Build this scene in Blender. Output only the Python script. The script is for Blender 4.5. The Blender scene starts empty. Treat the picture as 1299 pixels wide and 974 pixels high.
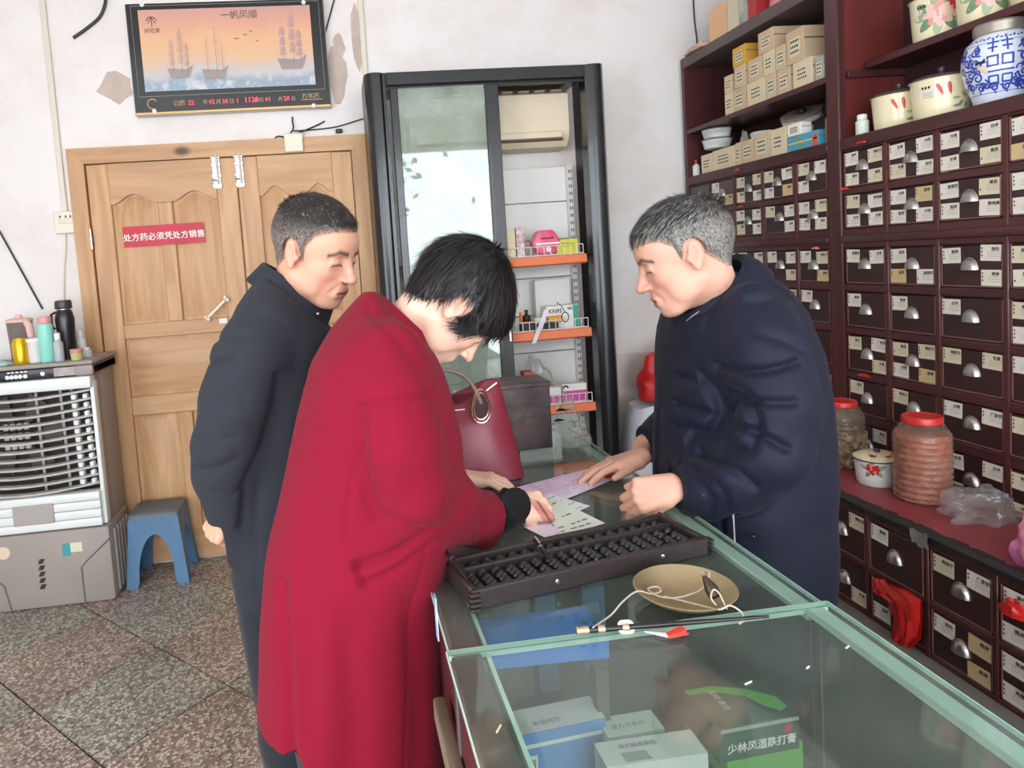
import bpy, bmesh, math, random
import numpy as np
from mathutils import Vector, Matrix
R0 = random.Random(7)
PI = math.pi
scene = bpy.context.scene
COL = scene.collection

# ------------------------------------------------------------------ camera
CAMH = 1.5
F_PX, PPX, PPY = 870.4, 523.0, 396.0
_p, _r, _y = math.radians(4.31), math.radians(4.06), math.radians(6.05)
_F = np.array([math.sin(_y)*math.cos(_p), math.cos(_y)*math.cos(_p), -math.sin(_p)])
_Rt = np.array([math.cos(_y), -math.sin(_y), 0.0]); _D = np.cross(_F, _Rt)
CM = np.array([math.cos(_r)*_Rt+math.sin(_r)*_D, -math.sin(_r)*_Rt+math.cos(_r)*_D, _F])
cam_d = bpy.data.cameras.new('camera'); cam = bpy.data.objects.new('camera', cam_d); COL.objects.link(cam)
cam_d.sensor_width = 36.0; cam_d.lens = F_PX/1299*36
cam_d.shift_x = (649.5-PPX)/1299; cam_d.shift_y = -(487-PPY)/1299
cam_d.clip_start = 0.02
cam.matrix_world = Matrix([[CM[0][i], -CM[1][i], -CM[2][i], (0, 0, CAMH)[i]] for i in range(3)]+[[0, 0, 0, 1]])
scene.camera = cam

# ------------------------------------------------------------------ daylight, exposure
scene.view_settings.view_transform = 'Standard'; scene.view_settings.look = 'None'
scene.view_settings.exposure = 0.10; scene.view_settings.gamma = 1.0
scene.cycles.use_denoising = True
w = bpy.data.worlds.new('sky'); scene.world = w; w.use_nodes = True
bg = w.node_tree.nodes['Background']; bg.inputs[0].default_value = (0.86, 0.93, 1.0, 1); bg.inputs[1].default_value = 9.0
def area_light(name, loc, rot, sx, sy, watts, color):
    d = bpy.data.lights.new(name, 'AREA'); d.shape = 'RECTANGLE'; d.size = sx; d.size_y = sy; d.energy = watts; d.color = color
    o = bpy.data.objects.new(name, d); COL.objects.link(o); o.location = loc; o.rotation_euler = rot
    return o
# the overcast sky comes in through the open shop front behind the camera and a window in the left wall
def portal(name, loc, rot, sx, sy):
    o = area_light(name, loc, rot, sx, sy, 0, (1, 1, 1)); o.data.cycles.is_portal = True; return o
portal('front_daylight', (-0.025, -3.0, 1.5), (math.radians(90), 0, 0), 4.65, 3.0)
portal('window_daylight', (-2.72, -0.75, 1.75), (math.radians(90), 0, math.radians(-90)), 2.3, 1.7)

# ------------------------------------------------------------------ pixel ray helpers: a photo point on a known plane
def ray(x, y):
    return CM.T @ np.array([(x-PPX)/F_PX, (y-PPY)/F_PX, 1.0])
def atz(x, y, z): d = ray(x, y); t = (z-CAMH)/d[2]; return Vector((d[0]*t, d[1]*t, z))
def atx(x, y, X): d = ray(x, y); t = X/d[0]; return Vector((X, d[1]*t, CAMH+d[2]*t))
def aty(x, y, Y): d = ray(x, y); t = Y/d[1]; return Vector((d[0]*t, Y, CAMH+d[2]*t))

# ------------------------------------------------------------------ materials
def lin(c):
    return tuple(((v/255)/12.92 if v/255 <= 0.04045 else (((v/255)+0.055)/1.055)**2.4) for v in c)
MATS = {}
def nt(m):
    m.use_nodes = True; return m.node_tree.nodes, m.node_tree.links
def mat(name, rgb, rough=0.6, metal=0.0, spec=0.5, var=0.0, vscale=8.0, bump=0.0, bscale=60.0, stretch=(1, 1, 1), rgb2=None, coat=0.0, sheen=0.0, trans=0.0, alpha=1.0, emit=0.0):
    """Principled material; an object-space noise mixes two tones of the same surface."""
    if name in MATS: return MATS[name]
    m = bpy.data.materials.new(name); n, l = nt(m); b = n['Principled BSDF']; MATS[name] = m
    c = lin(rgb); b.inputs['Base Color'].default_value = (*c, 1)
    b.inputs['Roughness'].default_value = rough; b.inputs['Metallic'].default_value = metal
    b.inputs['Specular IOR Level'].default_value = spec; b.inputs['Coat Weight'].default_value = coat
    b.inputs['Sheen Weight'].default_value = sheen; b.inputs['Transmission Weight'].default_value = trans; b.inputs['Alpha'].default_value = alpha
    m.diffuse_color = (*c, 1)
    if emit: b.inputs['Emission Color'].default_value = (*c, 1); b.inputs['Emission Strength'].default_value = emit
    if var or bump or rgb2:
        tc = n.new('ShaderNodeTexCoord'); mp = n.new('ShaderNodeMapping'); mp.inputs['Scale'].default_value = stretch
        l.new(tc.outputs['Object'], mp.inputs['Vector'])
        if var or rgb2:
            nz = n.new('ShaderNodeTexNoise'); nz.inputs['Scale'].default_value = vscale; nz.inputs['Detail'].default_value = 5
            l.new(mp.outputs[0], nz.inputs['Vector'])
            rp = n.new('ShaderNodeValToRGB'); rp.color_ramp.elements[0].position = 0.35; rp.color_ramp.elements[1].position = 0.66
            c2 = lin(rgb2) if rgb2 else tuple(v*(1-var) for v in c)
            rp.color_ramp.elements[0].color = (*c2, 1); rp.color_ramp.elements[1].color = (*c, 1)
            l.new(nz.outputs['Fac'], rp.inputs[0]); l.new(rp.outputs[0], b.inputs['Base Color'])
        if bump:
            nb = n.new('ShaderNodeTexNoise'); nb.inputs['Scale'].default_value = bscale; nb.inputs['Detail'].default_value = 4
            l.new(mp.outputs[0], nb.inputs['Vector'])
            bp = n.new('ShaderNodeBump'); bp.inputs['Strength'].default_value = bump; bp.inputs['Distance'].default_value = 0.01
            l.new(nb.outputs['Fac'], bp.inputs['Height']); l.new(bp.outputs[0], b.inputs['Normal'])
    return m
def glass(name, tint, refl=1.45, dust_haze=0.05, haze_rgb=(205, 215, 205), rough=0.02):
    """Thin sheet glass: tinted straight-through light, Fresnel reflection and a diffuse layer for dusty film or painted-in reflected haze."""
    m = bpy.data.materials.new(name); n, l = nt(m); n.remove(n['Principled BSDF']); out = n['Material Output']
    tr = n.new('ShaderNodeBsdfTransparent'); tr.inputs[0].default_value = (*tint, 1)
    gl = n.new('ShaderNodeBsdfGlossy'); gl.inputs['Roughness'].default_value = rough
    lw = n.new("ShaderNodeLayerWeight"); lw.inputs[0].default_value = .5
    pw = n.new("ShaderNodeMath"); pw.operation = "POWER"; pw.inputs[1].default_value = 4.5; l.new(lw.outputs["Facing"], pw.inputs[0])
    f0 = ((refl-1)/(refl+1))**2; fr = n.new("ShaderNodeMath"); fr.operation = "MULTIPLY_ADD"; fr.inputs[1].default_value = 1-f0; fr.inputs[2].default_value = f0; l.new(pw.outputs[0], fr.inputs[0])
    m1 = n.new('ShaderNodeMixShader'); l.new(fr.outputs[0], m1.inputs[0]); l.new(tr.outputs[0], m1.inputs[1]); l.new(gl.outputs[0], m1.inputs[2])
    df = n.new('ShaderNodeBsdfDiffuse'); df.inputs[0].default_value = (*lin(haze_rgb), 1)
    tc = n.new('ShaderNodeTexCoord'); nz = n.new('ShaderNodeTexNoise'); nz.inputs['Scale'].default_value = 7; nz.inputs['Detail'].default_value = 6
    l.new(tc.outputs['Object'], nz.inputs['Vector'])
    mr = n.new('ShaderNodeMapRange'); mr.inputs[1].default_value = 0.3; mr.inputs[2].default_value = 0.75; mr.inputs[3].default_value = dust_haze*0.5; mr.inputs[4].default_value = dust_haze*1.5
    l.new(nz.outputs['Fac'], mr.inputs[0])
    m2 = n.new('ShaderNodeMixShader'); l.new(mr.outputs[0], m2.inputs[0]); l.new(m1.outputs[0], m2.inputs[1]); l.new(df.outputs[0], m2.inputs[2])
    l.new(m2.outputs[0], out.inputs[0]); MATS[name] = m
    return m
def wood(name, rgb, rgb2, scale=1.0, rough=0.45, axis='Z', knots=True):
    m = bpy.data.materials.new(name); n, l = nt(m); b = n['Principled BSDF']; MATS[name] = m
    tc = n.new('ShaderNodeTexCoord'); mp = n.new('ShaderNodeMapping')
    s = {'Z': (9, 9, 0.8), 'X': (0.8, 9, 9), 'Y': (9, 0.8, 9)}[axis]; mp.inputs['Scale'].default_value = [v*scale for v in s]
    l.new(tc.outputs['Object'], mp.inputs['Vector'])
    nz = n.new('ShaderNodeTexNoise'); nz.inputs['Scale'].default_value = 2.2; nz.inputs['Detail'].default_value = 8; nz.inputs['Distortion'].default_value = 0.6
    l.new(mp.outputs[0], nz.inputs['Vector'])
    rp = n.new('ShaderNodeValToRGB'); rp.color_ramp.elements[0].position = 0.3; rp.color_ramp.elements[1].position = 0.68
    rp.color_ramp.elements[0].color = (*lin(rgb2), 1); rp.color_ramp.elements[1].color = (*lin(rgb), 1)
    l.new(nz.outputs['Fac'], rp.inputs[0]); col = rp.outputs[0]
    if knots:
        vo = n.new('ShaderNodeTexVoronoi'); vo.inputs['Scale'].default_value = 3.6; vo.inputs['Randomness'].default_value = 1.0
        mk = n.new('ShaderNodeMapping'); mk.inputs['Scale'].default_value = {'Z': (1.0, 1.0, 0.55), 'X': (0.55, 1, 1), 'Y': (1, .55, 1)}[axis]
        l.new(tc.outputs['Object'], mk.inputs['Vector']); l.new(mk.outputs[0], vo.inputs['Vector'])
        kr = n.new('ShaderNodeValToRGB'); kr.color_ramp.elements[0].position = 0.05; kr.color_ramp.elements[1].position = 0.11
        kr.color_ramp.elements[0].color = (1, 1, 1, 1); kr.color_ramp.elements[1].color = (0, 0, 0, 1); l.new(vo.outputs['Distance'], kr.inputs[0])
        mx = n.new('ShaderNodeMixRGB'); mx.inputs[2].default_value = (*lin(tuple(v*0.5 for v in rgb2)), 1)
        l.new(kr.outputs[0], mx.inputs[0]); l.new(col, mx.inputs[1]); col = mx.outputs[0]
    l.new(col, b.inputs['Base Color']); b.inputs['Roughness'].default_value = rough
    return m

# ------------------------------------------------------------------ mesh building
class MB:
    """Collects shapes and links them as ONE mesh object."""
    def __init__(s): s.v = []; s.f = []; s.mi = []; s.m = 0
    def add(s, vs, fs, m=None):
        o = len(s.v); s.v += [tuple(v) for v in vs]; s.f += [[i+o for i in f] for f in fs]; s.mi += [s.m if m is None else m]*len(fs); return s
    def box(s, lo, hi, bev=0.0, rot=None, m=None):
        """Axis box lo..hi with chamfered edges; rot = Matrix applied about its centre."""
        lo = Vector(lo); hi = Vector(hi); c = (lo+hi)/2; h = (hi-lo)/2
        b = min(bev, 0.49*min(h)*2) if bev else 0
        if not b:
            vs = [Vector((x*h.x, y*h.y, z*h.z)) for x in (-1, 1) for y in (-1, 1) for z in (-1, 1)]
            fs = [(0, 1, 3, 2), (4, 6, 7, 5), (0, 4, 5, 1), (2, 3, 7, 6), (0, 2, 6, 4), (1, 5, 7, 3)]
        else:
            bm = bmesh.new(); bmesh.ops.create_cube(bm, size=1)
            for v in bm.verts: v.co = Vector((v.co.x*2*h.x, v.co.y*2*h.y, v.co.z*2*h.z))
            bmesh.ops.bevel(bm, geom=list(bm.edges), offset=b, segments=2 if b > 0.004 else 1, affect='EDGES', profile=0.5)
            bm.verts.index_update(); vs = [v.co.copy() for v in bm.verts]; fs = [[v.index for v in f.verts] for f in bm.faces]; bm.free()
        if rot is not None: vs = [rot @ v for v in vs]
        return s.add([v+c for v in vs], fs, m)
    def bar(s, p, q, wx, wy, up=(0, 0, 1), bev=0.0, m=None):
        p = Vector(p); q = Vector(q); d = (q-p); L = d.length; z = d.normalized(); u = Vector(up)
        if abs(z.dot(u)) > 0.99: u = Vector((1, 0, 0))
        x = u.cross(z).normalized(); y = z.cross(x); rot = Matrix((x, y, z)).transposed()
        t = MB(); t.box((-wx/2, -wy/2, -L/2), (wx/2, wy/2, L/2), bev); c = (p+q)/2
        return s.add([rot @ Vector(v)+c for v in t.v], t.f, m)
    def tube(s, pts, r, n=8, cap=True, m=None, closed=False):
        pts = [Vector(p) for p in pts]; k = len(pts); rs = r if isinstance(r, (list, tuple)) else [r]*k
        prev = None; vs = []
        for i, p in enumerate(pts):
            a = pts[(i-1) % k] if closed else pts[max(i-1, 0)]; b = pts[(i+1) % k] if closed else pts[min(i+1, k-1)]
            d = (b-a).normalized()
            if prev is None: u = d.orthogonal().normalized()
            else: u = (prev-d*prev.dot(d)).normalized()
            prev = u; w_ = d.cross(u)
            vs += [p+(u*math.cos(2*PI*j/n)+w_*math.sin(2*PI*j/n))*rs[i] for j in range(n)]
        fs = []
        for i in range(k if closed else k-1):
            i2 = (i+1) % k
            fs += [(i*n+j, i*n+(j+1) % n, i2*n+(j+1) % n, i2*n+j) for j in range(n)]
        if cap and not closed: fs += [tuple(range(n-1, -1, -1)), tuple((k-1)*n+j for j in range(n))]
        return s.add(vs, fs, m)
    def lathe(s, prof, c=(0, 0, 0), n=32, cap0=True, cap1=True, sx=1, sy=1, m=None):
        """prof: (radius, z) pairs from bottom to top."""
        c = Vector(c); vs = []; k = len(prof)
        for r, z in prof: vs += [c+Vector((r*sx*math.cos(2*PI*j/n), r*sy*math.sin(2*PI*j/n), z)) for j in range(n)]
        fs = [(i*n+j, i*n+(j+1) % n, (i+1)*n+(j+1) % n, (i+1)*n+j) for i in range(k-1) for j in range(n)]
        if cap0: fs.append(tuple(range(n-1, -1, -1)))
        if cap1: fs.append(tuple((k-1)*n+j for j in range(n)))
        return s.add(vs, fs, m)
    def loft(s, rings, cap=True, m=None):
        n = len(rings[0]); k = len(rings); vs = [Vector(p) for r in rings for p in r]
        fs = [(i*n+j, i*n+(j+1) % n, (i+1)*n+(j+1) % n, (i+1)*n+j) for i in range(k-1) for j in range(n)]
        if cap: fs += [tuple(range(n-1, -1, -1)), tuple((k-1)*n+j for j in range(n))]
        return s.add(vs, fs, m)
    def prism(s, outline, vec, m=None):
        """A flat outline (3-D points, planar) pushed along vec."""
        a = [Vector(p) for p in outline]; n = len(a); v = Vector(vec)
        fs = [tuple(range(n)), tuple(range(2*n-1, n-1, -1))]+[(j, n+j, n+(j+1) % n, (j+1) % n) for j in range(n)]
        return s.add(a+[p+v for p in a], fs, m)
    def grid(s, P, m=None):
        """P[i][j] points; single surface."""
        ni, nj = len(P), len(P[0]); vs = [p for row in P for p in row]
        return s.add(vs, [(i*nj+j, i*nj+j+1, (i+1)*nj+j+1, (i+1)*nj+j) for i in range(ni-1) for j in range(nj-1)], m)
    def mesh(s, name, mats, smooth=True, fixn=True):
        me = bpy.data.meshes.new(name); me.from_pydata(s.v, [], s.f)
        for mm in (mats if isinstance(mats, (list, tuple)) else [mats]): me.materials.append(mm)
        me.polygons.foreach_set('material_index', s.mi)
        if fixn:
            bm = bmesh.new(); bm.from_mesh(me); bmesh.ops.recalc_face_normals(bm, faces=bm.faces); bm.to_mesh(me); bm.free()
        if smooth:
            me.polygons.foreach_set('use_smooth', [True]*len(me.polygons)); me.set_sharp_from_angle(angle=math.radians(38))
        me.update(); return me
    def build(s, name, mats, parent=None, smooth=True, fixn=True, off=None):
        return put(name, s.mesh(name, mats, smooth, fixn), parent)
def root_loc(o):
    v = Vector((0, 0, 0))
    while o is not None: v = v+o.location; o = o.parent
    return v
def put(name, me, parent=None, loc=None):
    """Links a mesh whose vertices are in world metres (or at loc) under its parent."""
    o = bpy.data.objects.new(name, me); COL.objects.link(o)
    o.location = Vector(loc) if loc is not None else Vector((0, 0, 0))
    if parent is not None: o.location = o.location-root_loc(parent); o.parent = parent
    return o
def tag(o, label=None, cat=None, group=None, kind=None):
    if label: o['label'] = label
    if cat: o['category'] = cat
    if group: o['group'] = group
    if kind: o['kind'] = kind
    return o
def thing(name, loc, label, cat, group=None):
    o = bpy.data.objects.new(name, None); COL.objects.link(o); o.location = loc; o.empty_display_size = 0.05
    return tag(o, label, cat, group)
def struct(o): o['kind'] = 'structure'; return o
def arc(c, r, a0, a1, n, ax=(1, 0, 0), ay=(0, 0, 1)):
    c = Vector(c); ax = Vector(ax); ay = Vector(ay)
    return [c+ax*(r*math.cos(a0+(a1-a0)*i/n))+ay*(r*math.sin(a0+(a1-a0)*i/n)) for i in range(n+1)]
def text_mb(mb, s, size, origin, ax, ay, m=0, bold=0.0, depth=0.0006, center=False, res=1, squeeze=1.0):
    """Flat lettering laid with its baseline along ax and its height along ay."""
    cu = bpy.data.curves.new('lettering', 'FONT'); cu.body = s; cu.size = size; cu.resolution_u = res
    o = bpy.data.objects.new('lettering', cu); COL.objects.link(o)
    bpy.context.view_layer.update()
    me = bpy.data.meshes.new_from_object(o.evaluated_get(bpy.context.evaluated_depsgraph_get()))
    ax = Vector(ax).normalized(); ay = Vector(ay).normalized(); nn = ax.cross(ay)
    xs = [v.co.x for v in me.vertices] or [0]; sh = -(min(xs)+max(xs))/2 if center else 0
    for k_, (b_, c_) in enumerate([(0, 0)] if not bold else [(-bold, 0), (bold, 0), (0, bold), (0, -bold)]):      # heavy strokes: four shifted strikes
        mb.add([Vector(origin)+ax*((v.co.x+sh)*squeeze+b_)+ay*(v.co.y+c_)+nn*(depth+.00025*k_) for v in me.vertices], [list(p.vertices) for p in me.polygons], m)
    bpy.data.objects.remove(o); bpy.data.curves.remove(cu); bpy.data.meshes.remove(me)
def rough_poly(c, ax, ay, rx, ry, n, rng, jag=0.3):
    c = Vector(c); ax = Vector(ax); ay = Vector(ay); out = []
    for i in range(n):
        a = 2*PI*i/n; k = 1+rng.uniform(-jag, jag)
        out.append(c+ax*(rx*k*math.cos(a))+ay*(ry*k*math.sin(a)))
    return out

M_white = mat('white_plastic', (232, 232, 228), 0.45)
M_metal = mat('bright_metal', (205, 203, 200), 0.28, 1.0)
M_black = mat('black_plastic', (26, 26, 28), 0.4)
M_ink = mat('black_ink', (40, 36, 34), 0.8)
M_redink = mat('red_print', (200, 35, 48), 0.7)
M_whiteink = mat('white_print', (238, 236, 228), 0.7)

# ------------------------------------------------------------------ room shell
X0, X1, Y0, Y1, ZC = -2.7, 2.36, -3.0, 3.67, 3.45
def terrazzo(name, base, chipa, chipb):
    m = bpy.data.materials.new(name); n, l = nt(m); b = n['Principled BSDF']
    tc = n.new('ShaderNodeTexCoord'); vo = n.new('ShaderNodeTexVoronoi'); vo.inputs['Scale'].default_value = 92; l.new(tc.outputs['Object'], vo.inputs['Vector'])
    rp = n.new('ShaderNodeValToRGB'); e = rp.color_ramp.elements; e[0].position = 0.0; e[0].color = (*lin(base), 1); e[1].position = 1.0; e[1].color = (*lin(chipb), 1)
    for p, c in ((0.24, base), (0.27, chipa), (0.66, chipb), (0.86, tuple(v*.75 for v in base))):
        q = e.new(p); q.color = (*lin(c), 1)
    rp.color_ramp.interpolation = 'CONSTANT'
    sx = n.new('ShaderNodeSeparateColor'); l.new(vo.outputs['Color'], sx.inputs[0]); l.new(sx.outputs[0], rp.inputs[0])
    ed = n.new('ShaderNodeTexVoronoi'); ed.feature = 'DISTANCE_TO_EDGE'; ed.inputs['Scale'].default_value = 92; l.new(tc.outputs['Object'], ed.inputs['Vector'])
    er = n.new('ShaderNodeMapRange'); er.inputs[1].default_value = 0.05; er.inputs[2].default_value = 0.13; l.new(ed.outputs[0], er.inputs[0])
    mx = n.new('ShaderNodeMixRGB'); mx.inputs[1].default_value = (*lin(base), 1); l.new(er.outputs[0], mx.inputs[0]); l.new(rp.outputs[0], mx.inputs[2])
    nz = n.new('ShaderNodeTexNoise'); nz.inputs['Scale'].default_value = 3; l.new(tc.outputs['Object'], nz.inputs['Vector'])
    dr = n.new('ShaderNodeMapRange'); dr.inputs[1].default_value = 0.3; dr.inputs[2].default_value = 0.7; dr.inputs[3].default_value = 0.72; dr.inputs[4].default_value = 1.0; l.new(nz.outputs['Fac'], dr.inputs[0])
    mu = n.new('ShaderNodeMixRGB'); mu.blend_type = 'MULTIPLY'; mu.inputs[0].default_value = 1; l.new(mx.outputs[0], mu.inputs[1]); l.new(dr.outputs[0], mu.inputs[2])
    l.new(mu.outputs[0], b.inputs['Base Color']); b.inputs['Roughness'].default_value = 0.42
    return m
M_terr_g = terrazzo('terrazzo_green', (136, 128, 116), (216, 207, 194), (178, 172, 157))
M_terr_r = terrazzo('terrazzo_red', (142, 122, 110), (218, 204, 194), (182, 154, 142))
M_grout = mat('floor_joint', (58, 50, 45), 0.9, var=0.3)
M_cement = mat('grey_cement', (122, 116, 110), 0.8, var=0.3, vscale=5, bump=0.2)
floor = struct(MB().box((X0, Y0-8, -0.12), (X1, Y1, -0.006)).build('floor', M_grout))
def clip(poly, f):
    out = []
    for i, p in enumerate(poly):
        q = poly[(i+1) % len(poly)]; a, b = f(p), f(q)
        if a >= 0: out.append(p)
        if a*b < 0: t = a/(a-b); out.append((p[0]+(q[0]-p[0])*t, p[1]+(q[1]-p[1])*t))
    return out
TS = 0.475; ux = math.sqrt(.5)
for i in range(-10, 11):
    for j in range(-12, 9):
        g = 0.0036; sq = [(i*TS+g, j*TS+g), ((i+1)*TS-g, j*TS+g), ((i+1)*TS-g, (j+1)*TS-g), (i*TS+g, (j+1)*TS-g)]
        poly = [(-0.851+(a-b)*ux, 2.813+(a+b)*ux) for a, b in sq]
        for f in (lambda p: p[0]-X0-.002, lambda p: 0.9-p[0], lambda p: p[1]+0.6, lambda p: Y1-.004-p[1]): poly = clip(poly, f) if len(poly) > 2 else []
        if len(poly) < 3: continue
        area = abs(sum(poly[k][0]*poly[(k+1) % len(poly)][1]-poly[(k+1) % len(poly)][0]*poly[k][1] for k in range(len(poly))))/2
        if area < 0.004: continue
        tz = R0.uniform(-0.0006, 0.0006)
        MB().prism([(x, y, -0.006) for x, y in poly], (0, 0, 0.006+tz)).build('tile', M_terr_g if (i+j) % 2 == 0 else M_terr_r, floor, smooth=False)
MB().box((0.905, -0.6, -0.006), (X1, Y1, -0.001)).build('cement_strip', M_cement, floor)
MB().box((X0, Y0, -0.006), (X1, -0.605, -0.001)).build('cement_strip', M_terr_r, floor)
def plaster(name, a, b):
    m = bpy.data.materials.new(name); n, l = nt(m); bs = n['Principled BSDF']; bs.inputs['Roughness'].default_value = 0.85
    tc = n.new('ShaderNodeTexCoord'); nz = n.new('ShaderNodeTexNoise'); nz.inputs['Scale'].default_value = 2.5; nz.inputs['Detail'].default_value = 8; nz.inputs['Roughness'].default_value = 0.65
    l.new(tc.outputs['Object'], nz.inputs['Vector'])
    rp = n.new('ShaderNodeValToRGB'); e = rp.color_ramp.elements; e[0].position = 0.34; e[1].position = 0.56; e[0].color = (*lin(b), 1); e[1].color = (*lin(a), 1)
    l.new(nz.outputs['Fac'], rp.inputs[0]); l.new(rp.outputs[0], bs.inputs['Base Color'])
    nb = n.new('ShaderNodeTexNoise'); nb.inputs['Scale'].default_value = 30; l.new(tc.outputs['Object'], nb.inputs['Vector'])
    bp = n.new('ShaderNodeBump'); bp.inputs['Strength'].default_value = 0.08; l.new(nb.outputs['Fac'], bp.inputs['Height']); l.new(bp.outputs[0], bs.inputs['Normal'])
    return m
M_wall = plaster('white_plaster', (236, 230, 227), (228, 218, 212))
M_ceil = plaster('ceiling_paint', (238, 238, 234), (230, 230, 226))
wall_back = struct(MB().box((X0-.12, Y1, -.12), (X1+.12, Y1+.12, ZC)).build('wall_back', M_wall))
wl = MB().box((X0-.12, Y0, -.12), (X0, -1.9, ZC)).box((X0-.12, .4, -.12), (X0, Y1, ZC)).box((X0-.12, -1.9, -.12), (X0, .4, .9)).box((X0-.12, -1.9, 2.6), (X0, .4, ZC))
struct(wl.build('wall_left', M_wall))
struct(MB().box((X1, Y0, -.12), (X1+.12, Y1, ZC)).build('wall_right', M_wall))
struct(MB().box((X0-.12, Y0-.12, ZC), (X1+.12, Y1+.12, ZC+.1)).build('ceiling', M_ceil))
# the shop front behind the camera: two piers and a lintel round the open roller-shutter doorway
wf = MB().box((X0-.12, Y0-.12, -.12), (-2.35, Y0, ZC)).box((2.3, Y0-.12, -.12), (X1+.12, Y0, ZC)).box((-2.35, Y0-.12, 3.0), (2.3, Y0, ZC))
struct(wf.build('wall_front', M_wall))
M_patch = mat('bare_plaster', (203, 184, 172), 0.9, var=0.15, vscale=12)
rng = random.Random(3)
def patch(px, py, rx, ry):
    c = aty(px, py, Y1); MB().prism(rough_poly((c.x, Y1-.001-rx*.012, c.z), (1, 0, 0), (0, 0, 1), rx, ry, 13, rng, .22), (0, .0035, 0)).build('plaster_patch', M_patch, wall_back, smooth=False)
patch(146, 110, .085, .075); patch(428, 96, .055, .14); patch(430, 62, .03, .07); patch(452, 45, .028, .16)
# a street tree outside the open front, mirrored in the glass of the tall case
tre = thing('street_tree', (-.9, -10.5, 0), 'street tree outside the shop front, seen only as a reflection in the glass door', 'tree')
MB().tube([(-.9, -10.5, 0), (-.85, -10.5, 1.2), (-1.0, -10.5, 2.4), (-.8, -10.5, 3.6)], [.2, .16, .14, .1], 12).build('trunk', mat('bark', (92, 82, 70), .9, var=.3), tre)
tm = MB(); rt_ = random.Random(6)
for k in range(900):
    q = Vector((rt_.gauss(-.9, 1.5), rt_.gauss(-10.5, 1.0), rt_.gauss(4.0, .8))); a_ = Vector((rt_.uniform(-1, 1), rt_.uniform(-1, 1), rt_.uniform(-1, 1))).normalized()*.13; b_ = a_.orthogonal().normalized()*.07
    tm.add([q-a_, q+b_, q+a_, q-b_], [(0, 1, 2, 3)])
tag(tm.build('foliage', mat('foliage_green', (96, 118, 78), .7, var=.3), tre, smooth=False, fixn=False), kind='stuff')
# tiled-looking lower wall to the right of the tall case
M_dado = mat('cream_dado', (226, 216, 208), 0.5, var=0.06)
struct(MB().box((1.42, Y1-.008, 0), (X1-.002, Y1-.0005, .895), .002).build('trim_1', M_dado))
# surface conduits
M_cond = mat('cream_conduit', (222, 212, 196), 0.5)
for k, (xx, z0, z1) in enumerate(((-1.334, 1.862, ZC-.002), (.231, 2.43, ZC-.002))):
    struct(MB().box((xx-.014, Y1-.016, z0), (xx+.014, Y1-.0005, z1), .003).build('trim_%d' % (k+2), M_cond))

# ------------------------------------------------------------------ double door on the back wall
M_pine = wood('pine', (210, 166, 120), (180, 132, 90), 1.0)
M_pineX = wood('pine_rail', (205, 162, 118), (182, 136, 95), 1.0, axis='X')
door = bpy.data.objects.new('door_1', None); COL.objects.link(door); door.location = (-0.54, Y1-.02, 0); struct(door)
DX0, DX1, DZ = -1.288, 0.205, 2.172; JW = .078
yf = Y1-.045
jm = MB(); jm.prism([(DX0, yf, 0), (DX0+JW, yf, 0), (DX0+JW, yf, DZ-JW), (DX0, yf, DZ)], (0, .0445, 0)); jm.build('jamb', M_pine, door, smooth=False)
jm = MB(); jm.prism([(DX1-JW, yf, 0), (DX1, yf, 0), (DX1, yf, DZ), (DX1-JW, yf, DZ-JW)], (0, .0445, 0)); jm.build('jamb', M_pine, door, smooth=False)
jm = MB(); jm.prism([(DX0, yf, DZ), (DX0+JW, yf, DZ-JW), (DX1-JW, yf, DZ-JW), (DX1, yf, DZ)], (0, .0445, 0)); jm.build('head_jamb', M_pineX, door, smooth=False)
DXM = -.468
def arched(x0, x1, z0, z1, rise, inset=0):
    """Outline of a panel whose top swells in a soft ogee arch."""
    pts = [(x0+inset, z0+inset), (x1-inset, z0+inset)]
    n = 14
    for i in range(n+1):
        t = i/n; x = x1-inset+(x0-x1+2*inset)*t
        pts.append((x, z1-inset+rise*(0.5-0.5*math.cos(2*PI*t))))
    return pts
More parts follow.
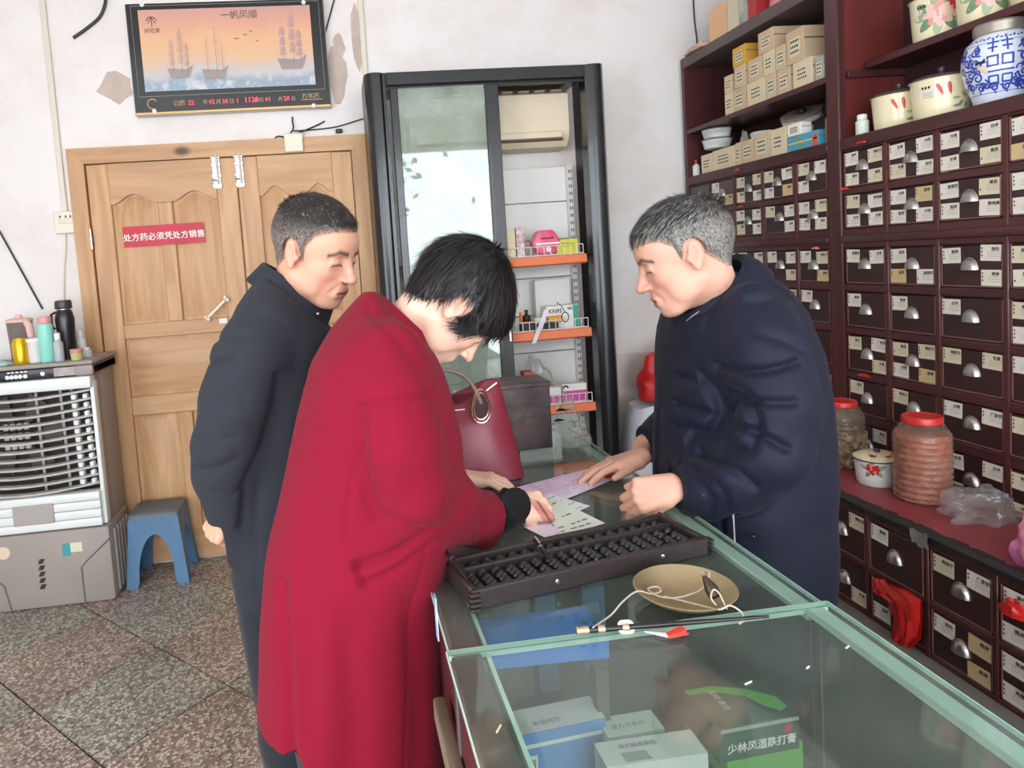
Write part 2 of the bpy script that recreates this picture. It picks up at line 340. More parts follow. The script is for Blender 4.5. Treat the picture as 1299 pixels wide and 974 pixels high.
def leaf(x0, x1):
    yb = Y1-.012; yt = Y1-.031                     # recessed ground and face of the stiles
    z0, z1 = .015, DZ-JW-.004; sw = .105
    lf = MB().box((x0, yb, z0), (x1, Y1-.001, z1)).build('door_leaf', M_pine, door)
    xm = (x0+x1)/2
    def stile(a, b, c, d, m, nm): MB().box((a, yt, c), (b, yb+.001, d), .004).build(nm, m, lf)
    stile(x0, x0+sw, z0, z1, M_pine, 'stile'); stile(x1-sw, x1, z0, z1, M_pine, 'stile')
    stile(x0+sw, x1-sw, z0, .17, M_pineX, 'rail'); stile(x0+sw, x1-sw, .80, .90, M_pineX, 'rail'); stile(x0+sw, x1-sw, 1.20, 1.275, M_pineX, 'rail')
    # top rail with two arches cut in its lower edge
    for a, b in ((x0+sw, xm), (xm, x1-sw)):
        pa = a+(0 if a == x0+sw else .035); pb = b-(.035 if b == xm else 0)
        low = [(pb+(pa-pb)*i/14, 1.885+.05*(0.5-0.5*math.cos(2*PI*i/14))) for i in range(15)]
        pts = [(a, z1), (b, z1), (b, 1.885)]+low+[(a, 1.885)]
        MB().prism([(x, yt, z) for x, z in pts], (0, yb+.001-yt, 0)).build('rail', M_pineX, lf, smooth=False)
    stile(xm-.036, xm+.036, .17, .80, M_pine, 'stile'); stile(xm-.036, xm+.036, 1.275, 1.885, M_pine, 'stile')
    def panel(a, b, c, d, rise, m):
        g = .012; mb = MB(); o = arched(a+g, b-g, c+g, d-g, rise); i_ = arched(a+g, b-g, c+g, d-g, rise, .038)
        r0 = [(x, yb+.0005, z) for x, z in o]; r1 = [(x, yt+.006, z) for x, z in i_]
        mb.loft([r0, r1]); mb.build('panel', m, lf)
    for a, b in ((x0+sw, xm-.036), (xm+.036, x1-sw)):
        panel(a, b, 1.275, 1.885, .05, M_pine); panel(a, b, .17, .80, 0, M_pine)
    panel(x0+sw, x1-sw, .90, 1.20, 0, M_pineX)
    return lf
la = leaf(DX0+JW+.004, DXM-.003); lb = leaf(DXM+.003, DX1-JW-.004)
for lf, xb in ((la, aty(275, 220, Y1-.03).x), (lb, aty(304, 218, Y1-.03).x)):
    mb = MB().box((xb-.02, Y1-.038, 1.935), (xb+.02, Y1-.031, 2.115), .002)
    for zz in (1.95, 2.0, 2.055, 2.095): mb.box((xb-.024, Y1-.044, zz-.008), (xb+.024, Y1-.037, zz+.008), .002)
    mb.tube([(xb+.006, Y1-.05, 1.955), (xb+.006, Y1-.05, 2.11)], .0055, 8); mb.tube([(xb+.006, Y1-.045, 1.975), (xb-.022, Y1-.06, 1.98)], .005, 8)
    mb.build('bolt', mat('galvanised', (214, 214, 208), .3, .7), lf)
for zz in (1.72, 1.0, .35):
    MB().tube([(DX0+JW+.001, Y1-.05, zz-.05), (DX0+JW+.001, Y1-.05, zz+.05)], .006, 8).build('hinge', M_metal, door)
a = aty(263, 404, Y1-.06); b = aty(287, 379, Y1-.06)
hd = MB(); d_ = (b-a).normalized()
for p in (a, b):
    for q in (-1, 1): hd.lathe([(0.001, -.011), (.008, -.008), (.011, 0), (.008, .008), (.001, .011)], p+Vector((d_.z, 0, -d_.x))*q*.008, 12)
hd.tube([a+d_*.012, a+(b-a)*.5, b-d_*.012], [.0085, .0075, .0085], 10)
hd.tube([a, (a.x, Y1-.03, a.z)], .007, 8); hd.tube([b, (b.x, Y1-.03, b.z)], .007, 8)
hd.build('pull_handle', mat('bone_white', (238, 226, 214), .3), la)
c = aty(281, 407, Y1-.033); MB().box((c.x-.012, Y1-.034, c.z-.014), (c.x+.03, Y1-.0305, c.z+.014), .002).build('lock_plate', M_white, la)
# red notice stuck across the left leaf
a = aty(155, 288, Y1-.036); b = aty(261, 311, Y1-.036)
t = thing('door_notice', ((a.x+b.x)/2, Y1-.036, a.z), 'red banner notice with white characters stuck on the left door leaf', 'sign')
M_signred = mat('notice_red', (205, 40, 62), .5, var=.12, vscale=6)
zt_, zb_ = a.z, aty(157, 314, Y1-.036).z
MB().grid([[(a.x+(b.x-a.x)*i/12, Y1-.0365-.0015*math.sin(i*1.3), zb_+(zt_-zb_)*j) for j in (0, 1)] for i in range(13)]).build('paper', M_signred, t)
mb = MB(); text_mb(mb, '处方药必须凭处方销售', .0405, ((a.x+b.x)/2, Y1-.039, zb_+.032), (1, 0, 0), (0, 0, 1), center=True, bold=.0007, res=3)
mb.build('lettering', M_whiteink, t, smooth=False, fixn=False)

# ------------------------------------------------------------------ illuminated calendar sign above the door
yt = Y1-.05
A = aty(157, 3, yt); B = aty(421, 137, yt); tvx0, tvx1, tvz0, tvz1 = -.935, .042, 2.315, 2.86
t = thing('calendar_sign', ((tvx0+tvx1)/2, Y1-.02, tvz0), 'black framed calendar display with a sunset ship picture above the wooden door', 'sign')
tilt = math.radians(0)
MB().box((tvx0, yt, tvz0), (tvx1, Y1-.001, tvz1), .004).build('case', mat('silver_edge', (186, 184, 178), .35, .4), t)
fr = MB().box((tvx0+.004, yt-.004, tvz0+.014), (tvx1-.004, yt+.001, tvz1-.003)).build('front_panel', mat('gloss_black', (24, 25, 28), .12, coat=.6), t)
MB().box((tvx0+.004, yt-.004, tvz0+.003), (tvx1-.004, yt+.001, tvz0+.0135)).build('gold_strip', mat('gold_strip', (205, 165, 110), .3, .6), t)
sx0, sx1, sz0, sz1 = -.874, -.03, 2.43, 2.826
# the printed picture: sunset sky, breaking water, sailing junks (flat print on the panel)
def picture():
    m = bpy.data.materials.new('ship_print'); n, l = nt(m); b = n['Principled BSDF']
    tc = n.new('ShaderNodeTexCoord'); sp = n.new('ShaderNodeSeparateXYZ'); l.new(tc.outputs['Generated'], sp.inputs[0])
    rp = n.new('ShaderNodeValToRGB'); e = rp.color_ramp.elements
    cols = [(0.0, (150, 172, 190)), (.1, (158, 166, 178)), (.2, (196, 196, 198)), (.3, (214, 190, 176)), (.42, (226, 186, 146)), (.62, (232, 180, 142)), (.8, (224, 166, 142)), (1.0, (206, 158, 148))]
    e[0].position = cols[0][0]; e[0].color = (*lin(cols[0][1]), 1); e[1].position = 1; e[1].color = (*lin(cols[-1][1]), 1)
    for p, c in cols[1:-1]: q = e.new(p); q.color = (*lin(c), 1)
    nz = n.new('ShaderNodeTexNoise'); nz.inputs['Scale'].default_value = 6; nz.inputs['Detail'].default_value = 5; l.new(tc.outputs['Object'], nz.inputs['Vector'])
    ma = n.new('ShaderNodeMath'); ma.operation = 'MULTIPLY_ADD'; ma.inputs[1].default_value = .3; l.new(nz.outputs['Fac'], ma.inputs[0]); 
    sb = n.new('ShaderNodeMath'); sb.operation = 'SUBTRACT'; sb.inputs[1].default_value = .15; l.new(sp.outputs[2], sb.inputs[0]); l.new(sb.outputs[0], ma.inputs[2]); l.new(ma.outputs[0], rp.inputs[0])
    vo = n.new('ShaderNodeTexNoise'); vo.inputs['Scale'].default_value = 22; vo.inputs['Detail'].default_value = 4; l.new(tc.outputs['Object'], vo.inputs['Vector'])
    lt = n.new('ShaderNodeMapRange'); lt.inputs[1].default_value = .25; lt.inputs[2].default_value = .05; lt.inputs[3].default_value = 0; lt.inputs[4].default_value = .9; l.new(sp.outputs[2], lt.inputs[0])
    th = n.new('ShaderNodeMapRange'); th.inputs[1].default_value = .5; th.inputs[2].default_value = .65; l.new(vo.outputs['Fac'], th.inputs[0])
    mm = n.new('ShaderNodeMath'); mm.operation = 'MULTIPLY'; l.new(lt.outputs[0], mm.inputs[0]); l.new(th.outputs[0], mm.inputs[1])
    mx = n.new('ShaderNodeMixRGB'); mx.inputs[2].default_value = (*lin((216, 214, 214)), 1); l.new(mm.outputs[0], mx.inputs[0]); l.new(rp.outputs[0], mx.inputs[1])
    l.new(mx.outputs[0], b.inputs['Base Color']); b.inputs['Roughness'].default_value = .16; return m
M_pl = mat('print_line', (150, 150, 150), .4)
yy = yt-.0045
scr = MB().box((sx0, yy-.001, sz0), (sx1, yy, sz1)).build('picture', picture(), t)
for q in ((tvx0+.028, tvx1-.026, 2.845, 2.847), (tvx0+.028, tvx1-.026, 2.405, 2.407), (tvx0+.027, tvx0+.0285, 2.405, 2.847), (tvx1-.0275, tvx1-.026, 2.405, 2.847)):
    MB().box((q[0], yy-.0006, q[2]), (q[1], yy, q[3])).build('frame_line', M_pl, t)
M_ship = mat('print_grey', (160, 146, 142), .3); M_sail = mat('print_mauve', (206, 164, 146), .3); M_foam = mat('print_foam', (226, 220, 216), .3)
def ship(cx, cz, s, ms):
    mb = MB(); y = yy-.004
    mb.m = 0; mb.add([(cx-.06*s, y, cz+.02*s), (cx-.045*s, y, cz-.03*s), (cx+.05*s, y, cz-.03*s), (cx+.075*s, y, cz+.035*s), (cx+.04*s, y, cz+.012*s)], [(0, 1, 2, 3, 4)])
    for dx, h in ((-.03, .17), (.015, .22), (.045, .15)):
        mb.add([(cx+dx*s, y, cz), (cx+dx*s+.002, y, cz), (cx+dx*s+.002, y, cz+h*s), (cx+dx*s, y, cz+h*s)], [(0, 1, 2, 3)])
        mb.m = 1
        for k in range(3):
            a0 = cz+h*s*(.2+.26*k); ys = y+.001+dx*.012; mb.add([(cx+(dx-.018)*s, ys, a0), (cx+(dx+.012)*s, ys, a0), (cx+(dx+.010)*s, ys, a0+.22*h*s), (cx+(dx-.012)*s, ys, a0+.22*h*s)], [(0, 1, 2, 3)])
        mb.m = 0
    mb.build('printed_ship', [M_ship, ms], t, smooth=False, fixn=False)
ship(-.70, 2.52, .95, M_sail); ship(-.53, 2.51, 1.0, mat('print_peach', (226, 178, 148), .3)); ship(-.145, 2.545, 1.1, mat('print_violet', (200, 152, 146), .3))
mb = MB(); X_ = (1, 0, 0); Z_ = (0, 0, 1)
text_mb(mb, '一帆风顺', .046, (-.385, yy-.002, 2.772), X_, Z_, center=True); mb.m = 0
mb.tube(arc((-.812, yy-.002, 2.765), .026, .25, PI-.25, 12), .0022, 5); mb.tube([(-.812, yy-.002, 2.79), (-.812, yy-.002, 2.745)], .002, 5); mb.tube([(-.83, yy-.002, 2.76), (-.812, yy-.002, 2.79), (-.794, yy-.002, 2.76)], .002, 5)
text_mb(mb, '好旺家', .026, (-.812, yy-.002, 2.715), X_, Z_, center=True)
for px, py, s_ in ((300, 49, 1), (311, 44, .8), (318, 40, .6), (326, 52, .5)):
    c = aty(px, py, yy); mb.box((c.x-.012*s_, yy-.002, c.z-.002), (c.x+.012*s_, yy-.0015, c.z+.002))
mb.build('print_lettering', mat('print_brown', (92, 78, 72), .5), t, smooth=False, fixn=False)
M_led = mat('led_red', (255, 62, 96), .4, emit=.7); M_gold = mat('gold_print', (196, 164, 120), .4)
mb = MB(); zb = 2.357
mb.m = 0; text_mb(mb, '公历', .03, (-.745, yy-.0008, zb), X_, Z_); text_mb(mb, '年', .026, (-.60, yy-.0008, zb), X_, Z_); text_mb(mb, '月', .026, (-.535, yy-.0008, zb), X_, Z_); text_mb(mb, '日', .026, (-.47, yy-.0008, zb), X_, Z_); text_mb(mb, '农历', .024, (-.345, yy-.0008, zb), X_, Z_); text_mb(mb, '月', .024, (-.225, yy-.0008, zb), X_, Z_); text_mb(mb, '日', .024, (-.16, yy-.0008, zb), X_, Z_)
text_mb(mb, '万年历', .03, (-.105, yy-.0008, zb+.006), X_, Z_); mb.box((-.11, yy-.0008, zb-.002), (.0, yy-.0004, zb+.001))
mb.tube(arc((-.845, yy-.001, zb+.012), .024, .6, 5.0, 12), .003, 5); text_mb(mb, 'logo', .001, (-.84, yy-.001, zb+.005), X_, Z_) if False else None
mb.build('gold_lettering', M_gold, t, smooth=False, fixn=False)
mb = MB()
for x, s_ in ((-.672, '22'), (-.57, '02'), (-.505, '28'), (-.435, '1'), (-.395, '1128'), (-.29, '01'), (-.197, '28')): text_mb(mb, s_, .03 if s_ != '1128' else .036, (x, yy-.001, zb), X_, Z_, bold=.0006)
mb.build('led_digits', M_led, t, smooth=False, fixn=False)
for px, py in ((180, 6), (385, 3), (196, 141), (398, 134)):
    c = aty(px, py, yy); MB().lathe([(.011, 0), (.011, .003), (.007, .006), (.001, .007)], (0, 0, 0), 14).build('screw_cap', M_white, t).matrix_local = Matrix.Translation(Vector((c.x, yy, c.z))-root_loc(t)) @ Matrix.Rotation(PI/2, 4, 'X')

# ------------------------------------------------------------------ sockets, cords on the back wall
def wall_tube(name, pts, r, m, label, Y=None, cat='cable'):
    P_ = [aty(x, y, (Y or Y1-.008)-(q[0] if q else 0)) for x, y, *q in pts]
    # smooth the drawn course
    out = []
    for i in range(len(P_)-1):
        p0, p1, p2, p3 = P_[max(i-1, 0)], P_[i], P_[i+1], P_[min(i+2, len(P_)-1)]
        for k in range(5):
            t_ = k/5; out.append(0.5*((2*p1)+(p2-p0)*t_+(2*p0-5*p1+4*p2-p3)*t_**2+(3*p1-p0-3*p2+p3)*t_**3))
    out.append(P_[-1]); return tag(MB().tube(out, r, 8).build(name, m), label, cat)
M_wire = mat('black_wire', (44, 42, 42), .5)
wall_tube('cable', [(134, -12), (133, 6), (126, 22), (110, 36), (93, 48)], .008, M_wire, 'short dark cable stub curling down at the top left of the wall')
wall_tube('cable', [(-6, 285), (2, 298), (28, 345), (54, 392)], .005, M_wire, 'thin black cord slanting down the wall behind the cooler')
wall_tube('cord', [(83, 292), (83, 315), (81, 345), (81, 395)], .005, M_cond, 'cream cord hanging straight down from the wall socket')
wall_tube('cable', [(371, 148), (371, 154), (372, 163, .02), (366, 172, .03)], .004, M_wire, 'black lead dropping from the calendar display into the white junction box')
wall_tube('cable', [(412, 153.5), (404, 158), (388, 165, .02), (372, 172, .03), (352, 186, .03), (346, 181, .03), (352, 173, .03), (364, 175, .03)], .004, M_wire, 'black lead looping beside the white junction box under the display')
wall_tube('cable', [(372, 166, .02), (392, 165), (420, 162), (437, 158), (462, 150)], .0035, M_wire, 'thin wire running right from the junction box to the tall black case')
wall_tube('cable', [(426, -8), (420, 14), (412, 44), (405, 70)], .004, M_wire, 'thin wire rising past the right edge of the calendar display')
wall_tube('cable', [(879, -10), (881, 25), (884, 50), (884, 62)], .004, M_wire, 'thin wire hanging on the wall above the left end of the drawer cabinet')
c = aty(430, 166, Y1-.02); tag(MB().box((c.x-.018, Y1-.03, c.z-.01), (c.x+.018, Y1-.001, c.z+.01), .005).build('power_adapter', M_black), 'small black adapter on the wire left of the tall case', 'adapter')
def socket(px, py, h, label, holes):
    c = aty(px, py, Y1-.03); t = thing('wall_socket', (c.x, Y1-.015, c.z-h), label, 'socket')
    MB().box((c.x-h, Y1-(.034 if holes else .065), c.z-h), (c.x+h, Y1-(.0008 if holes else .0455), c.z+h), .004).build('cover_plate', mat('cream_plate', (228, 220, 200), .4), t)
    if holes:
        MB().box((c.x-h*.55, Y1-.0365, c.z-h*.1), (c.x+h*.75, Y1-.033, c.z+h*.3), .003).build('plug', M_cond, t)
        for q in (-.4, .1, .5): MB().box((c.x+q*h-.003, Y1-.0365, c.z+h*.4), (c.x+q*h+.003, Y1-.0335, c.z+h*.62)).build('slot', M_black, t)
socket(83, 282, .055, 'square cream wall socket at the foot of the left conduit', True)
socket(373, 182, .047, 'white junction box above the right door leaf with wires entering', False)

# ------------------------------------------------------------------ evaporative air cooler, left edge
M_taupe = mat('cooler_taupe', (158, 146, 138), .5, var=.1, vscale=4); M_cw = mat('cooler_white', (226, 228, 225), .4); M_grille = mat('grille_grey', (186, 180, 174), .5, var=.12, vscale=20)
M_cdark = mat('cooler_dark', (52, 44, 42), .7)
cx0, cx1, cy0, cy1 = -1.83, -1.145, 3.30, 3.60
ct = thing('air_cooler', ((cx0+cx1)/2, 3.45, 0), 'white and taupe floor-standing air cooler with slatted front at the left edge', 'air cooler')
cz = lambda z: z
MB().box((cx0, cy0+.10, .03), (cx1-.02, cy1, 1.12), .012).build('body', M_taupe, ct)
MB().box((cx1-.036, cy0+.03, .03), (cx1-.02, cy0+.11, 1.12), .004).build('body_side', M_taupe, ct)
tank = MB(); tank.box((cx0, cy0-.02, .0), (cx1-.006, cy1-.02, .365), .02); tk = tank.build('water_tank', M_taupe, ct)
# the raised skirt outline at each corner of the tank
tm = MB(); xg = aty(102, 705, cy0-.02).x
tm.tube([(cx1-.012, cy0-.021, .30), (xg+.03, cy0-.021, .21), (xg, cy0-.021, .18), (xg, cy0-.021, .01)], .004, 6); tm.build('skirt_moulding', mat('dark_taupe', (112, 102, 96), .6), tk)  # moulding in a darker taupe than the tank
xg2 = aty(4, 730, cy0-.02).x; MB().tube([(xg2-.06, cy0-.021, .15), (xg2-.02, cy0-.021, .15), (xg2, cy0-.021, .13), (xg2+.02, cy0-.021, .01)], .004, 6).build('skirt_moulding', MATS['dark_taupe'], tk)
for k in range(5):
    c = aty(52+k*.6, 712+k*8, cy0-.022); MB().prism([(c.x-.016, c.y, c.z-.012), (c.x+.006, c.y, c.z-.012), (c.x+.018, c.y, c.z+.010), (c.x-.006, c.y, c.z+.010)], (0, .004, 0)).build('vent_hole', M_cdark, tk, smooth=False)
c = aty(86, 697, cy0-.022); MB().box((c.x-.025, c.y-.0005, c.z-.03), (c.x+.012, c.y, c.z+.03)).build('sticker', mat('sticker_teal', (70, 150, 160), .5), tk); MB().box((c.x+.0125, c.y-.0005, c.z-.015), (c.x+.065, c.y, c.z+.03)).build('sticker', mat('sticker_cream', (214, 214, 180), .5), tk)
c = aty(4, 702, cy0-.022); MB().prism([Vector((c.x, c.y, c.z))+Vector((.03*math.cos(a), 0, .03*math.sin(a))) for a in [i*PI/10 for i in range(20)]], (0, .002, 0)).build('sticker', mat('sticker_peach', (222, 200, 176), .5), tk)
# side louvres of the tank
for k in range(5):
    y = cy0+.03+k*.045; MB().box((cx1-.008, y, .03), (cx1+.004, y+.014, .33), .003).build('side_rib', M_taupe, tk)
# white lower shutter panel
lp = MB(); 
for k in range(4): lp.box((cx0, cy0-.028+.0, .372+k*.041), (cx1-.03, cy0+.04, .372+k*.041+.039), .006)
lpo = lp.build('lower_panel', M_cw, ct)
a = aty(15, 645, cy0-.03); b = aty(70, 663, cy0-.03)
MB().box((a.x, cy0-.034, b.z), (b.x, cy0-.02, a.z+.005), .004).build('tank_hatch', mat('hatch_taupe', (170, 160, 154), .45), ct)
# opening with curved louvres
MB().box((cx0+.005, cy0+.085, .50), (cx1-.036, cy0+.099, 1.05)).build('fan_recess', M_cdark, ct)
fg = MB(); fcx, fcz = aty(18, 548, cy0).x, aty(18, 555, cy0).z
for k in range(6): fg.box((-.05, -.004, .02), (.05, .004, .15), .003, Matrix.Rotation(k*PI/3, 3, 'Y'))
fo = MB()
for k in range(6):
    a_ = k*PI/3; fo.prism([(fcx+.03*math.cos(a_), cy0+.06, fcz+.03*math.sin(a_)), (fcx+.19*math.cos(a_-.3), cy0+.06, fcz+.19*math.sin(a_-.3)), (fcx+.2*math.cos(a_+.25), cy0+.066, fcz+.2*math.sin(a_+.25))], (0, .003, 0))
fo.lathe([(.05, -.01), (.05, .01)], (0, 0, 0), 4) if False else None
fo.build('fan_blades', mat('fan_grey', (78, 70, 66), .5), ct, smooth=False)
fb = MB()
for k in range(3):
    z = fcz+.045-k*.045
    for j in range(4): fb.box((fcx-.055+j*.03, cy0+.012, z-.016), (fcx-.03+j*.03, cy0+.026, z+.016), .004)
fb.build('emblem_cluster', M_grille, ct); ct.children[-1]['kind'] = 'stuff'
NL = 12
for k in range(NL):
    z = .548+k*.04; P_ = []
    for i in range(15):
        u = i/14; x = cx0+.01+(cx1-.035-cx0-.01)*u; dip = .022*math.sin(PI*u)
        P_.append((x, cy0+.012-.03*math.sin(PI*u), z-dip+.02))
    rings = [[(p[0], p[1]+dy, p[2]+dz) for dy, dz in ((-.012, -.004), (.016, -.0075), (.016, .0075), (-.012, .0055))] for p in P_]
    MB().loft(rings).build('louvre', M_grille, ct)
for k in range(NL-1):                                   # white clips at the right-hand ends of the louvres, in two columns
    z = .575+k*.04
    for x, w_ in ((cx1-.105, .022), (cx1-.055, .02)):
        MB().box((x-w_/2, cy0-.012, z-.006), (x+w_/2, cy0+.02, z+.018), .004).build('louvre_clip', M_cw, ct)
for x in (cx1-.19, cx1-.14, cx1-.30): MB().box((x, cy0+.05, .54), (x+.012, cy0+.058, 1.03)).build('guide_strip', M_grille, ct)
MB().box((cx0, cy0-.012, .53), (cx0+.015, cy0+.04, 1.04)).build('side_frame', M_cw, ct); MB().box((cx1-.034, cy0-.0, .37), (cx1-.014, cy0+.05, 1.05), .006).build('side_frame', M_cw, ct)
MB().box((cx0, cy0-.03, 1.02), (cx1-.016, cy0+.04, 1.078), .012).build('upper_band', M_cw, ct)
MB().box((cx0, cy0-.022, 1.082), (cx1+.0, cy1, 1.128), .006).build('control_head', mat('head_black', (34, 35, 40), .3), ct)
a = aty(67, 462, cy0-.023); b = aty(106, 470, cy0-.023)
MB().box((a.x, cy0-.024, 1.086), (b.x, cy0-.0215, 1.126)).build('worn_label', mat('worn_silver', (178, 166, 164), .5, var=.3, vscale=30), ct)
for px in (8, 13.5, 19, 24.5, 31): c = aty(px, 469, cy0-.024); MB().lathe([(.0095, -.002), (.0095, .002), (.004, .004)], (0, 0, 0), 12).build('button', M_white, ct).matrix_local = Matrix.Translation(Vector((c.x, cy0-.023, 1.099))-root_loc(ct)) @ Matrix.Rotation(PI/2, 4, 'X')
c = aty(53, 466, cy0-.024); MB().lathe([(.010, -.002), (.010, .002), (.004, .004)], (0, 0, 0), 12).build('button', M_white, ct).matrix_local = Matrix.Translation(Vector((c.x, cy0-.023, 1.104))-root_loc(ct)) @ Matrix.Rotation(PI/2, 4, 'X')
mk = MB()
for px in (9, 14, 20, 26, 31): c = aty(px, 462, cy0-.024); mk.box((c.x-.006, cy0-.0228, 1.117), (c.x+.006, cy0-.0221, 1.123))
mk.build('button_marks', M_whiteink, ct)
MB().box((cx1-.085, cy0-.028, 1.08), (cx1-.0, cy1, 1.13), .01).build('head_corner', M_taupe, ct)
MB().box((cx0, cy0-.035, 1.131), (cx1+.004, cy1+.01, 1.15), .007).build('top_lid', M_taupe, ct)
ZT = 1.1505
def on_top(px, py): p = atz(px, py, ZT); return Vector((p.x, min(max(p.y, 3.30), 3.56), ZT))
def pos_px(px, Y): return aty(px, 450, Y).x
# things standing on the cooler (x from the photo, real sizes)
def stand(px, Y): return Vector((aty(px, 440, Y).x, Y, ZT))
c = stand(26, 3.335); tag(MB().lathe([(.029, 0), (.034, .006), (.035, .02), (.035, .095), (.027, .115), (.026, .121), (.022, .119)], c, 28).build('drink_can', mat('gold_can', (232, 186, 30), .25, .55, var=.25, vscale=14)), 'shiny yellow drink can on the air cooler', 'can')
c = stand(43.5, 3.345); tb = thing('travel_mug', c, 'small white ribbed travel mug right of the yellow can', 'mug')
MB().lathe([(.025, 0), (.029, .004), (.03, .1)], c, 28).build('cup', mat('pale_grey', (214, 210, 208), .4), tb); MB().lathe([(.033, .1), (.033, .112), (.03, .115)], c, 28).build('lid', M_white, tb)
c = stand(60, 3.345); tb = thing('water_bottle', c, 'mint green bottle with a pink lid on the air cooler', 'bottle')
MB().lathe([(.031, 0), (.034, .004), (.034, .165), (.031, .178)], c, 28).build('body', mat('mint', (142, 214, 198), .4), tb); MB().lathe([(.027, .178), (.031, .18), (.031, .203), (.028, .21)], c, 28).build('lid', mat('pink_lid', (222, 150, 150), .45), tb)
c = stand(86, 3.40); tb = thing('thermos_flask', c, 'tall dark steel thermos flask with wide screw cap on the air cooler', 'flask')
M_steel = mat('dark_steel', (62, 60, 64), .32, .75)
MB().lathe([(.036, 0), (.039, .005), (.041, .15), (.043, .19), (.036, .222), (.03, .235)], c, 32).build('body', M_steel, tb); MB().lathe([(.029, .232), (.029, .24)], c, 24).build('neck_ring', M_metal, tb)
MB().lathe([(.036, .238), (.038, .242), (.038, .264), (.034, .278), (.02, .28)], c, 32).build('cap', mat('cap_grey', (70, 68, 68), .4, .4), tb)
MB().tube([c+Vector((-.034, -.01, .225)), c+Vector((-.055, -.01, .215)), c+Vector((-.056, -.01, .16)), c+Vector((-.044, -.01, .145))], .006, 8).build('carry_loop', M_black, tb)
c = stand(28, 3.46); tb = thing('juice_jug', c, 'clear plastic jug with pink lid and handle behind the can', 'jug')
M_smoky = glass('smoky_plastic', (.62, .56, .54), 1.45, .3, (120, 110, 106))
MB().lathe([(.045, 0), (.048, .005), (.056, .19)], c, 28, cap1=False).build('vessel', M_smoky, tb); M_pinkp = mat('pale_pink', (226, 184, 176), .45)
MB().lathe([(.06, .19), (.06, .2), (.05, .206), (.018, .21), (.014, .222), (.004, .224)], c, 28).build('lid', M_pinkp, tb)
MB().tube([c+Vector((.04, -.03, .195)), c+Vector((.062, -.045, .17)), c+Vector((.07, -.05, .09)), c+Vector((.062, -.04, .02))], [.014, .018, .017, .014], 10).build('handle', M_pinkp, tb)
def pump(px, Y, h, r, m, label, capm):
    c = stand(px, Y); tb = thing('small_bottle', c, label, 'bottle'); MB().lathe([(r*.95, 0), (r, .003), (r, h*.65), (r*.5, h*.78), (r*.5, h*.8)], c, 20).build('body', m, tb); MB().lathe([(r*.6, h*.78), (r*.6, h), (r*.4, h*1.02)], c, 16).build('cap', capm, tb)
M_clr = mat('clear_grey', (190, 196, 200), .2, alpha=.75)
pump(74, 3.325, .13, .022, M_clr, 'clear sanitiser bottle with white cap left of the thermos', M_white)
pump(103, 3.47, .125, .024, mat('frosted', (206, 204, 200), .5), 'frosted bottle with white cap right of the thermos', M_white)
pump(110, 3.42, .045, .022, mat('frosted_low', (196, 194, 186), .5), 'low clear jar with white lid at the right rear of the cooler top', M_white)
c = stand(96, 3.315); tb = thing('paper_cup', c, 'little pink and green cup in front of the thermos', 'cup')
MB().lathe([(.022, 0), (.024, .003), (.026, .032)], c, 24).build('cup', mat('lime', (186, 190, 120), .5), tb); MB().lathe([(.0265, .0325), (.027, .05), (.024, .052)], c, 24).build('rim_band', mat('dusty_pink', (206, 140, 128), .5), tb)
c = stand(2, 3.34); rngc = random.Random(5); cl = MB(); P_ = [[c+Vector((-.06+.105*i/8, -.04+.07*j/6, max(.0015, .012+.018*math.sin(i*.9+j)*math.cos(j*1.3)-(abs(i-4)/4)**3*.02))) for j in range(7)] for i in range(9)]
tag(cl.grid(P_).build('cleaning_cloth', mat('teal_cloth', (70, 160, 176), .8, rgb2=(214, 224, 224), vscale=20)), 'crumpled blue and white cloth at the left end of the cooler', 'cloth')

# ------------------------------------------------------------------ blue plastic stool
M_blue = mat('faded_blue', (84, 122, 158), .45, var=.15, vscale=6)
sxc, syc, sh = -.985, 3.505, .36
t = thing('plastic_stool', (sxc, syc, 0), 'faded blue plastic stool with arched sides beside the cooler', 'stool')
def sq(h, half, r=.02, n=6):
    out = []
    for qx, qy, a0 in ((1, 1, 0), (-1, 1, PI/2), (-1, -1, PI), (1, -1, 1.5*PI)):
        for i in range(n): a = a0+PI/2*i/(n-1); out.append((sxc+qx*(half-r)+r*math.cos(a), syc+qy*(half-r)*.85+r*math.sin(a), h))
    return out
MB().loft([sq(sh-.022, .122), sq(sh-.006, .121), sq(sh, .112)]).build('seat', mat('worn_seat_grey', (112, 122, 132), .6, var=.2, vscale=7), t)
top_h, bot_h = .118, .15
for ax_ in range(4):
    # a side wall with an arch cut in it; its two feet taper to the floor
    R_ = Matrix.Rotation(ax_*PI/2, 3, 'Z'); n = 16; outer = []
    H0 = sh-.024
    def hw(z): return bot_h+(top_h-bot_h)*z/H0
    pts = [(-hw(0), 0), (-hw(H0), H0), (hw(H0), H0), (hw(0), 0), (hw(0)-.05, 0)]
    for i in range(n+1): a = i/n*PI; pts.append(((hw(0)-.062-.018*math.sin(a))*math.cos(a), .02+.235*math.sin(a)**.7))
    pts.append((-hw(0)+.05, 0))
    o, q = [], []
    for x, z in pts:
        y = -hw(z); o.append(R_ @ Vector((x, y, z))); q.append(R_ @ Vector((x*.98, y+.005, z)))
    f = lambda v: Vector((sxc+v.x, syc+v.y*.85, v.z))
    k = len(pts); mb = MB(); mb.add([f(v) for v in o]+[f(v) for v in q], [tuple(range(k)), tuple(range(2*k-1, k-1, -1))]+[(j, k+j, k+(j+1) % k, (j+1) % k) for j in range(k)])
    mb.build('side', M_blue, t, smooth=False)

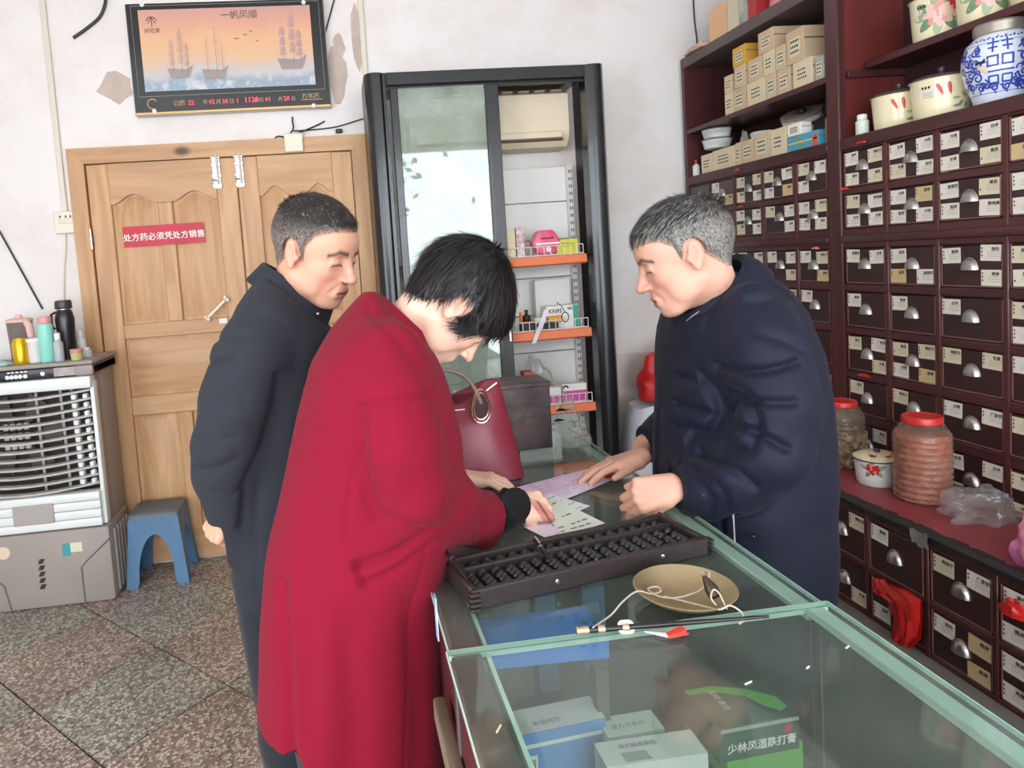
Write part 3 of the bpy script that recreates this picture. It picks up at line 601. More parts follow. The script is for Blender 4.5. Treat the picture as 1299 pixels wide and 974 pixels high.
# ------------------------------------------------------------------ wall air conditioner seen through the tall case
M_ivory = mat('aged_ivory', (226, 208, 180), .45, var=.08, vscale=5)
t = thing('air_conditioner', (.85, 3.6, 2.03), 'aged ivory wall air conditioner seen through the tall case', 'air conditioner')
ax0, ax1 = .42, 1.243
prof = [(3.669, 2.03), (3.52, 2.035), (3.475, 2.075), (3.465, 2.12), (3.466, 2.295), (3.50, 2.312), (3.669, 2.312)]
MB().loft([[(ax0+(ax1-ax0)*u, y, z) for y, z in prof] for u in (0, .02, .98, 1)]).build('body', M_ivory, t)
MB().box((ax0+.03, 3.462, 2.062), (ax1-.035, 3.49, 2.07)).build('outlet_slot', mat('slot_brown', (74, 58, 44), .6), t)
MB().box((ax0+.03, 3.458, 2.073), (ax1-.04, 3.48, 2.108), .004).build('flap', M_ivory, t)
for k in range(9): MB().box((ax0+.06+k*.085, 3.472, 2.3125), (ax0+.115+k*.085, 3.5, 2.3155)).build('intake_bar', M_ivory, t)
# ------------------------------------------------------------------ tall black display case
M_case = mat('case_black', (23, 24, 27), .25, coat=.2); M_casein = mat('case_inner', (24, 24, 26), .35)
FY, BY = 3.30, 3.60; k_ = FY/3.35
fx = lambda px, py: aty(px, py, FY).x
ct = thing('display_case', (.80, 3.45, 0), 'tall black framed display case with sliding glass doors against the back wall', 'display case')
fx0, fx1, fz1 = fx(462, 100), fx(767, 85), aty(620, 86, FY).z
# rounded left post, right post, head, plinth
lpst = MB()
outl = [(fx0, FY+.09), (fx0+.004, FY+.03), (fx0+.02, FY+.006), (fx0+.045, FY-.004), (fx0+.075, FY), (fx0+.085, FY+.012), (fx0+.10, FY+.012), (fx0+.10, FY+.09)]
lpst.prism([(x, y, 0) for x, y in outl], (0, 0, fz1)); lpst.build('left_post', M_case, ct)
MB().prism([(x, y, 0) for x, y in [(fx1, FY+.09), (fx1-.004, FY+.02), (fx1-.02, FY), (fx1-.05, FY-.004), (fx1-.075, FY), (fx1-.10, FY+.012), (fx1-.10, FY+.09)]], (0, 0, fz1)).build('right_post', M_case, ct)
MB().box((fx0+.1, FY+.004, fz1-.062), (fx1-.1, BY, fz1), .004).build('head', M_case, ct)
MB().box((fx0+.1, FY+.01, .0), (fx1-.1, BY, .34), .004).build('plinth', M_case, ct)
MB().box((fx0, FY+.09, 0), (fx0+.025, BY, fz1)).build('side_panel', M_casein, ct); 
MB().box((fx1-.06, FY+.09, 0), (fx1-.035, BY, fz1)).build('side_panel', M_casein, ct)
MB().box((fx1-.075, FY+.12, .34), (fx1-.062, FY+.135, fz1-.07)).build('door_track', mat('track_grey', (120, 122, 124), .3, .6), ct)
MB().box((fx0+.1, FY+.03, fz1-.074), (fx1-.1, FY+.05, fz1-.0625)).build('door_track', M_casein, ct)
# sliding door on the left half
dx0, dx1 = fx(494, 110), fx(632, 110); gx0, gx1 = fx(504, 112), fx(615.5, 107); gz1 = aty(560, 109, FY).z
sd = MB().box((dx1-(dx1-gx1)-.004, FY+.002, .36), (dx1, FY+.028, fz1-.075), .003).build('sliding_door', M_case, ct)
MB().box((dx0, FY+.002, .36), (gx0, FY+.028, fz1-.075), .003).build('door_stile', M_case, sd); MB().box((gx0, FY+.002, gz1), (gx1, FY+.028, fz1-.075), .003).build('door_rail', M_case, sd); MB().box((gx0, FY+.002, .36), (gx1, FY+.028, .42), .003).build('door_rail', M_case, sd)
M_dglass = glass('door_glass', (.84, .91, .86), 1.95, .28, (196, 208, 196))  # strong diffuse layer paints in the pale reflected haze of the pane
MB().box((gx0, FY+.012, .42), (gx1, FY+.018, gz1)).build('glass_pane', M_dglass, sd)
a = aty(653, 425, FY-.001); MB().box((dx1-.02, FY-.004, a.z-.03), (dx1-.008, FY+.003, a.z+.03), .002).build('finger_pull', M_metal, sd)
# ------------------------------------------------------------------ slotted shelf unit inside the case
M_shelfw = mat('shelf_white', (226, 222, 218), .5); M_orange = mat('orange_strip', (232, 120, 72), .45); M_wirew = mat('wire_white', (236, 232, 228), .4)
sy = 3.585; sl, sr = fx0+.12, aty(721, 250, sy-.03).x+.0
st = thing('shelf_unit', (.8, 3.5, .35), 'white slotted shelf unit with orange price strips inside the tall case', 'shelf')
zc_ = .36
while zc_ < 1.93:
    z2 = min(zc_+.2, 1.945); MB().box((sl, sy, zc_), (sr, sy+.01, z2-.004), .002).build('back_panel', M_shelfw, st); zc_ += .2
for x in (sr-.0, .62, sl-.015): 
    up = MB().box((x, sy-.03, .345), (x+.028, sy+.005, 1.95)).build('upright', M_shelfw, st)
    if x == sr:
        sb = MB()
        for k in range(40):
            for dx in (.006, .017): sb.box((x+dx, sy-.0315, .40+k*.0385), (x+dx+.005, sy-.0295, .40+k*.0385+.016))
        o_ = sb.build('slots', mat('slot_dark', (70, 66, 64), .7), up); o_['kind'] = 'stuff'
SHZ = []
for zs, yfr in ((1.475, 3.36), (1.10, 3.345), (.718, 3.335)):
    a_ = aty(645, 322, yfr).x; xr = {1.475: aty(744, 319, yfr).x, 1.10: aty(750, 408, yfr).x, .718: aty(755, 500, yfr).x}[zs]
    xl = sl+.0
    shf = MB().box((xl, yfr+.012, zs-.012), (min(xr-.01, fx1-.065), sy-.031, zs)).build('shelf_board', M_shelfw, st)
    MB().prism([(xl, yfr+.012, zs-.05), (xl, yfr-.004, zs-.042), (xl, yfr+.002, zs-.004), (xl, yfr+.014, zs)], (xr-xl, 0, 0)).build('price_strip', M_orange, shf)
    wf_ = MB(); zt2 = zs+.048
    for z in (zs+.004, zt2): wf_.tube([(xl, yfr+.012, z), (xr-.012, yfr+.012, z)], .0022, 6)
    n_ = int((xr-xl)/.034)
    for k in range(n_+1): x = xr-.012-k*.034; wf_.tube([(x, yfr+.012, zs), (x, yfr+.012, zt2)], .0018, 5)
    wf_.build('wire_fence', M_wirew, shf); SHZ.append((zs, yfr, xr))
# goods on the shelves
def carton(name, lo, hi, m, label, cat='box', group=None, bev=.002, rotz=0, extra=None):
    c = Vector(((lo[0]+hi[0])/2, (lo[1]+hi[1])/2, lo[2])); t = thing(name, c, label, cat, group)
    MB().box(lo, hi, bev).build('carton', m, t)
    return t
def lid_seam(t, lo, hi, m):
    pass
z1_, z2_, z3_ = .7181, 1.1001, 1.4751
zq = z3_
def pt(t, s, size, pos, m, ax=(1, 0, 0), ay=(0, 0, 1), **k):
    mb = MB(); text_mb(mb, s, size, pos, ax, ay, **k); return mb.build('lettering', m, t, smooth=False, fixn=False)
a, b = aty(641, 268, 3.40), aty(646, 305, 3.40)
t = carton('medicine_box', (.845, 3.39, zq), (.905, 3.43, zq+.148), mat('cream_box', (238, 222, 190), .6), 'narrow cream box beside the sliding door on the top orange shelf')
t = carton('medicine_box', (.912, 3.395, zq), (.953, 3.425, zq+.072), mat('pink_pattern', (206, 140, 150), .6, rgb2=(232, 222, 216), vscale=40), 'pink patterned box on the top orange shelf, lower of two stacked')
t = carton('medicine_box', (.912, 3.395, zq+.0725), (.953, 3.425, zq+.152), mat('pink_pattern2', (196, 120, 136), .6, rgb2=(236, 228, 222), vscale=46), 'pink patterned box on the top orange shelf, upper of two stacked')
c = aty(694, 296, 3.40); c.z = zq+.06
t = thing('candy_tin', (c.x, c.y, zq), 'round pink and red scalloped box lying on its edge on the top shelf', 'box')
pk = mat('hot_pink', (222, 70, 110), .4, rgb2=(236, 120, 150), vscale=18)
def lobed(r, y, k=.05): return [(c.x-.008+r*(1+k*math.cos(6*a))*math.cos(a), y, zq+.069+r*.93*(1+k*math.cos(6*a))*math.sin(a)) for a in [2*PI*i/60 for i in range(60)]]
MB().loft([lobed(.062, 3.455), lobed(.068, 3.45), lobed(.068, 3.392), lobed(.06, 3.386)]).build('body', pk, t)
lo2 = [[(x+.02, y-.001, z) for x, y, z in lobed(.066, 3.386)], [(x+.02, y-.001, z) for x, y, z in lobed(.066, 3.378)]]
MB().box((c.x-.065, 3.3845, zq+.058), (c.x+.06, 3.386, zq+.066)).build('white_band', M_whiteink, t); MB().prism([(c.x+.013*math.cos(a), 3.3845, zq+.033+.013*math.sin(a)) for a in [i*PI/10 for i in range(20)]], (0, .0015, 0)).build('badge', M_whiteink, t)
mb = MB(); mb.box((c.x-.04, 3.3843, zq+.085), (c.x+.03, 3.3853, zq+.092)); mb.build('print_mark', mat('maroon', (120, 20, 50), .6), t)
ylw = mat('lemon', (214, 206, 52), .5)
t = carton('medicine_box', (1.125, 3.40, zq), (1.235, 3.46, zq+.078), ylw, 'bright yellow box at the right end of the top orange shelf')
pt(t, '清凉含片', .018, (1.18, 3.3995, zq+.044), M_ink, center=True)
zq = z2_
t = carton('mask_box', (1.055, 3.42, zq), (1.225, 3.50, zq+.115), M_whiteink, 'white and green mask box on the middle orange shelf')
pt(t, 'KN95', .03, (1.065, 3.4195, zq+.078), M_ink, bold=.0006); MB().box((1.195, 3.4185, zq+.001), (1.2245, 3.4195, zq+.113)).build('green_end', mat('sea_green', (70, 160, 140), .5), t); MB().box((1.165, 3.4185, zq+.09), (1.192, 3.4193, zq+.105)).build('print_mark', mat('grey_print', (150, 150, 150), .6), t)
t = carton('plain_box', (1.025, 3.505, zq), (1.215, 3.54, zq+.25), mat('film_white', (216, 210, 208), .3), 'large white wrapped pack standing behind the mask box')
t = carton('black_case', (.905, 3.375, zq), (1.10, 3.415, zq+.035), mat('slate', (52, 48, 48), .6), 'flat dark case on the middle orange shelf behind the wire')
t = carton('tool_tray', (.905, 3.376, zq+.0355), (.985, 3.412, zq+.048), mat('brick_red', (150, 62, 44), .5), 'small red tray on the dark case')
t = thing('glass_vial', (.94, 3.39, zq+.049), 'little dark brown bottle on the red tray', 'bottle'); MB().lathe([(.02, 0), (.021, .003), (.021, .03), (.008, .038), (.008, .05)], (.94, 3.393, zq+.049), 20).build('body', mat('amber', (60, 30, 14), .15), t); MB().lathe([(.0095, .048), (.0095, .06)], (.94, 3.393, zq+.049), 14).build('cap', M_black, t)
tag(MB().box((.905, 3.38, zq+.0485), (.916, 3.40, zq+.10), .003).build('orange_vial', mat('tangerine', (232, 130, 40), .4)), 'slim orange vial at the left end of the red tray', 'vial')
tag(MB().lathe([(.03, 0), (.032, .004), (.032, .026), (.028, .03)], (1.012, 3.394, zq+.0355), 24).build('tape_roll', mat('tape_white', (228, 222, 214), .5)), 'white round roll between brown bottle and orange block', 'roll')
tag(MB().box((1.05, 3.378, zq+.0355), (1.125, 3.41, zq+.066), .004).build('orange_block', mat('amber_block', (240, 166, 52), .4)), 'orange yellow block lying on the dark case', 'box')
a = aty(690, 393, 3.335); b = aty(675, 436, 3.33); d_ = Vector((.028, 0, .004))
tag(MB().grid([[a+(b-a)*i/6+Vector((0, -.006*math.sin(i), 0))+d_*j*(1-.25*abs(i-3)/3) for j in (0, .5, 1)] for i in range(7)]).build('paper_tag', mat('paper_white', (226, 224, 226), .6)), 'strip of white paper hanging over the middle orange strip', 'tag')
t = thing('spectacles', (1.13, 3.34, zq+.02), 'black rimmed spectacles hooked over the middle orange strip', 'glasses')
c = aty(717, 402, 3.325); MB().tube([c+Vector((.018*math.cos(a), 0, .024*math.sin(a))) for a in [2*PI*i/20 for i in range(20)]], .0025, 6, closed=True).build('rim', M_black, t); MB().tube([c+Vector((.0, 0, .026)), c+Vector((-.012, .01, .055)), c+Vector((-.03, .03, .075))], .0022, 6).build('temple', M_black, t)
zq = z1_
boxes = [((.905, 3.37), (.955, 3.45), .175, mat('rust_red', (190, 74, 60), .6, rgb2=(206, 110, 84), vscale=9), 'upright orange red box on the lowest shelf left of the crumpled bag'), 
         ((.73, 3.40), (.86, 3.46), .16, mat('maroon_box', (178, 84, 72), .6, rgb2=(206, 178, 150), vscale=7), 'red patterned carton behind the glass on the lowest shelf'),
         ((.50, 3.40), (.64, 3.46), .135, mat('cream_green', (206, 204, 176), .6, rgb2=(176, 180, 140), vscale=9), 'cream and green carton behind the glass above the handbag handles')]
for (xa, ya), (xb, yb), h, m, lab in boxes:
    t = carton('medicine_box', (xa, ya, zq), (xb, yb, zq+h), m, lab)
    if 'patterned' in lab: pt(t, '万通筋骨片', .02, ((xa+xb)/2, ya-.0005, zq+.1), M_whiteink, center=True)
t = carton('medicine_box', (.98, 3.375, zq), (1.095, 3.42, zq+.085), mat('white_pink', (230, 224, 226), .5), 'white box with pink base on the lowest shelf, left of two'); MB().box((.981, 3.3735, zq+.005), (1.094, 3.3747, zq+.045)).build('pink_band', mat('magenta', (206, 84, 160), .5), t)
t = carton('medicine_box', (1.105, 3.375, zq), (1.23, 3.42, zq+.095), M_whiteink, 'white box with magenta base on the lowest shelf, right of two'); MB().box((1.106, 3.3735, zq+.005), (1.229, 3.3747, zq+.06)).build('pink_band', MATS['magenta'], t); MB().tube(arc((1.118, 3.372, zq+.075), .012, 0, PI, 8), .004, 6).build('print_mark', M_ink, t)
def crumple(name, c, rx, ry, h, m, label, cat, seed, n=18, peak=1.0, sharp=.35):
    """A crushed film bag: a closed, creased hump."""
    rg = random.Random(seed); from mathutils import noise
    P_ = []
    for i in range(n+1):
        row = []
        for j in range(2*n):
            u = i/n; a = 2*PI*j/(2*n); rr = math.sin(u*PI*.5)**.8
            v = Vector((math.cos(a)*rr, math.sin(a)*rr, math.cos(u*PI*.5)))
            k = 1+sharp*noise.noise(v*2.1+Vector((seed*3.1, 0, 0)))+sharp*.6*abs(noise.noise(v*4.7+Vector((0, seed*1.7, 0))))
            row.append(Vector(c)+Vector((v.x*rx*k, v.y*ry*k, max(0.001, v.z*h*k*peak))))
        P_.append(row+[row[0]])
    mb = MB(); mb.grid(P_); mb.add([P_[-1][j] for j in range(2*n)], [tuple(range(2*n))])
    return tag(mb.build(name, m, fixn=True), label, cat)
M_film = glass('clear_film', (.93, .93, .93), 1.5, .12, (225, 225, 225), .12)
crumple('plastic_bag', (1.01, 3.49, zq), .085, .026, .20, M_film, 'crumpled clear plastic bag on the lowest shelf', 'bag', 4)

# ------------------------------------------------------------------ sacks on the far side of the counter
M_sack = mat('woven_white', (212, 212, 220), .7, bump=.3, bscale=25)
def sack(c, rx, ry, h, seed, m, label, name='woven_sack', top=.75):
    from mathutils import noise
    rings = []
    for i in range(15):
        u = i/14; s = (.86+.16*math.sin(PI*min(1, u*1.15)))*(1 if u < .85 else 1-(u-.85)*(1-top)*5)
        ring = []
        for j in range(36):
            a = 2*PI*j/36; q = 1+.07*noise.noise(Vector((math.cos(a)*2, math.sin(a)*2, u*5+seed))); e_ = lambda v: math.copysign(abs(v)**.7, v)
            ring.append((c[0]+rx*s*q*e_(math.cos(a)), c[1]+ry*s*q*e_(math.sin(a)), c[2]+h*u*(1+.03*noise.noise(Vector((a, seed, 2))))))
        rings.append(ring)
    return tag(MB().loft(rings).build(name, m), label, 'sack')
sack((1.62, 3.42, 0), .19, .15, .66, 1, M_sack, 'white woven sack beside the tall black case, with a red bag on it')
M_redfilm = mat('red_film', (206, 38, 36), .35, var=.2, vscale=14)
crumple('red_bag', (1.69, 3.42, .687), .15, .12, .25, M_redfilm, 'red plastic bag on the white sack by the back wall', 'bag', 9, sharp=.22)

# ------------------------------------------------------------------ medicine drawer cabinet along the right wall
XU, XB = 1.95, 2.33
M_cab = wood('cabinet_maroon', (82, 42, 42), (62, 31, 33), 1.0, .38, 'Y', knots=False); M_cabz = wood('cabinet_maroon_upright', (84, 43, 42), (66, 32, 33), 1.0, .38, 'Z', knots=False)
M_draw = mat('drawer_dark', (58, 32, 34), .4, var=.2, vscale=5, bump=.05, bscale=30); M_red = wood('partition_red', (112, 46, 42), (92, 36, 35), .8, .4, 'Z', knots=False)
M_edge = mat('worn_edge', (134, 92, 82), .5, var=.25, vscale=20); M_dusty = mat('dusty_board', (98, 82, 80), .6, var=.15)
M_cup = mat('cup_pull_silver', (172, 168, 162), .34, .92)
M_lab = [mat('label_white', (226, 218, 204), .7), mat('label_cream', (216, 204, 176), .7), mat('label_yellow', (206, 180, 132), .7)]
CYL, CYM0, CYM1, CYR = 3.64, 2.54, 2.47, 1.36
cab = thing('drawer_cabinet', (2.14, 2.5, 0.26), 'huge dark maroon herb cabinet with rows of small labelled drawers along the right wall', 'cabinet')
MB().box((XU+.02, CYR, .26), (XB, CYL, 1.80)).build('carcass', M_draw, cab)
MB().box((XU, CYL-.03, .26), (XB, CYL, 2.484), .003).build('end_panel', M_cabz, cab)
MB().box((2.235, CYR, 1.80), (XB, CYL-.03, 2.95)).build('back_panel', M_draw, cab)
MB().box((XU, CYM0-.03, 2.43), (2.24, CYL+.003, 2.484), .003).build('top_board', M_dusty, cab)
MB().box((XU, CYM1, .26), (XU+.03, CYM0, 2.95), .004).build('pilaster', M_cabz, cab)
pm = MB().box((XU+.03, CYM1+.012, 1.80), (2.236, CYM1+.03, 2.95)).build('partition', M_red, cab)
MB().box((1.99, CYM1-.004, 2.075), (2.236, CYM1+.012, 2.103), .002).build('shelf_batten', M_cab, pm)
MB().box((XU+.012, CYM1, 1.80), (XU+.016, CYM1+.012, 2.95)).build('groove', M_draw, pm)
MB().box((XU, CYR, 1.80), (2.236, CYM1, 1.846), .003).build('shelf_board', M_cab, cab); MB().box((XU, CYM0, 1.80), (2.236, CYL-.03, 1.846), .003).build('shelf_board', M_cab, cab)
MB().box((XU+.003, CYM0, 2.075), (2.236, CYL-.03, 2.099), .002).build('shelf_board', M_cab, cab); MB().box((2.06, CYR, 2.103), (2.236, CYM1-.003, 2.130), .002).build('shelf_board', M_cab, cab)
ROWS = [(1.658, 1.792), (1.503, 1.632), (1.292, 1.428), (1.126, 1.263), (.957, 1.098), (.792, .925), (.60, .757)]
rails = [(1.792, 1.80), (1.632, 1.658), (1.428, 1.503), (1.263, 1.292), (1.098, 1.126), (.925, .957), (.757, .792), (.26, .60)]
for z0, z1 in rails:
    for ya, yb in ((CYR, CYM1), (CYM0, CYL-.03)):
        mb = MB().box((XU+.004, ya, z0), (XU+.03, yb, z1), .003)
        if z1-z0 > .06 and z0 > 1: mb.box((XU-.008, ya, z0+.02), (XU+.01, yb, z0+.05), .008)
        mb.build('rail', M_cab, cab)
CR = [2.468, 2.258, 2.050, 1.818, 1.590, CYR]; CL = [3.61, 3.404, 3.187, 2.963, 2.737, 2.541]
for C_ in (CR[1:-1], CL[1:-1]):
    for y in C_: MB().box((XU+.002, y-.009, .60), (XU+.03, y+.009, 1.80), .003).build('stile', M_cabz, cab)
HERBS = ['甘草', '黄芪', '当归', '白术', '茯苓', '陈皮', '半夏', '川芎', '白芍', '熟地黄', '党参', '桔梗', '防风', '柴胡', '黄芩', '金银花', '枸杞子', '广金钱草']
def label_mesh(k):
    m = MB(); W, H = .0325, .0245; rg = random.Random(50+k)
    m.m = 0; m.box((-.0008, -W, -H), (0, W, H))
    m.m = 1; s = HERBS[k % len(HERBS)]
    text_mb(m, s, .0125, (-.0009, -.002 if len(s) < 3 else .004, .0075), (0, -1, 0), (0, 0, 1), 1, bold=.0004)
    m.m = 2
    for j in range(3):                                  # fine print below the title
        z = .0025-j*.0065; y0 = .008
        while y0 > -W+.004: w_ = rg.uniform(.003, .007); m.box((-.0012, y0-w_, z-.0011), (-.0009, y0, z+.0011)); y0 -= w_+.002
    m.m = 1
    for j in range(3): z = .014-j*.011; m.box((-.0012, W-.007, z-.003), (-.0009, W-.003, z+.003)) if rg.random() < .7 else None
    me = m.mesh('drawer_label', [M_lab[2 if k in (4, 13) else (1 if k % 5 == 1 else 0)], mat('soft_ink', (84, 76, 68), .8), mat('fine_print', (176, 168, 154), .8)], smooth=False, fixn=False); return me
LABS = [label_mesh(k) for k in range(18)]
def cup_mesh(s=1.0):
    m = MB(); P_ = []
    for i in range(9):
        a = PI*i/8; row = []
        for j in range(7):
            b = PI/2*j/6; row.append((-.019*s*math.sin(b)*1.0-.0005, .027*s*math.cos(a)*math.cos(b)**.8, .036*s*math.sin(a)*math.cos(b)**.6 if i not in (0, 8) else 0))
        P_.append(row)
    # half dome: base rim on the wood, open underneath
    P_ = [[(-.018*s*math.sin(PI*min(u, 1))**.8*(1-.35*v)-.001 if False else -.017*s*math.sqrt(max(0, 1-(math.cos(PI*i/10)*r_)**2-(math.sin(PI*i/10)*r_)**2))-.0008,
           .027*s*math.cos(PI*i/10)*r_, .036*s*math.sin(PI*i/10)*r_) for u, v, r_ in [(0, 0, q/7) for q in range(8)]] for i in range(11)]
    m.grid(P_); m.tube([(-.001, .0285*s*math.cos(PI*i/10), .0375*s*math.sin(PI*i/10)) for i in range(11)], .002*s, 5)
    return m.mesh('cup_pull', M_cup)
CUP = cup_mesh()
DM = {}
def drawer(parent, xf, ya, yb, z0, z1, labels, rg, dull=False):
    """ya > yb: far and near edge of the front; labels: which corners carry one (0 far-top 1 near-top 2 far-bottom 3 near-bottom)."""
    w_, h = ya-yb-.022, z1-z0-.006; key = (round(w_, 3), round(h, 3), dull)
    if key not in DM:
        m = MB(); m.box((0, -w_/2, -h/2), (.03, w_/2, h/2), .003)
        DM[key] = m.mesh('drawer', mat('drawer_grey', (86, 74, 74), .5, var=.15) if dull else M_draw)
        e = MB()                                         # thin worn bead round the front
        for q in ((-w_/2, -h/2, -w_/2+.004, h/2), (w_/2-.004, -h/2, w_/2, h/2), (-w_/2, -h/2, w_/2, -h/2+.004)): e.box((-.002, q[0], q[1]), (.002, q[2], q[3]))
        DM[key, 'e'] = e.mesh('edge_bead', M_edge if not dull else M_dusty, smooth=False)
    jx = rg.choice([0, 0, 0, 0, -.004, .003]); yc, zc2 = (ya+yb)/2, (z0+z1)/2
    d = put('drawer', DM[key], parent, (xf+.008+jx, yc, zc2))
    def sub(nm, me, dx, dy, dz, rot=0):
        o = bpy.data.objects.new(nm, me); COL.objects.link(o); o.parent = d; o.location = (dx, dy, dz); o.rotation_euler = (rot, 0, 0); return o
    sub('edge_bead', DM[key, 'e'], 0, 0, 0)
    sub('cup_pull', CUP, -.001, rg.uniform(-.004, .004), -.012+rg.uniform(-.004, .003))
    for q in labels:
        dy = (w_/2-.038)*(1 if q in (0, 2) else -1); dz = (h/2-.028)*(1 if q < 2 else -1)
        sub('drawer_label', rg.choice(LABS), -.0005, dy+rg.uniform(-.003, .003), dz+rg.uniform(-.004, .003), rg.uniform(-.04, .04))
rg = random.Random(11)
FULL = (0, 1, 2, 3)
LR = {(0, 0): FULL, (0, 1): FULL, (0, 2): FULL, (0, 3): (0, 2), (1, 0): FULL, (1, 1): FULL, (1, 2): FULL, (1, 3): (0, 2), (2, 0): (0, 1), (2, 1): (0, 2, 3), (2, 2): (0, 1, 3), (2, 3): (0, 2),
      (3, 0): (0,), (3, 1): (0,), (3, 2): (0,), (3, 3): (0, 2), (4, 0): (0, 1, 3), (4, 1): FULL, (4, 2): (0, 1), (4, 3): (0,), (5, 0): (0,), (5, 1): (0,), (5, 2): (0, 1), (5, 3): (0,), (6, 0): (1,), (6, 1): (0, 2), (6, 2): (0, 2, 1), (6, 3): (0, 2)}
for r_, (z0, z1) in enumerate(ROWS):
    for c_ in range(5): drawer(cab, XU, CR[c_], CR[c_+1], z0, z1, LR.get((r_, c_), (0, 1)), rg)
LL = {(0, 0): (), (0, 1): (0, 3), (0, 2): FULL, (0, 3): FULL, (0, 4): (0, 2, 1), (1, 0): (), (1, 1): (0, 3), (1, 2): FULL, (1, 3): (0, 1, 3), (1, 4): FULL, (2, 3): (0, 1, 3), (2, 4): (0, 1, 3), (3, 3): (0, 1), (3, 4): (0,), (4, 4): (0,), (5, 4): (1,), (6, 4): (0,)}
for r_, (z0, z1) in enumerate(ROWS):
    for c_ in range(5): drawer(cab, XU, CL[c_], CL[c_+1], z0, z1, LL.get((r_, c_), (0, 1)), rg, dull=(c_ < 2 and r_ < 2))

# ------------------------------------------------------------------ low drawer chest in front, standing on a cement ledge
XL, ZL, ZK = 1.598, .632, .26
struct(MB().box((1.235, .2, 0), (XU-.001, 2.95, ZK), .006).build('trim_5', M_cement))
ch = thing('drawer_chest', (1.77, 2.0, ZK), 'low dark chest of two drawer rows with a red covered top', 'chest')
LYA, LYB = 2.62, .86
MB().box((XL+.02, LYB, ZK), (XU-.003, LYA, .600)).build('carcass', M_draw, ch)
edge = MB(); rg2 = random.Random(8); n = 120; P_ = []
for i in range(n+1):
    y = LYA+(LYB-LYA)*i/n; P_.append([(XL-.004+rg2.uniform(-.003, .003), y, .604+rg2.uniform(-.004, .004)), (XL-.008, y, .624), (XL+.004, y, .634), (XL+.022+rg2.uniform(-.008, .01), y, .6345)])
edge.grid(P_).build('black_edging', mat('black_tape', (38, 32, 34), .6, bump=.4, bscale=40), ch)
MB().box((XL, LYB, .598), (XU-.003, LYA, ZL), .004).build('top', mat('top_brown', (70, 36, 36), .5), ch)
MB().box((XL+.012, LYB+.01, ZL), (XU-.004, LYA-.01, ZL+.0018)).build('red_cover', mat('red_oilcloth', (150, 62, 68), .5, var=.2, vscale=7, bump=.12, bscale=14), ch)
CB = [2.392, 2.172, 1.950, 1.728, 1.522, 1.315, 1.10]
for z0, z1 in ((.585, .60), (.412, .43), (ZK, .272)): MB().box((XL+.004, LYB, z0), (XL+.03, LYA, z1), .002).build('rail', M_cab, ch)
for y in CB: MB().box((XL+.002, y-.006, ZK), (XL+.03, y+.006, .60), .002).build('stile', M_cabz, ch)
LB = {(0, 1): (0, 1), (0, 2): (0,), (0, 3): (0, 1), (0, 4): (0, 2), (1, 1): (0, 2, 3), (1, 2): (0, 2), (1, 3): (0, 1, 3), (1, 4): (0, 2)}
for r_, (z0, z1) in enumerate(((.43, .585), (.272, .412))):
    for c_ in range(6): drawer(ch, XL, CB[c_], CB[c_+1], z0, z1, LB.get((r_, c_), (0, 1)), rg)

# ------------------------------------------------------------------ goods on the cabinet
M_kraft = [mat('carton_tan', (208, 180, 146), .7, var=.08), mat('carton_pale', (222, 202, 168), .7, var=.06), mat('carton_pink', (212, 186, 156), .7, var=.06)]
def cart(pa, pb, py, z0, h, dep, m, label, X=1.962, lab=True, name='carton', letters=None, group=None):
    ya, yb = atx(pa, py, X).y, atx(pb, py, X).y
    t = thing(name, (X+dep/2, (ya+yb)/2, z0), label, 'box', group)
    MB().box((X, yb+.002, z0), (X+dep, ya-.002, z0+h), .002).build('carton', m, t)
    MB().box((X+.004, yb+.0015, z0+h*.62), (X+dep-.004, yb+.0021, z0+h*.66)).build('lid_line', M_dusty, t)
    if lab:
        w_ = ya-yb; MB().box((X-.001, yb+w_*.22, z0+h*.2), (X-.0002, ya-w_*.22, z0+h*.75)).build('paper_label', M_lab[1], t)
        mb = MB(); rr = random.Random(int(pa*7)); 
        for j in range(3):
            y0 = ya-w_*.27
            while y0 > yb+w_*.3: q = rr.uniform(.006, .012); mb.box((X-.0014, y0-q, z0+h*(.62-.16*j)), (X-.001, y0, z0+h*(.68-.16*j))); y0 -= q+.004
        o_ = mb.build('print_mark', M_ink, t, smooth=False); o_['kind'] = 'stuff'
    return t
zb = 2.1
row1 = [(929, 946), (947, 971), (971.5, 985), (986, 1003), (1006, 1031)]
words1 = ['first', 'second', 'third', 'fourth', 'fifth']
for k, (a, b) in enumerate(row1): cart(a, b, 120, zb, .105, .17, M_kraft[k % 3], '%s carton from the left in the bottom row on the upper left shelf' % words1[k], group='cartons on the upper left shelf')
row2 = [(920, 930, .10), (931, 946, .10), (948.5, 967, .10), (968, 983, .10), (984, 997, .10), (998, 1021, .135)]
for k, (a, b, h) in enumerate(row2): cart(a, b, 100, zb+.1055 if k else zb+.06, h, .16, M_kraft[(k+1) % 3], '%s carton from the left in the second row on the upper left shelf' % ['leftmost, lower set', 'second', 'third', 'fourth', 'fifth', 'sixth and largest'][k], group='cartons on the upper left shelf') if k else None
cart(918, 928.5, 100, zb, .10, .15, M_kraft[1], 'carton tucked at the far left of the upper left shelf, lower of two', group='cartons on the upper left shelf'); cart(918, 928.5, 100, zb+.1005, .085, .15, M_kraft[2], 'carton tucked at the far left of the upper left shelf, upper of two', group='cartons on the upper left shelf')
cart(929, 946, 80, zb+.2062, .088, .15, mat('ochre_carton', (214, 160, 62), .6), 'ochre yellow carton on top of the pile on the upper left shelf')
cart(962, 982, 80, zb+.2062, .095, .16, M_kraft[0], 'open tan carton on top of the middle of the pile', group='cartons on the upper left shelf')
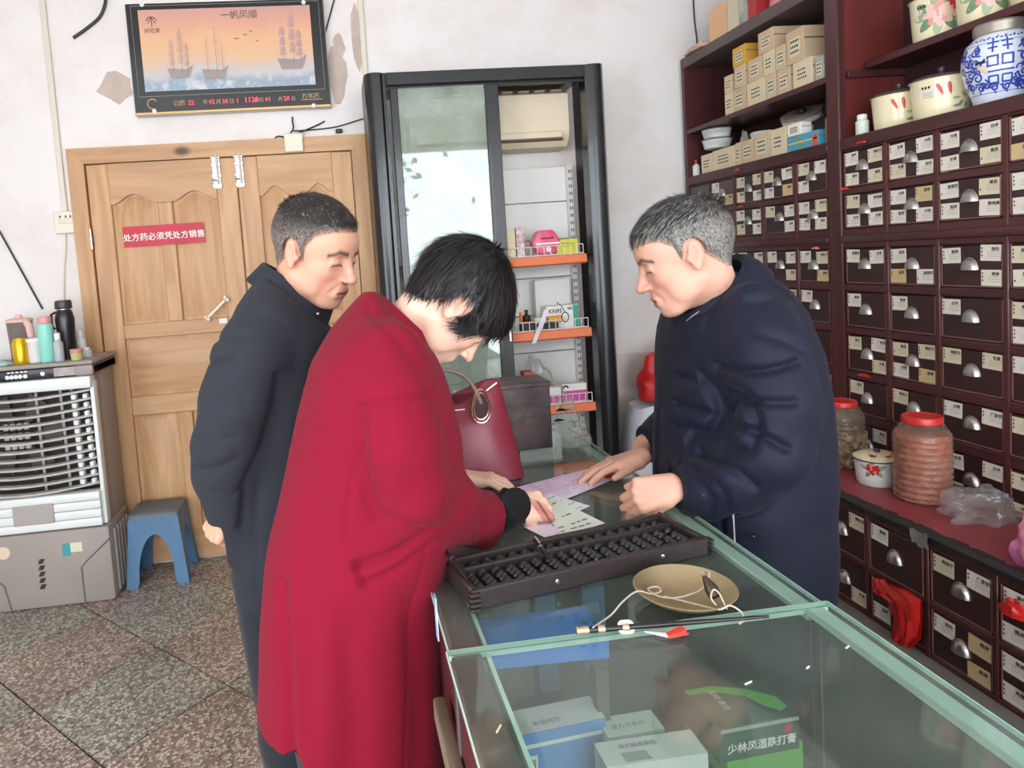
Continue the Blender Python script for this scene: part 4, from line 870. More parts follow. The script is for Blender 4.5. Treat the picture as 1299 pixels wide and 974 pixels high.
t = cart(1034, 1046, 110, zb, .09, .1, mat('grey_green', (170, 172, 156), .6), 'grey green pack at the right end of the upper left shelf'); 
zb = 1.8465
row3 = [(889, 903, .095), (903.5, 932, .10), (932.5, 940, .105), (940.5, 956, .105), (956.5, 977, .12), (977.5, 998, .115)]
for k, (a, b, h) in enumerate(row3): cart(a, b, 200, zb, h, .13, M_kraft[(1, 1, 2, 0, 2, 1)[k]], '%s cream carton from the left on the lower left shelf' % ['first', 'second', 'third and narrowest', 'fourth', 'fifth', 'sixth'][k], group='cream cartons on the lower left shelf')
c = atx(881, 215, 1.99); c.y -= .02; tb = thing('syrup_bottle', (c.x, c.y, zb), 'tiny white labelled bottle with red cap at the left end of the lower left shelf', 'bottle')
MB().lathe([(.018, 0), (.019, .003), (.019, .055), (.009, .066), (.009, .07)], (c.x, c.y, zb), 18).build('body', M_whiteink, tb); MB().lathe([(.012, .067), (.012, .088), (.009, .09)], (c.x, c.y, zb), 16).build('cap', mat('cap_red', (150, 40, 44), .4), tb)
M_enamel = mat('white_enamel', (226, 226, 226), .25); M_cream = mat('cream_enamel', (236, 224, 186), .22); M_rim = mat('rim_dark', (70, 56, 58), .3)
c = atx(910, 190, 2.03)
for k, nm in ((0, 'lower'), (1, 'upper')):
    z = zb+.1215+.052*k; tb = thing('enamel_basin', (c.x, c.y, z), 'white enamel basin with grey streaks on the cream cartons, %s of two' % nm, 'basin')
    MB().lathe([(.055, 0), (.062, .004), (.072, .044), (.076, .047), (.076, .05), (.070, .05), (.058, .012)], (c.x, c.y, z), 32).build('bowl', mat('streaked_enamel', (234, 232, 230), .3, rgb2=(186, 184, 184), vscale=6, stretch=(1, 1, 5)), tb); MB().tube([(c.x+.0755*math.cos(a), c.y+.0755*math.sin(a), z+.0475) for a in [2*PI*i/40 for i in range(40)]], .0022, 6, closed=True).build('rim', M_rim, tb)
c = atx(939, 180, 2.12); crumple('plastic_bag', (2.15, c.y, zb+.001), .03, .04, .17, mat('grey_film', (176, 172, 158), .4), 'grey green plastic bag standing behind the cream cartons', 'bag', 21, sharp=.3)
c = atx(967, 175, 2.165); c.x = 2.165; tb = thing('white_tub', (c.x, c.y, zb), 'white plastic tub behind the cream cartons', 'tub'); MB().lathe([(.045, 0), (.048, .004), (.052, .15), (.055, .152), (.055, .166), (.05, .17)], (c.x, c.y, zb), 28).build('body', M_white, tb)
c = atx(1000, 160, 2.05); tb = thing('round_tin', (c.x, c.y, zb+.13), 'big round tin with grey lid lying on the cream cartons', 'tin')
tl = Matrix.Rotation(math.radians(-22), 3, 'Y') @ Matrix.Rotation(math.radians(12), 3, 'X'); c.z = 0; c.x = 2.12; mb = MB(); mb.lathe([(.078, 0), (.082, .004), (.082, .028)], (0, 0, 0), 40); mb.v = [tuple(tl @ Vector(v)+Vector((c.x, c.y, zb+.153))) for v in mb.v]; mb.build('body', mat('tin_cream', (218, 208, 190), .4, rgb2=(190, 178, 160), vscale=30), tb)
mb = MB(); mb.lathe([(.0845, .024), (.0855, .028), (.0855, .036), (.079, .039), (.03, .0385)], (0, 0, 0), 40); mb.v = [tuple(tl @ Vector(v)+Vector((c.x, c.y, zb+.153))) for v in mb.v]; mb.build('lid', mat('tin_lid', (150, 140, 130), .35, .3), tb)
MB().box((c.x-.05, c.y-.06, zb+.180), (c.x-.02, c.y-.01, zb+.200), .004, tl).build('tape_cutter', M_black); tag(bpy.data.objects['tape_cutter'], 'small black object lying on the round tin lid', 'gadget')
t = cart(998, 1038, 180, zb, .062, .07, mat('azure_green', (70, 160, 200), .5, rgb2=(110, 150, 110), vscale=10), 'blue and green printed box at the right of the lower left shelf', lab=False); 
ya, yb = atx(998, 180, 1.962).y, atx(1038, 180, 1.962).y; MB().box((1.9605, yb+.004, zb+.002), (1.9615, yb+.03, zb+.05)).build('orange_panel', mat('vermilion', (220, 80, 50), .5), t); MB().box((1.9605, yb+.004, zb+.028), (1.9615, ya-.01, zb+.034)).build('stripe', mat('stripe_yellow', (220, 200, 110), .5), t)
t = cart(998, 1016, 160, zb+.063, .05, .05, M_whiteink, 'small white box with dark print on the blue printed box')
c = atx(1043, 180, 2.02); t = thing('carton', (c.x, c.y, zb), 'brown carton wedged against the partition on the lower left shelf', 'box'); MB().box((1.99, 2.545, zb), (2.09, 2.60, zb+.105), .002).build('carton', mat('brown_carton', (150, 112, 88), .7), t)
crumple('plastic_bag', (2.155, 2.645, zb), .04, .045, .15, mat('brown_film', (128, 104, 98), .35), 'dull brown plastic bag behind the brown carton on the lower left shelf', 'bag', 13)
# on the very top of the cabinet
zt = 2.4845
cart(899, 922, 40, zt, .155, .1, mat('peach_carton', (226, 176, 134), .7), 'peach coloured carton on top of the cabinet, leftmost', lab=False)
cart(922.5, 937, 35, zt, .20, .1, mat('bone_carton', (206, 194, 164), .7), 'beige carton on top of the cabinet beside the peach carton', lab=False)
cart(937.5, 948, 30, zt, .17, .09, mat('pewter', (140, 138, 132), .6, rgb2=(190, 188, 180), vscale=12), 'grey pack on top of the cabinet between beige and red boxes', lab=False)
cart(948.5, 959, 20, zt, .21, .1, mat('crimson_box', (170, 44, 48), .5), 'red box on top of the cabinet', lab=False)
c = atx(888, 55, 1.98); crumple('scrap_paper', (c.x, c.y, zt), .05, .1, .035, mat('dusty_rose', (206, 166, 152), .7), 'crumpled pinkish scrap at the left end of the cabinet top', 'paper', 31, n=10)
c = atx(978, 0, 2.0); crumple('pink_bag', (2.04, c.y-.03, zt), .05, .055, .11, mat('pink_cloth', (226, 150, 160), .6, rgb2=(200, 90, 110), vscale=20), 'pink patterned bag on top of the cabinet', 'bag', 33)

# ---- enamel pots, chilli and peony transfers wrapped on the wall of the pot
def on_cyl(c, prof_r, az, z, out=.0006): r = prof_r(z)+out; return Vector((c[0]+r*math.cos(az), c[1]+r*math.sin(az), c[2]+z))
def transfer(mb, c, pr, az, z, outline, m, lift=.0006):
    """A flat print outline (metres across, up) wrapped on a round wall; fanned from its centre."""
    r = pr(z); pts = [on_cyl(c, pr, az+u/r, z+v, lift) for u, v in outline]; n = len(pts)
    cu = sum(u for u, v in outline)/n; cv = sum(v for u, v in outline)/n
    mb.add([on_cyl(c, pr, az+cu/r, z+cv, lift+.0002)]+pts, [(0, 1+i, 1+(i+1) % n) for i in range(n)], m)
def leafshape(u, v, a, L, W, n=10):
    out = []
    for i in range(n): th = 2*PI*i/n; x, y = L/2*math.cos(th), W/2*math.sin(th)*(1-.3*math.cos(th)); out.append((u+x*math.cos(a)-y*math.sin(a), v+x*math.sin(a)+y*math.cos(a)))
    return out
M_pet = [mat('petal_pink', (232, 190, 176), .3), mat('petal_rose', (222, 150, 140), .3), mat('leaf_green', (160, 176, 136), .3), mat('leaf_dark', (116, 146, 110), .3), mat('chilli_red', (208, 52, 44), .3), mat('petal_red', (200, 40, 44), .3)]
def pot(px, py, X, zs, r, h, label, chilli=None, peony=None, rose=None, lab=None, flare=1.12, lid=True, name='enamel_pot', body=None, cx=None, cy=None, shadow_lid=False):
    c = Vector((X, atx(px, py, X).y, zs)) if cx is None else Vector((cx, cy, zs))
    t = thing(name, c, label, 'pot'); pr = lambda z: r*(1+(flare-1)*z/h)
    MB().lathe([(r*.93, 0), (r, .006)]+[(pr(z), z) for z in (h*.3, h*.6, h*.97)]+[(pr(h)+.004, h*.985), (pr(h)+.004, h), (pr(h)-.002, h)], c, 44).build('body', body or M_cream, t)
    MB().tube([(c.x+(pr(h)+.003)*math.cos(a), c.y+(pr(h)+.003)*math.sin(a), c.z+h) for a in [2*PI*i/44 for i in range(44)]], .0022, 6, closed=True).build('rim', M_rim, t)
    if lid:
        MB().lathe([(pr(h)-.002, h+.001), (pr(h)-.006, h+.008), (r*.6, h+.018), (.012, h+.022)], c, 40).build('lid', body if shadow_lid else M_rim, t); MB().lathe([(.008, h+.02), (.012, h+.03), (.013, h+.038), (.006, h+.043)], c, 16).build('lid_knob', M_rim, t)
    mats = M_pet+[M_lab[0], M_ink]; face = math.atan2(-c.y, -c.x); mb = MB()
    def flower(az, z, s, cols, leaves):
        for k in range(leaves): a = 2*PI*k/leaves+.4; transfer(mb, c, pr, az+.030*s*math.cos(a)/r, z+.024*s*math.sin(a), leafshape(0, 0, a, .03*s, .016*s), 2+k % 2, .0005)
        for ring, nn, rad in ((0, 8, .016), (1, 6, .009), (0, 4, .003)):
            for k in range(nn): a = 2*PI*k/nn+ring; transfer(mb, c, pr, az+rad*s*math.cos(a)/r, z+rad*s*math.sin(a), leafshape(0, 0, a, .018*s, .014*s), cols[(k+ring) % len(cols)], .0009+.0003*(1-rad*40))
    if chilli is not None:
        for du, tilt_ in ((-.012, -1.15), (.012, -1.45)): transfer(mb, c, pr, face+chilli+du/r, h*.68, [(x, y) for x, y in leafshape(0, 0, tilt_, .042, .011)], 4)
        for k, (du, dv) in enumerate(((.03, -.01), (.042, -.028), (.05, 0), (.03, -.035), (.058, -.035))): transfer(mb, c, pr, face+chilli+du/r, h*.5+dv, leafshape(0, 0, k*1.1, .022, .009), 2+k % 2)
    if peony is not None: flower(face+peony, h*.52, 1.55*h/.12, (0, 0, 1), 9)
    if rose is not None: flower(face+rose, h*.72, 1.2*h/.12, (5, 5, 1), 5)
    if mb.v: o_ = mb.build('flower_print', mats, t, smooth=False, fixn=False); o_['kind'] = 'stuff'
    if lab is not None:
        mb = MB(); transfer(mb, c, pr, face+lab, h*.66, [(-.022, -.024), (.022, -.024), (.022, .024), (-.022, .024)], 0, .0007)
        for j in range(3): transfer(mb, c, pr, face+lab-.01/r+.009*j/r, h*.66+.014, [(-.003, -.004), (.003, -.004), (.003, .004), (-.003, .004)], 1, .0014)
        for j in range(3): transfer(mb, c, pr, face+lab+.003/r, h*.66-.003-.007*j, [(-.014, -.0012), (.014, -.0012), (.014, .0012), (-.014, .0012)], 2, .0014)
        o_ = mb.build('paper_label', [M_lab[0], M_ink, MATS['fine_print']], t, smooth=False, fixn=False); o_['kind'] = 'stuff'
    return t
c = atx(1094, 168, 2.0); tb = thing('pill_bottle', (2.0, c.y, 1.8465), 'small white pill bottle at the left end of the right shelf', 'bottle')
MB().lathe([(.02, 0), (.022, .003), (.022, .052), (.014, .06), (.014, .062)], (2.0, c.y, 1.8465), 22).build('body', mat('pale_label', (214, 222, 206), .5), tb); MB().lathe([(.0165, .06), (.0165, .076), (.014, .078)], (2.0, c.y, 1.8465), 20).build('cap', M_white, tb)
zs = 1.8465
pot(1141, 150, 2.065, zs, .076, .122, 'cream enamel pot with two red chillies beside the pill bottle', chilli=.0)
pot(1195, 135, 2.06, zs, .078, .13, 'cream enamel pot with chillies and a paper label left of the blue and white jar', chilli=.1, lab=-.5)
pot(1191, 30, 2.135, 2.131, .074, .14, 'cream enamel pot with pink peony and red rose on the top right shelf, leftmost', peony=.05, rose=.72, lab=-.62, lid=False)
pot(1252, 15, 2.135, 2.131, .074, .145, 'cream enamel pot with faint pink bloom on the top right shelf, second from left', peony=.1, lid=False)
pot(1324, 5, 2.135, 2.131, .074, .145, 'cream enamel pot cut by the right edge on the top right shelf', rose=.0, lid=False)
# ---- blue and white porcelain jars
M_porc = mat('porcelain', (216, 222, 234), .15, coat=.4); M_cobalt = mat('cobalt', (58, 76, 168), .2)
def ginger_jar(c, s, label, seed):
    t = thing('porcelain_jar', c, label, 'jar')
    prof = [(.062, 0), (.066, .004), (.072, .03), (.088, .075), (.099, .125), (.098, .16), (.086, .198), (.066, .216), (.06, .222)]
    prof = [(r*s, z*s) for r, z in prof]
    pr = lambda z: float(np.interp(z, [p[1] for p in prof], [p[0] for p in prof]))
    MB().lathe(prof, c, 56).build('body', M_porc, t)
    MB().lathe([(.064*s, .219*s), (.068*s, .223*s), (.068*s, .25*s), (.062*s, .257*s), (.02*s, .259*s)], c, 40).build('lid', mat('brushed_lid', (170, 160, 148), .35, .6), t)
    face = math.atan2(-c[1], -c[0]); mb = MB(); rg = random.Random(seed)
    def stroke(u0, v0, u1, v1, w_):
        d = math.hypot(u1-u0, v1-v0); nx, ny = -(v1-v0)/d*w_/2, (u1-u0)/d*w_/2
        m_ = 4; r = pr(.12*s)
        for k in range(m_):
            a, b = k/m_, (k+1)/m_; ua, va, ub, vb = u0+(u1-u0)*a, v0+(v1-v0)*a, u0+(u1-u0)*b, v0+(v1-v0)*b
            q = [(ua+nx, va+ny), (ua-nx, va-ny), (ub-nx, vb-ny), (ub+nx, vb+ny)]
            mb.add([on_cyl(c, pr, face+uu/r, vv, .0008) for uu, vv in q], [(0, 1, 2, 3)])
    def scroll(u, v, r0, turns, w_, a0=0, sgn=1):
        n_ = 18; pts = [(u+r0*(1-.75*i/n_)*math.cos(a0+sgn*turns*2*PI*i/n_), v+r0*(1-.75*i/n_)*math.sin(a0+sgn*turns*2*PI*i/n_)) for i in range(n_+1)]
        for p, q in zip(pts, pts[1:]): stroke(*p, *q, w_)
    # double-happiness character: two mirrored halves of bars
    for sx in (-1, 1):
        ox = .018*sx*s; z0 = .085*s; L = .0155*s
        for zz, l_ in ((.1, 1), (.084, .8), (.03, 1), (.058, .95), (-.001, .85), (-.022, .85)): stroke(ox-L*l_+.0, z0+zz*s, ox+L*l_, z0+zz*s, .0055*s)
        for zz in ((.07, .112),): stroke(ox, z0+zz[0]*s, ox, z0+zz[1]*s, .005*s)
        for dx in (-.8, .8): stroke(ox+L*dx, z0+.03*s, ox+L*dx, z0+.058*s, .005*s); stroke(ox+L*dx, z0-.022*s, ox+L*dx, z0-.001*s, .005*s)
    stroke(-.036*s, .098*s, .036*s, .098*s, .005*s)
    for side in (-1, 1):
        for (du, dv, r0, a0) in ((.062, .13, .017, 0), (.066, .165, .015, 1), (.085, .1, .014, 2), (.063, .085, .017, 3), (.092, .14, .014, .6), (.06, .055, .013, 2), (.09, .06, .012, 4), (.11, .16, .012, 1), (.115, .115, .012, 3), (.04, .06, .012, 1.2), (.018, .05, .012, 2.5)):
            scroll(side*du*s, dv*s, r0*s, 1.3, .0062*s, a0, side)
            for k in range(3): a = a0+k*2.1; stroke(side*du*s+r0*s*math.cos(a), dv*s+r0*s*math.sin(a), side*du*s+1.6*r0*s*math.cos(a+.4), dv*s+1.5*r0*s*math.sin(a+.4), .005*s)
    for k in range(34):
        du, dv = rg.choice((-1, 1))*rg.uniform(.05, .14), rg.uniform(.045, .18); scroll(du*s, dv*s, rg.uniform(.008, .013)*s, rg.uniform(.8, 1.4), .0052*s, rg.uniform(0, 6), rg.choice((-1, 1)))
    for k in range(-12, 13): stroke(k*.012*s, .198*s, (k*.012+.008)*s, (.2045 if k % 2 else .199)*s, .0055*s)
    for k in range(-14, 14): stroke(k*.01*s, .036*s, (k*.01+.01)*s, .036*s, .0018*s); stroke(k*.01*s, .187*s, (k*.01+.01)*s, .187*s, .0016*s)
    o_ = mb.build('cobalt_pattern', M_cobalt, t, smooth=False, fixn=False); o_['kind'] = 'stuff'
    mb = MB(); transfer(mb, c, pr, face-.55, .118*s, [(-.024*s, -.02*s), (.022*s, -.026*s), (.024*s, .018*s), (-.018*s, .024*s)], 0, .0014)
    for j in range(3): transfer(mb, c, pr, face-.6+.1*j, .13*s, [(-.004, -.004), (.004, -.004), (.004, .004), (-.004, .004)], 1, .002)
    o_ = mb.build('paper_label', [M_lab[1], M_ink], t, smooth=False, fixn=False); o_['kind'] = 'stuff'
c = atx(1262, 110, 2.075); ginger_jar(Vector((2.075, c.y-.018, zs)), .97, 'blue and white porcelain jar with pewter lid beside the enamel pots', 3)
ginger_jar(Vector((2.085, c.y-.222, zs)), .97, 'blue and white porcelain jar cut off by the right edge of the shelf', 4)

# ---- on the red top of the low chest
zr = ZL+.002
M_pet_ = glass('pet_clear', (.90, .86, .80), 1.4, .16, (206, 190, 170), .1); M_redcap = mat('red_cap', (208, 46, 44), .35)
def ribbed_jar(px, py, r, h, label, fill, fillm, level, seed):
    c = atz(px, py, zr); t = thing('storage_jar', c, label, 'jar')
    prof = [(r*.9, 0), (r*.98, .008)]
    n = 9
    for k in range(n): z = .012+(h*.66)*k/n; dz = h*.66/n; prof += [(r*.925, z), (r*.985, z+dz*.25), (r, z+dz*.5), (r*.985, z+dz*.75), (r*.925, z+dz)]
    prof += [(r*1.0, h*.72), (r*.97, h*.78), (r*.72, h*.88), (r*.62, h*.9), (r*.62, h*.91)]
    MB().lathe(prof, c, 48, cap1=False).build('body', M_pet_, t)
    MB().lathe([(r*.66, h*.895), (r*.69, h*.90), (r*.69, h*.96), (r*.66, h*.975), (r*.60, h*.978), (r*.58, h*.97)], c, 40).build('lid', M_redcap, t)
    rg = random.Random(seed); mb = MB()                  # the dried herb inside: one heap nobody could count
    if fill == 'chunks':
        for k in range(900):
            a = rg.uniform(0, 2*PI); rr = r*.93*math.sqrt(rg.random()) if rg.random() < .3 else r*.90; z = rg.uniform(.008, h*level)
            p = c+Vector((rr*math.cos(a), rr*math.sin(a), z)); s_ = rg.uniform(.006, .011)
            mb.box(p-Vector((s_, s_, s_*.5)), p+Vector((s_, s_, s_*.5)), 0, Matrix.Rotation(rg.uniform(0, 3), 3, Vector((rg.random()-.5, rg.random()-.5, rg.random()-.5)).normalized()))
    else:
        from mathutils import noise
        prof2 = []
        for i in range(40): z = .006+(h*level)*i/39; prof2.append(z)
        rings = [[c+Vector(((r*.915+.004*noise.noise(Vector((math.cos(a)*6, math.sin(a)*6, z*60)))+r*.03*abs(math.sin((z-.012)/(h*.66/9)*PI)))*math.cos(a), (r*.915+.004*noise.noise(Vector((math.cos(a)*6, math.sin(a)*6, z*60)))+r*.03*abs(math.sin((z-.012)/(h*.66/9)*PI)))*math.sin(a), z)) for a in [2*PI*j/60 for j in range(60)]] for z in prof2]
        mb.loft(rings)
    o_ = mb.build('herb_filling', fillm, t); o_['kind'] = 'stuff'
    return c
ribbed_jar(1069, 588, .074, .245, 'clear jar of dried mushrooms with red lid and a plastic bag over it', 'chunks', mat('mushroom', (176, 154, 124), .7, rgb2=(120, 96, 76), vscale=40), .5, 1)
c2 = ribbed_jar(1171, 632, .079, .275, 'ribbed clear jar full of red brown herb with red screw lid', 'mass', mat('herb_red', (186, 104, 78), .5, rgb2=(156, 76, 58), vscale=45, bump=.3, bscale=120), .76, 2)
c = atz(1068, 588, zr); crumple('plastic_bag', (c.x-.085, c.y+.03, zr+.11), .03, .04, .13, M_film, 'clear plastic bag draped over the mushroom jar lid', 'bag', 41)
c = atz(1113, 612, zr)
tp = pot(0, 0, 0, zr, .060, .088, 'white enamel pot with red flowers and a cream lid between the two jars', rose=-.18, flare=1.14, lid=False, body=M_enamel, cx=c.x, cy=c.y)
MB().lathe([(.0705, .0895), (.071, .094), (.05, .104), (.012, .107)], c, 40).build('lid', M_cream, tp); MB().lathe([(.007, .106), (.011, .114), (.006, .119)], c, 14).build('lid_knob', M_rim, tp)
mb = MB()
for k, (du, dv) in enumerate(((-.03, -.012), (-.012, -.03), (.0, -.045), (.022, -.03), (-.04, -.03))): mb.prism([(c.x+du+.011*math.cos(a)*(1+.3*math.cos(3*a)), c.y+dv+.011*math.sin(a), zr+.1045-.0016*abs(dv)*10) for a in [2*PI*i/12 for i in range(12)]], (0, 0, .0008))
o_ = mb.build('flower_print', M_pet[5], tp, smooth=False); o_['kind'] = 'stuff'
c = atz(1236, 655, zr); crumple('plastic_bag', (c.x+.01, c.y-.01, zr), .085, .07, .075, M_film, 'empty clear plastic bag lying crumpled on the red top right of the jars', 'bag', 52, sharp=.5)
c = atz(1297, 702, zr); crumple('pink_bag', (XL+.09, c.y-.095, zr), .075, .075, .14, mat('lilac_film', (206, 110, 180), .35, rgb2=(226, 140, 160), vscale=9), 'pink and lilac plastic bag at the right end of the red top', 'bag', 54)
# red plastic stuffed in and hanging from the drawers
def ribbon(name, pts, wid, m, label, th=.0, seed=1, thick=.004):
    P_ = [Vector(p) for p in pts]; rg = random.Random(seed); rows = []
    for i, p in enumerate(P_):
        w_ = wid[i]; rows.append([p+Vector((-.008*math.sin(k*1.9+i)-.004*(k % 2), w_*(k/6-.5), .004*math.cos(k*2.3+i))) for k in range(7)])
    mb = MB(); mb.grid(rows); mb.grid([[v+Vector((thick, 0, 0)) for v in r] for r in rows]); return tag(mb.build(name, m), label, 'bag')
xk = XL-.008
rows = [((1109, 732), (1121, 736), .004), ((1109, 742), (1132, 742), .012), ((1114, 754), (1152, 750), .018), ((1128, 764), (1168, 762), .022), ((1138, 784), (1169, 786), .024), ((1134, 804), (1167, 809), .022), ((1132, 815), (1156, 821), .014)]
P_ = []
for k, ((xa, ya), (xb, yb), o_) in enumerate(rows):
    a, b = atx(xa, ya, xk), atx(xb, yb, xk); P_.append([a+(b-a)*(i/8)+Vector((-o_*(.35+.65*math.sin(PI*i/8))-.006*math.sin(i*2.4+k*1.3), 0, .003*math.sin(i*3+k))) for i in range(9)])
mb = MB(); mb.grid(P_); mb.grid([[Vector((xk+.004, v.y, v.z)) for v in r] for r in P_])
tag(mb.build('red_bag', M_redfilm), 'bright red plastic bag hanging from a drawer of the low chest', 'bag')
a = atx(1047, 697, XL-.004); crumple('red_scrap', (a.x-.014, a.y, a.z-.012), .012, .04, .028, M_redfilm, 'red plastic scrap poking from the left lower drawer of the low chest', 'scrap', 61, n=9)
a = atx(1290, 775, XL-.004); crumple('red_scrap', (a.x-.013, a.y, a.z-.01), .012, .03, .04, M_redfilm, 'red plastic scrap poking from the low chest at the right edge', 'scrap', 62, n=9)
for k, (x, y, w_, lab) in enumerate(((1098, 476, .03, 'red plastic scrap sticking out above the mushroom jar'), (1093, 181, .022, 'red plastic scrap in the top row beside the partition'), (1073, 240, .025, 'red plastic scrap above a second row drawer right of the partition'), (937, 216, .018, 'red plastic scrap in the top row of the left section'), (941, 262, .016, 'red plastic scrap in the second row of the left section'), (1036, 315, .02, 'pink plastic scrap above a third row drawer by the pilaster'))):
    a = atx(x, y, XU-.004); crumple('red_scrap', (a.x-.006, a.y, a.z-.004), .008, w_, .010, M_redfilm if k < 5 else mat('pink_film', (214, 110, 130), .4), lab, 'scrap', 70+k, n=8)
a = atx(1167, 682, XL-.01); mb = MB(); mb.grid([[(XL-.012-.004*math.sin(i+j), a.y-.03+.012*i, a.z-.024+.014*j+.004*math.sin(i*2)) for j in range(4)] for i in range(6)]); tag(mb.build('tape_scrap', mat('grey_tape', (132, 126, 124), .3)), 'grey tape scrap on the front edge of the low chest', 'tape')

# ------------------------------------------------------------------ glass shop counters
M_cbrown = mat('counter_brown', (84, 72, 68), .5, var=.2, vscale=10); M_mint = mat('mint_trim', (196, 224, 212), .4, var=.06); M_inner = mat('inner_grey', (84, 88, 84), .6, var=.25, vscale=6)
M_maroonp = mat('maroon_panel', (96, 40, 42), .5, var=.2, vscale=4); M_gtop = glass('counter_glass', (.93, .97, .945), 1.6, .065, (190, 204, 192), .03); M_gedge = mat('glass_edge', (206, 236, 222), .2)
M_oldwood = wood('weathered_wood', (160, 140, 116), (96, 80, 66), 1.4, .8, 'Y', knots=False)
HT = .92
def counter(name, x0, x1, y0, y1, zt, label, floor_z):
    """Show counter: panelled base, open glass-fronted tray under a sheet of glass."""
    t = thing(name, ((x0+x1)/2, (y0+y1)/2, 0), label, 'counter')
    rz = zt-.010
    MB().box((x0+.012, y0+.004, .06), (x1-.006, y1-.004, floor_z-.02), .004).build('base', M_maroonp, t)
    MB().box((x0+.03, y0+.01, 0), (x1-.02, y1-.01, .06)).build('plinth', M_black, t)
    MB().box((x0+.004, y0+.002, floor_z-.02), (x1-.002, y1-.002, floor_z), .002).build('tray_floor', M_inner, t)
    MB().box((x0, y0, rz-.04), (x0+.044, y1, rz), .003).build('front_rail', M_cbrown, t)
    MB().box((x1-.028, y0, rz-.012), (x1, y1, rz), .002).build('rear_rail', M_mint, t)
    for y in (y0+.002, y1-.022):
        MB().box((x0, y, 0), (x0+.022, y+.02, rz-.04), .002).build('post', M_cbrown, t); MB().box((x1-.022, y, 0), (x1, y+.02, rz-.012), .002).build('post', M_cbrown, t)
    MB().box((x1-.02, y0+.022, floor_z), (x1-.01, y1-.022, rz-.012)).build('rear_door', M_inner, t)
    MB().box((x0+.004, y0+.022, floor_z), (x0+.018, y1-.022, rz-.04), .002).build('front_panel', M_maroonp, t)
    MB().box((x0+.05, y0+.012, rz-.026), (x0+.056, y1-.012, rz-.002)).build('pane_edge', M_gedge, t)
    g = MB().box((x0-.006, y0+.001, rz+.0005), (x1+.006, y1-.001, rz+.0085)).build('glass_top', M_gtop, t)
    eb = MB()
    eb.box((x0-.0075, y0+.001, rz+.001), (x0-.006, y1-.001, rz+.008)); eb.build('polished_edge', M_gedge, g)
    MB().box((x0-.006, y0-.0012, rz+.001), (x1+.006, y0+.001, rz+.008)).build('polished_edge', M_gedge, g); MB().box((x0-.006, y1-.001, rz+.001), (x1+.006, y1+.0005, rz+.008)).build('polished_edge', M_gedge, g)
    MB().box((x1+.006, y0+.001, rz+.001), (x1+.0075, y1-.001, rz+.008)).build('polished_edge', M_gedge, g)
    return t
XC0, XC1, YS = .128, .712, .952
TF = .66
rc = counter('glass_counter', XC0, XC1, YS+.006, 2.16, HT, 'rear glass topped shop counter under the abacus and papers', TF)
fc = counter('glass_counter', XC0-.006, XC1-.006, -.28, YS, HT+.013, 'front glass topped shop counter holding medicine boxes, nearest the camera', TF)
MB().box((XC0-.026, -.25, .745), (XC0-.004, YS+.12, .785), .005).build('kick_rail', M_oldwood, fc)
HT = .9189
# goods under the glass (tray floor at TF)
def tray(px, py, z): return atz(px, py, z)
tz = TF
M_medblue = mat('medicine_blue', (92, 148, 206), .45); M_sheet = mat('blue_sheet', (50, 136, 226), .5)
a, b, c_, d_ = [atz(x, y, .875) for x, y in ((604, 786), (742, 768), (772, 812), (614, 828))]
t = thing('blue_box', (a+c_)/2, 'flat bright blue box lying under the rear counter glass', 'box'); MB().prism([(p.x, max(p.y, YS+.012), .846) for p in (a, b, c_, d_)], (0, 0, .029)).build('carton', M_sheet, t, smooth=False)
t = thing('carton', (.29, 1.06, TF), 'plain carton under the flat blue box inside the rear counter', 'box'); MB().box((.352, .99, TF+.0005), (.372, 1.012, .8455)).build('carton', M_inner, t)
for k, (pts, h, m, lab) in enumerate(((((604, 762), (668, 752), (671, 760), (607, 770)), .19, glass('clear_box', (.8, .86, .84), 1.4, .35, (160, 176, 170)), 'clear plastic box under the rear glass by the abacus corner'), (((674, 750), (700, 745), (704, 754), (678, 759)), .19, mat('teal_box', (76, 132, 160), .5), 'small teal box under the rear glass beside the blue box'), (((735, 735), (762, 731), (766, 742), (738, 748)), .17, mat('steel_blue', (90, 130, 160), .5), 'small steel blue box under the rear glass below the abacus'))):
    P_ = [atz(x, y, TF+h) for x, y in pts]; t = thing('medicine_box', sum(P_, Vector())/4, lab, 'box'); t.location.z = TF+.0005
    MB().prism([(p.x, p.y, TF+.0005) for p in P_], (0, 0, h)).build('carton', m, t, smooth=False)
def ftop(px, py, h): return atz(px, py, TF+h)
def fbox(name, p0, p1, dep, h, m, label, zb=0.0):
    """carton lying in the front tray: p0-p1 is the pixel line of its near top edge, dep its depth away from the camera."""
    a, b = ftop(*p0, h+zb), ftop(*p1, h+zb); u = (b-a).normalized(); v = Vector((-u.y, u.x, 0)); z0 = TF+.0006+zb
    t = thing(name, (a+b)/2+v*dep/2, label, 'box'); t.location.z = z0
    P_ = [a, b, b+v*dep, a+v*dep]; MB().prism([(p.x, p.y, z0) for p in P_], (0, 0, h)).build('carton', m, t, smooth=False)
    return t, a, b, u, v, z0
M_paper = mat('paper_pack', (222, 226, 222), .5)
t, a, b, u, v, z0 = fbox('medicine_box', (640, 938), (768, 911), .055, .115, M_medblue, 'blue and white medicine box with barcode under the front glass, leftmost')
L = (b-a).length; zt_ = z0+.115
MB().prism([a+Vector((0, 0, .0008-(a.z-zt_))), b+Vector((0, 0, .0008-(b.z-zt_))), b+v*.055+Vector((0, 0, .0008-(b.z-zt_))), a+v*.055+Vector((0, 0, .0008-(a.z-zt_)))], (0, 0, .0004)).build('white_top', M_paper, t, smooth=False)
pt(t, '米诺地尔', .012, a+u*.05+v*.012+Vector((0, 0, zt_+.0016-a.z)), mat('print_blue', (90, 120, 160), .6), u, v)
w3 = -v
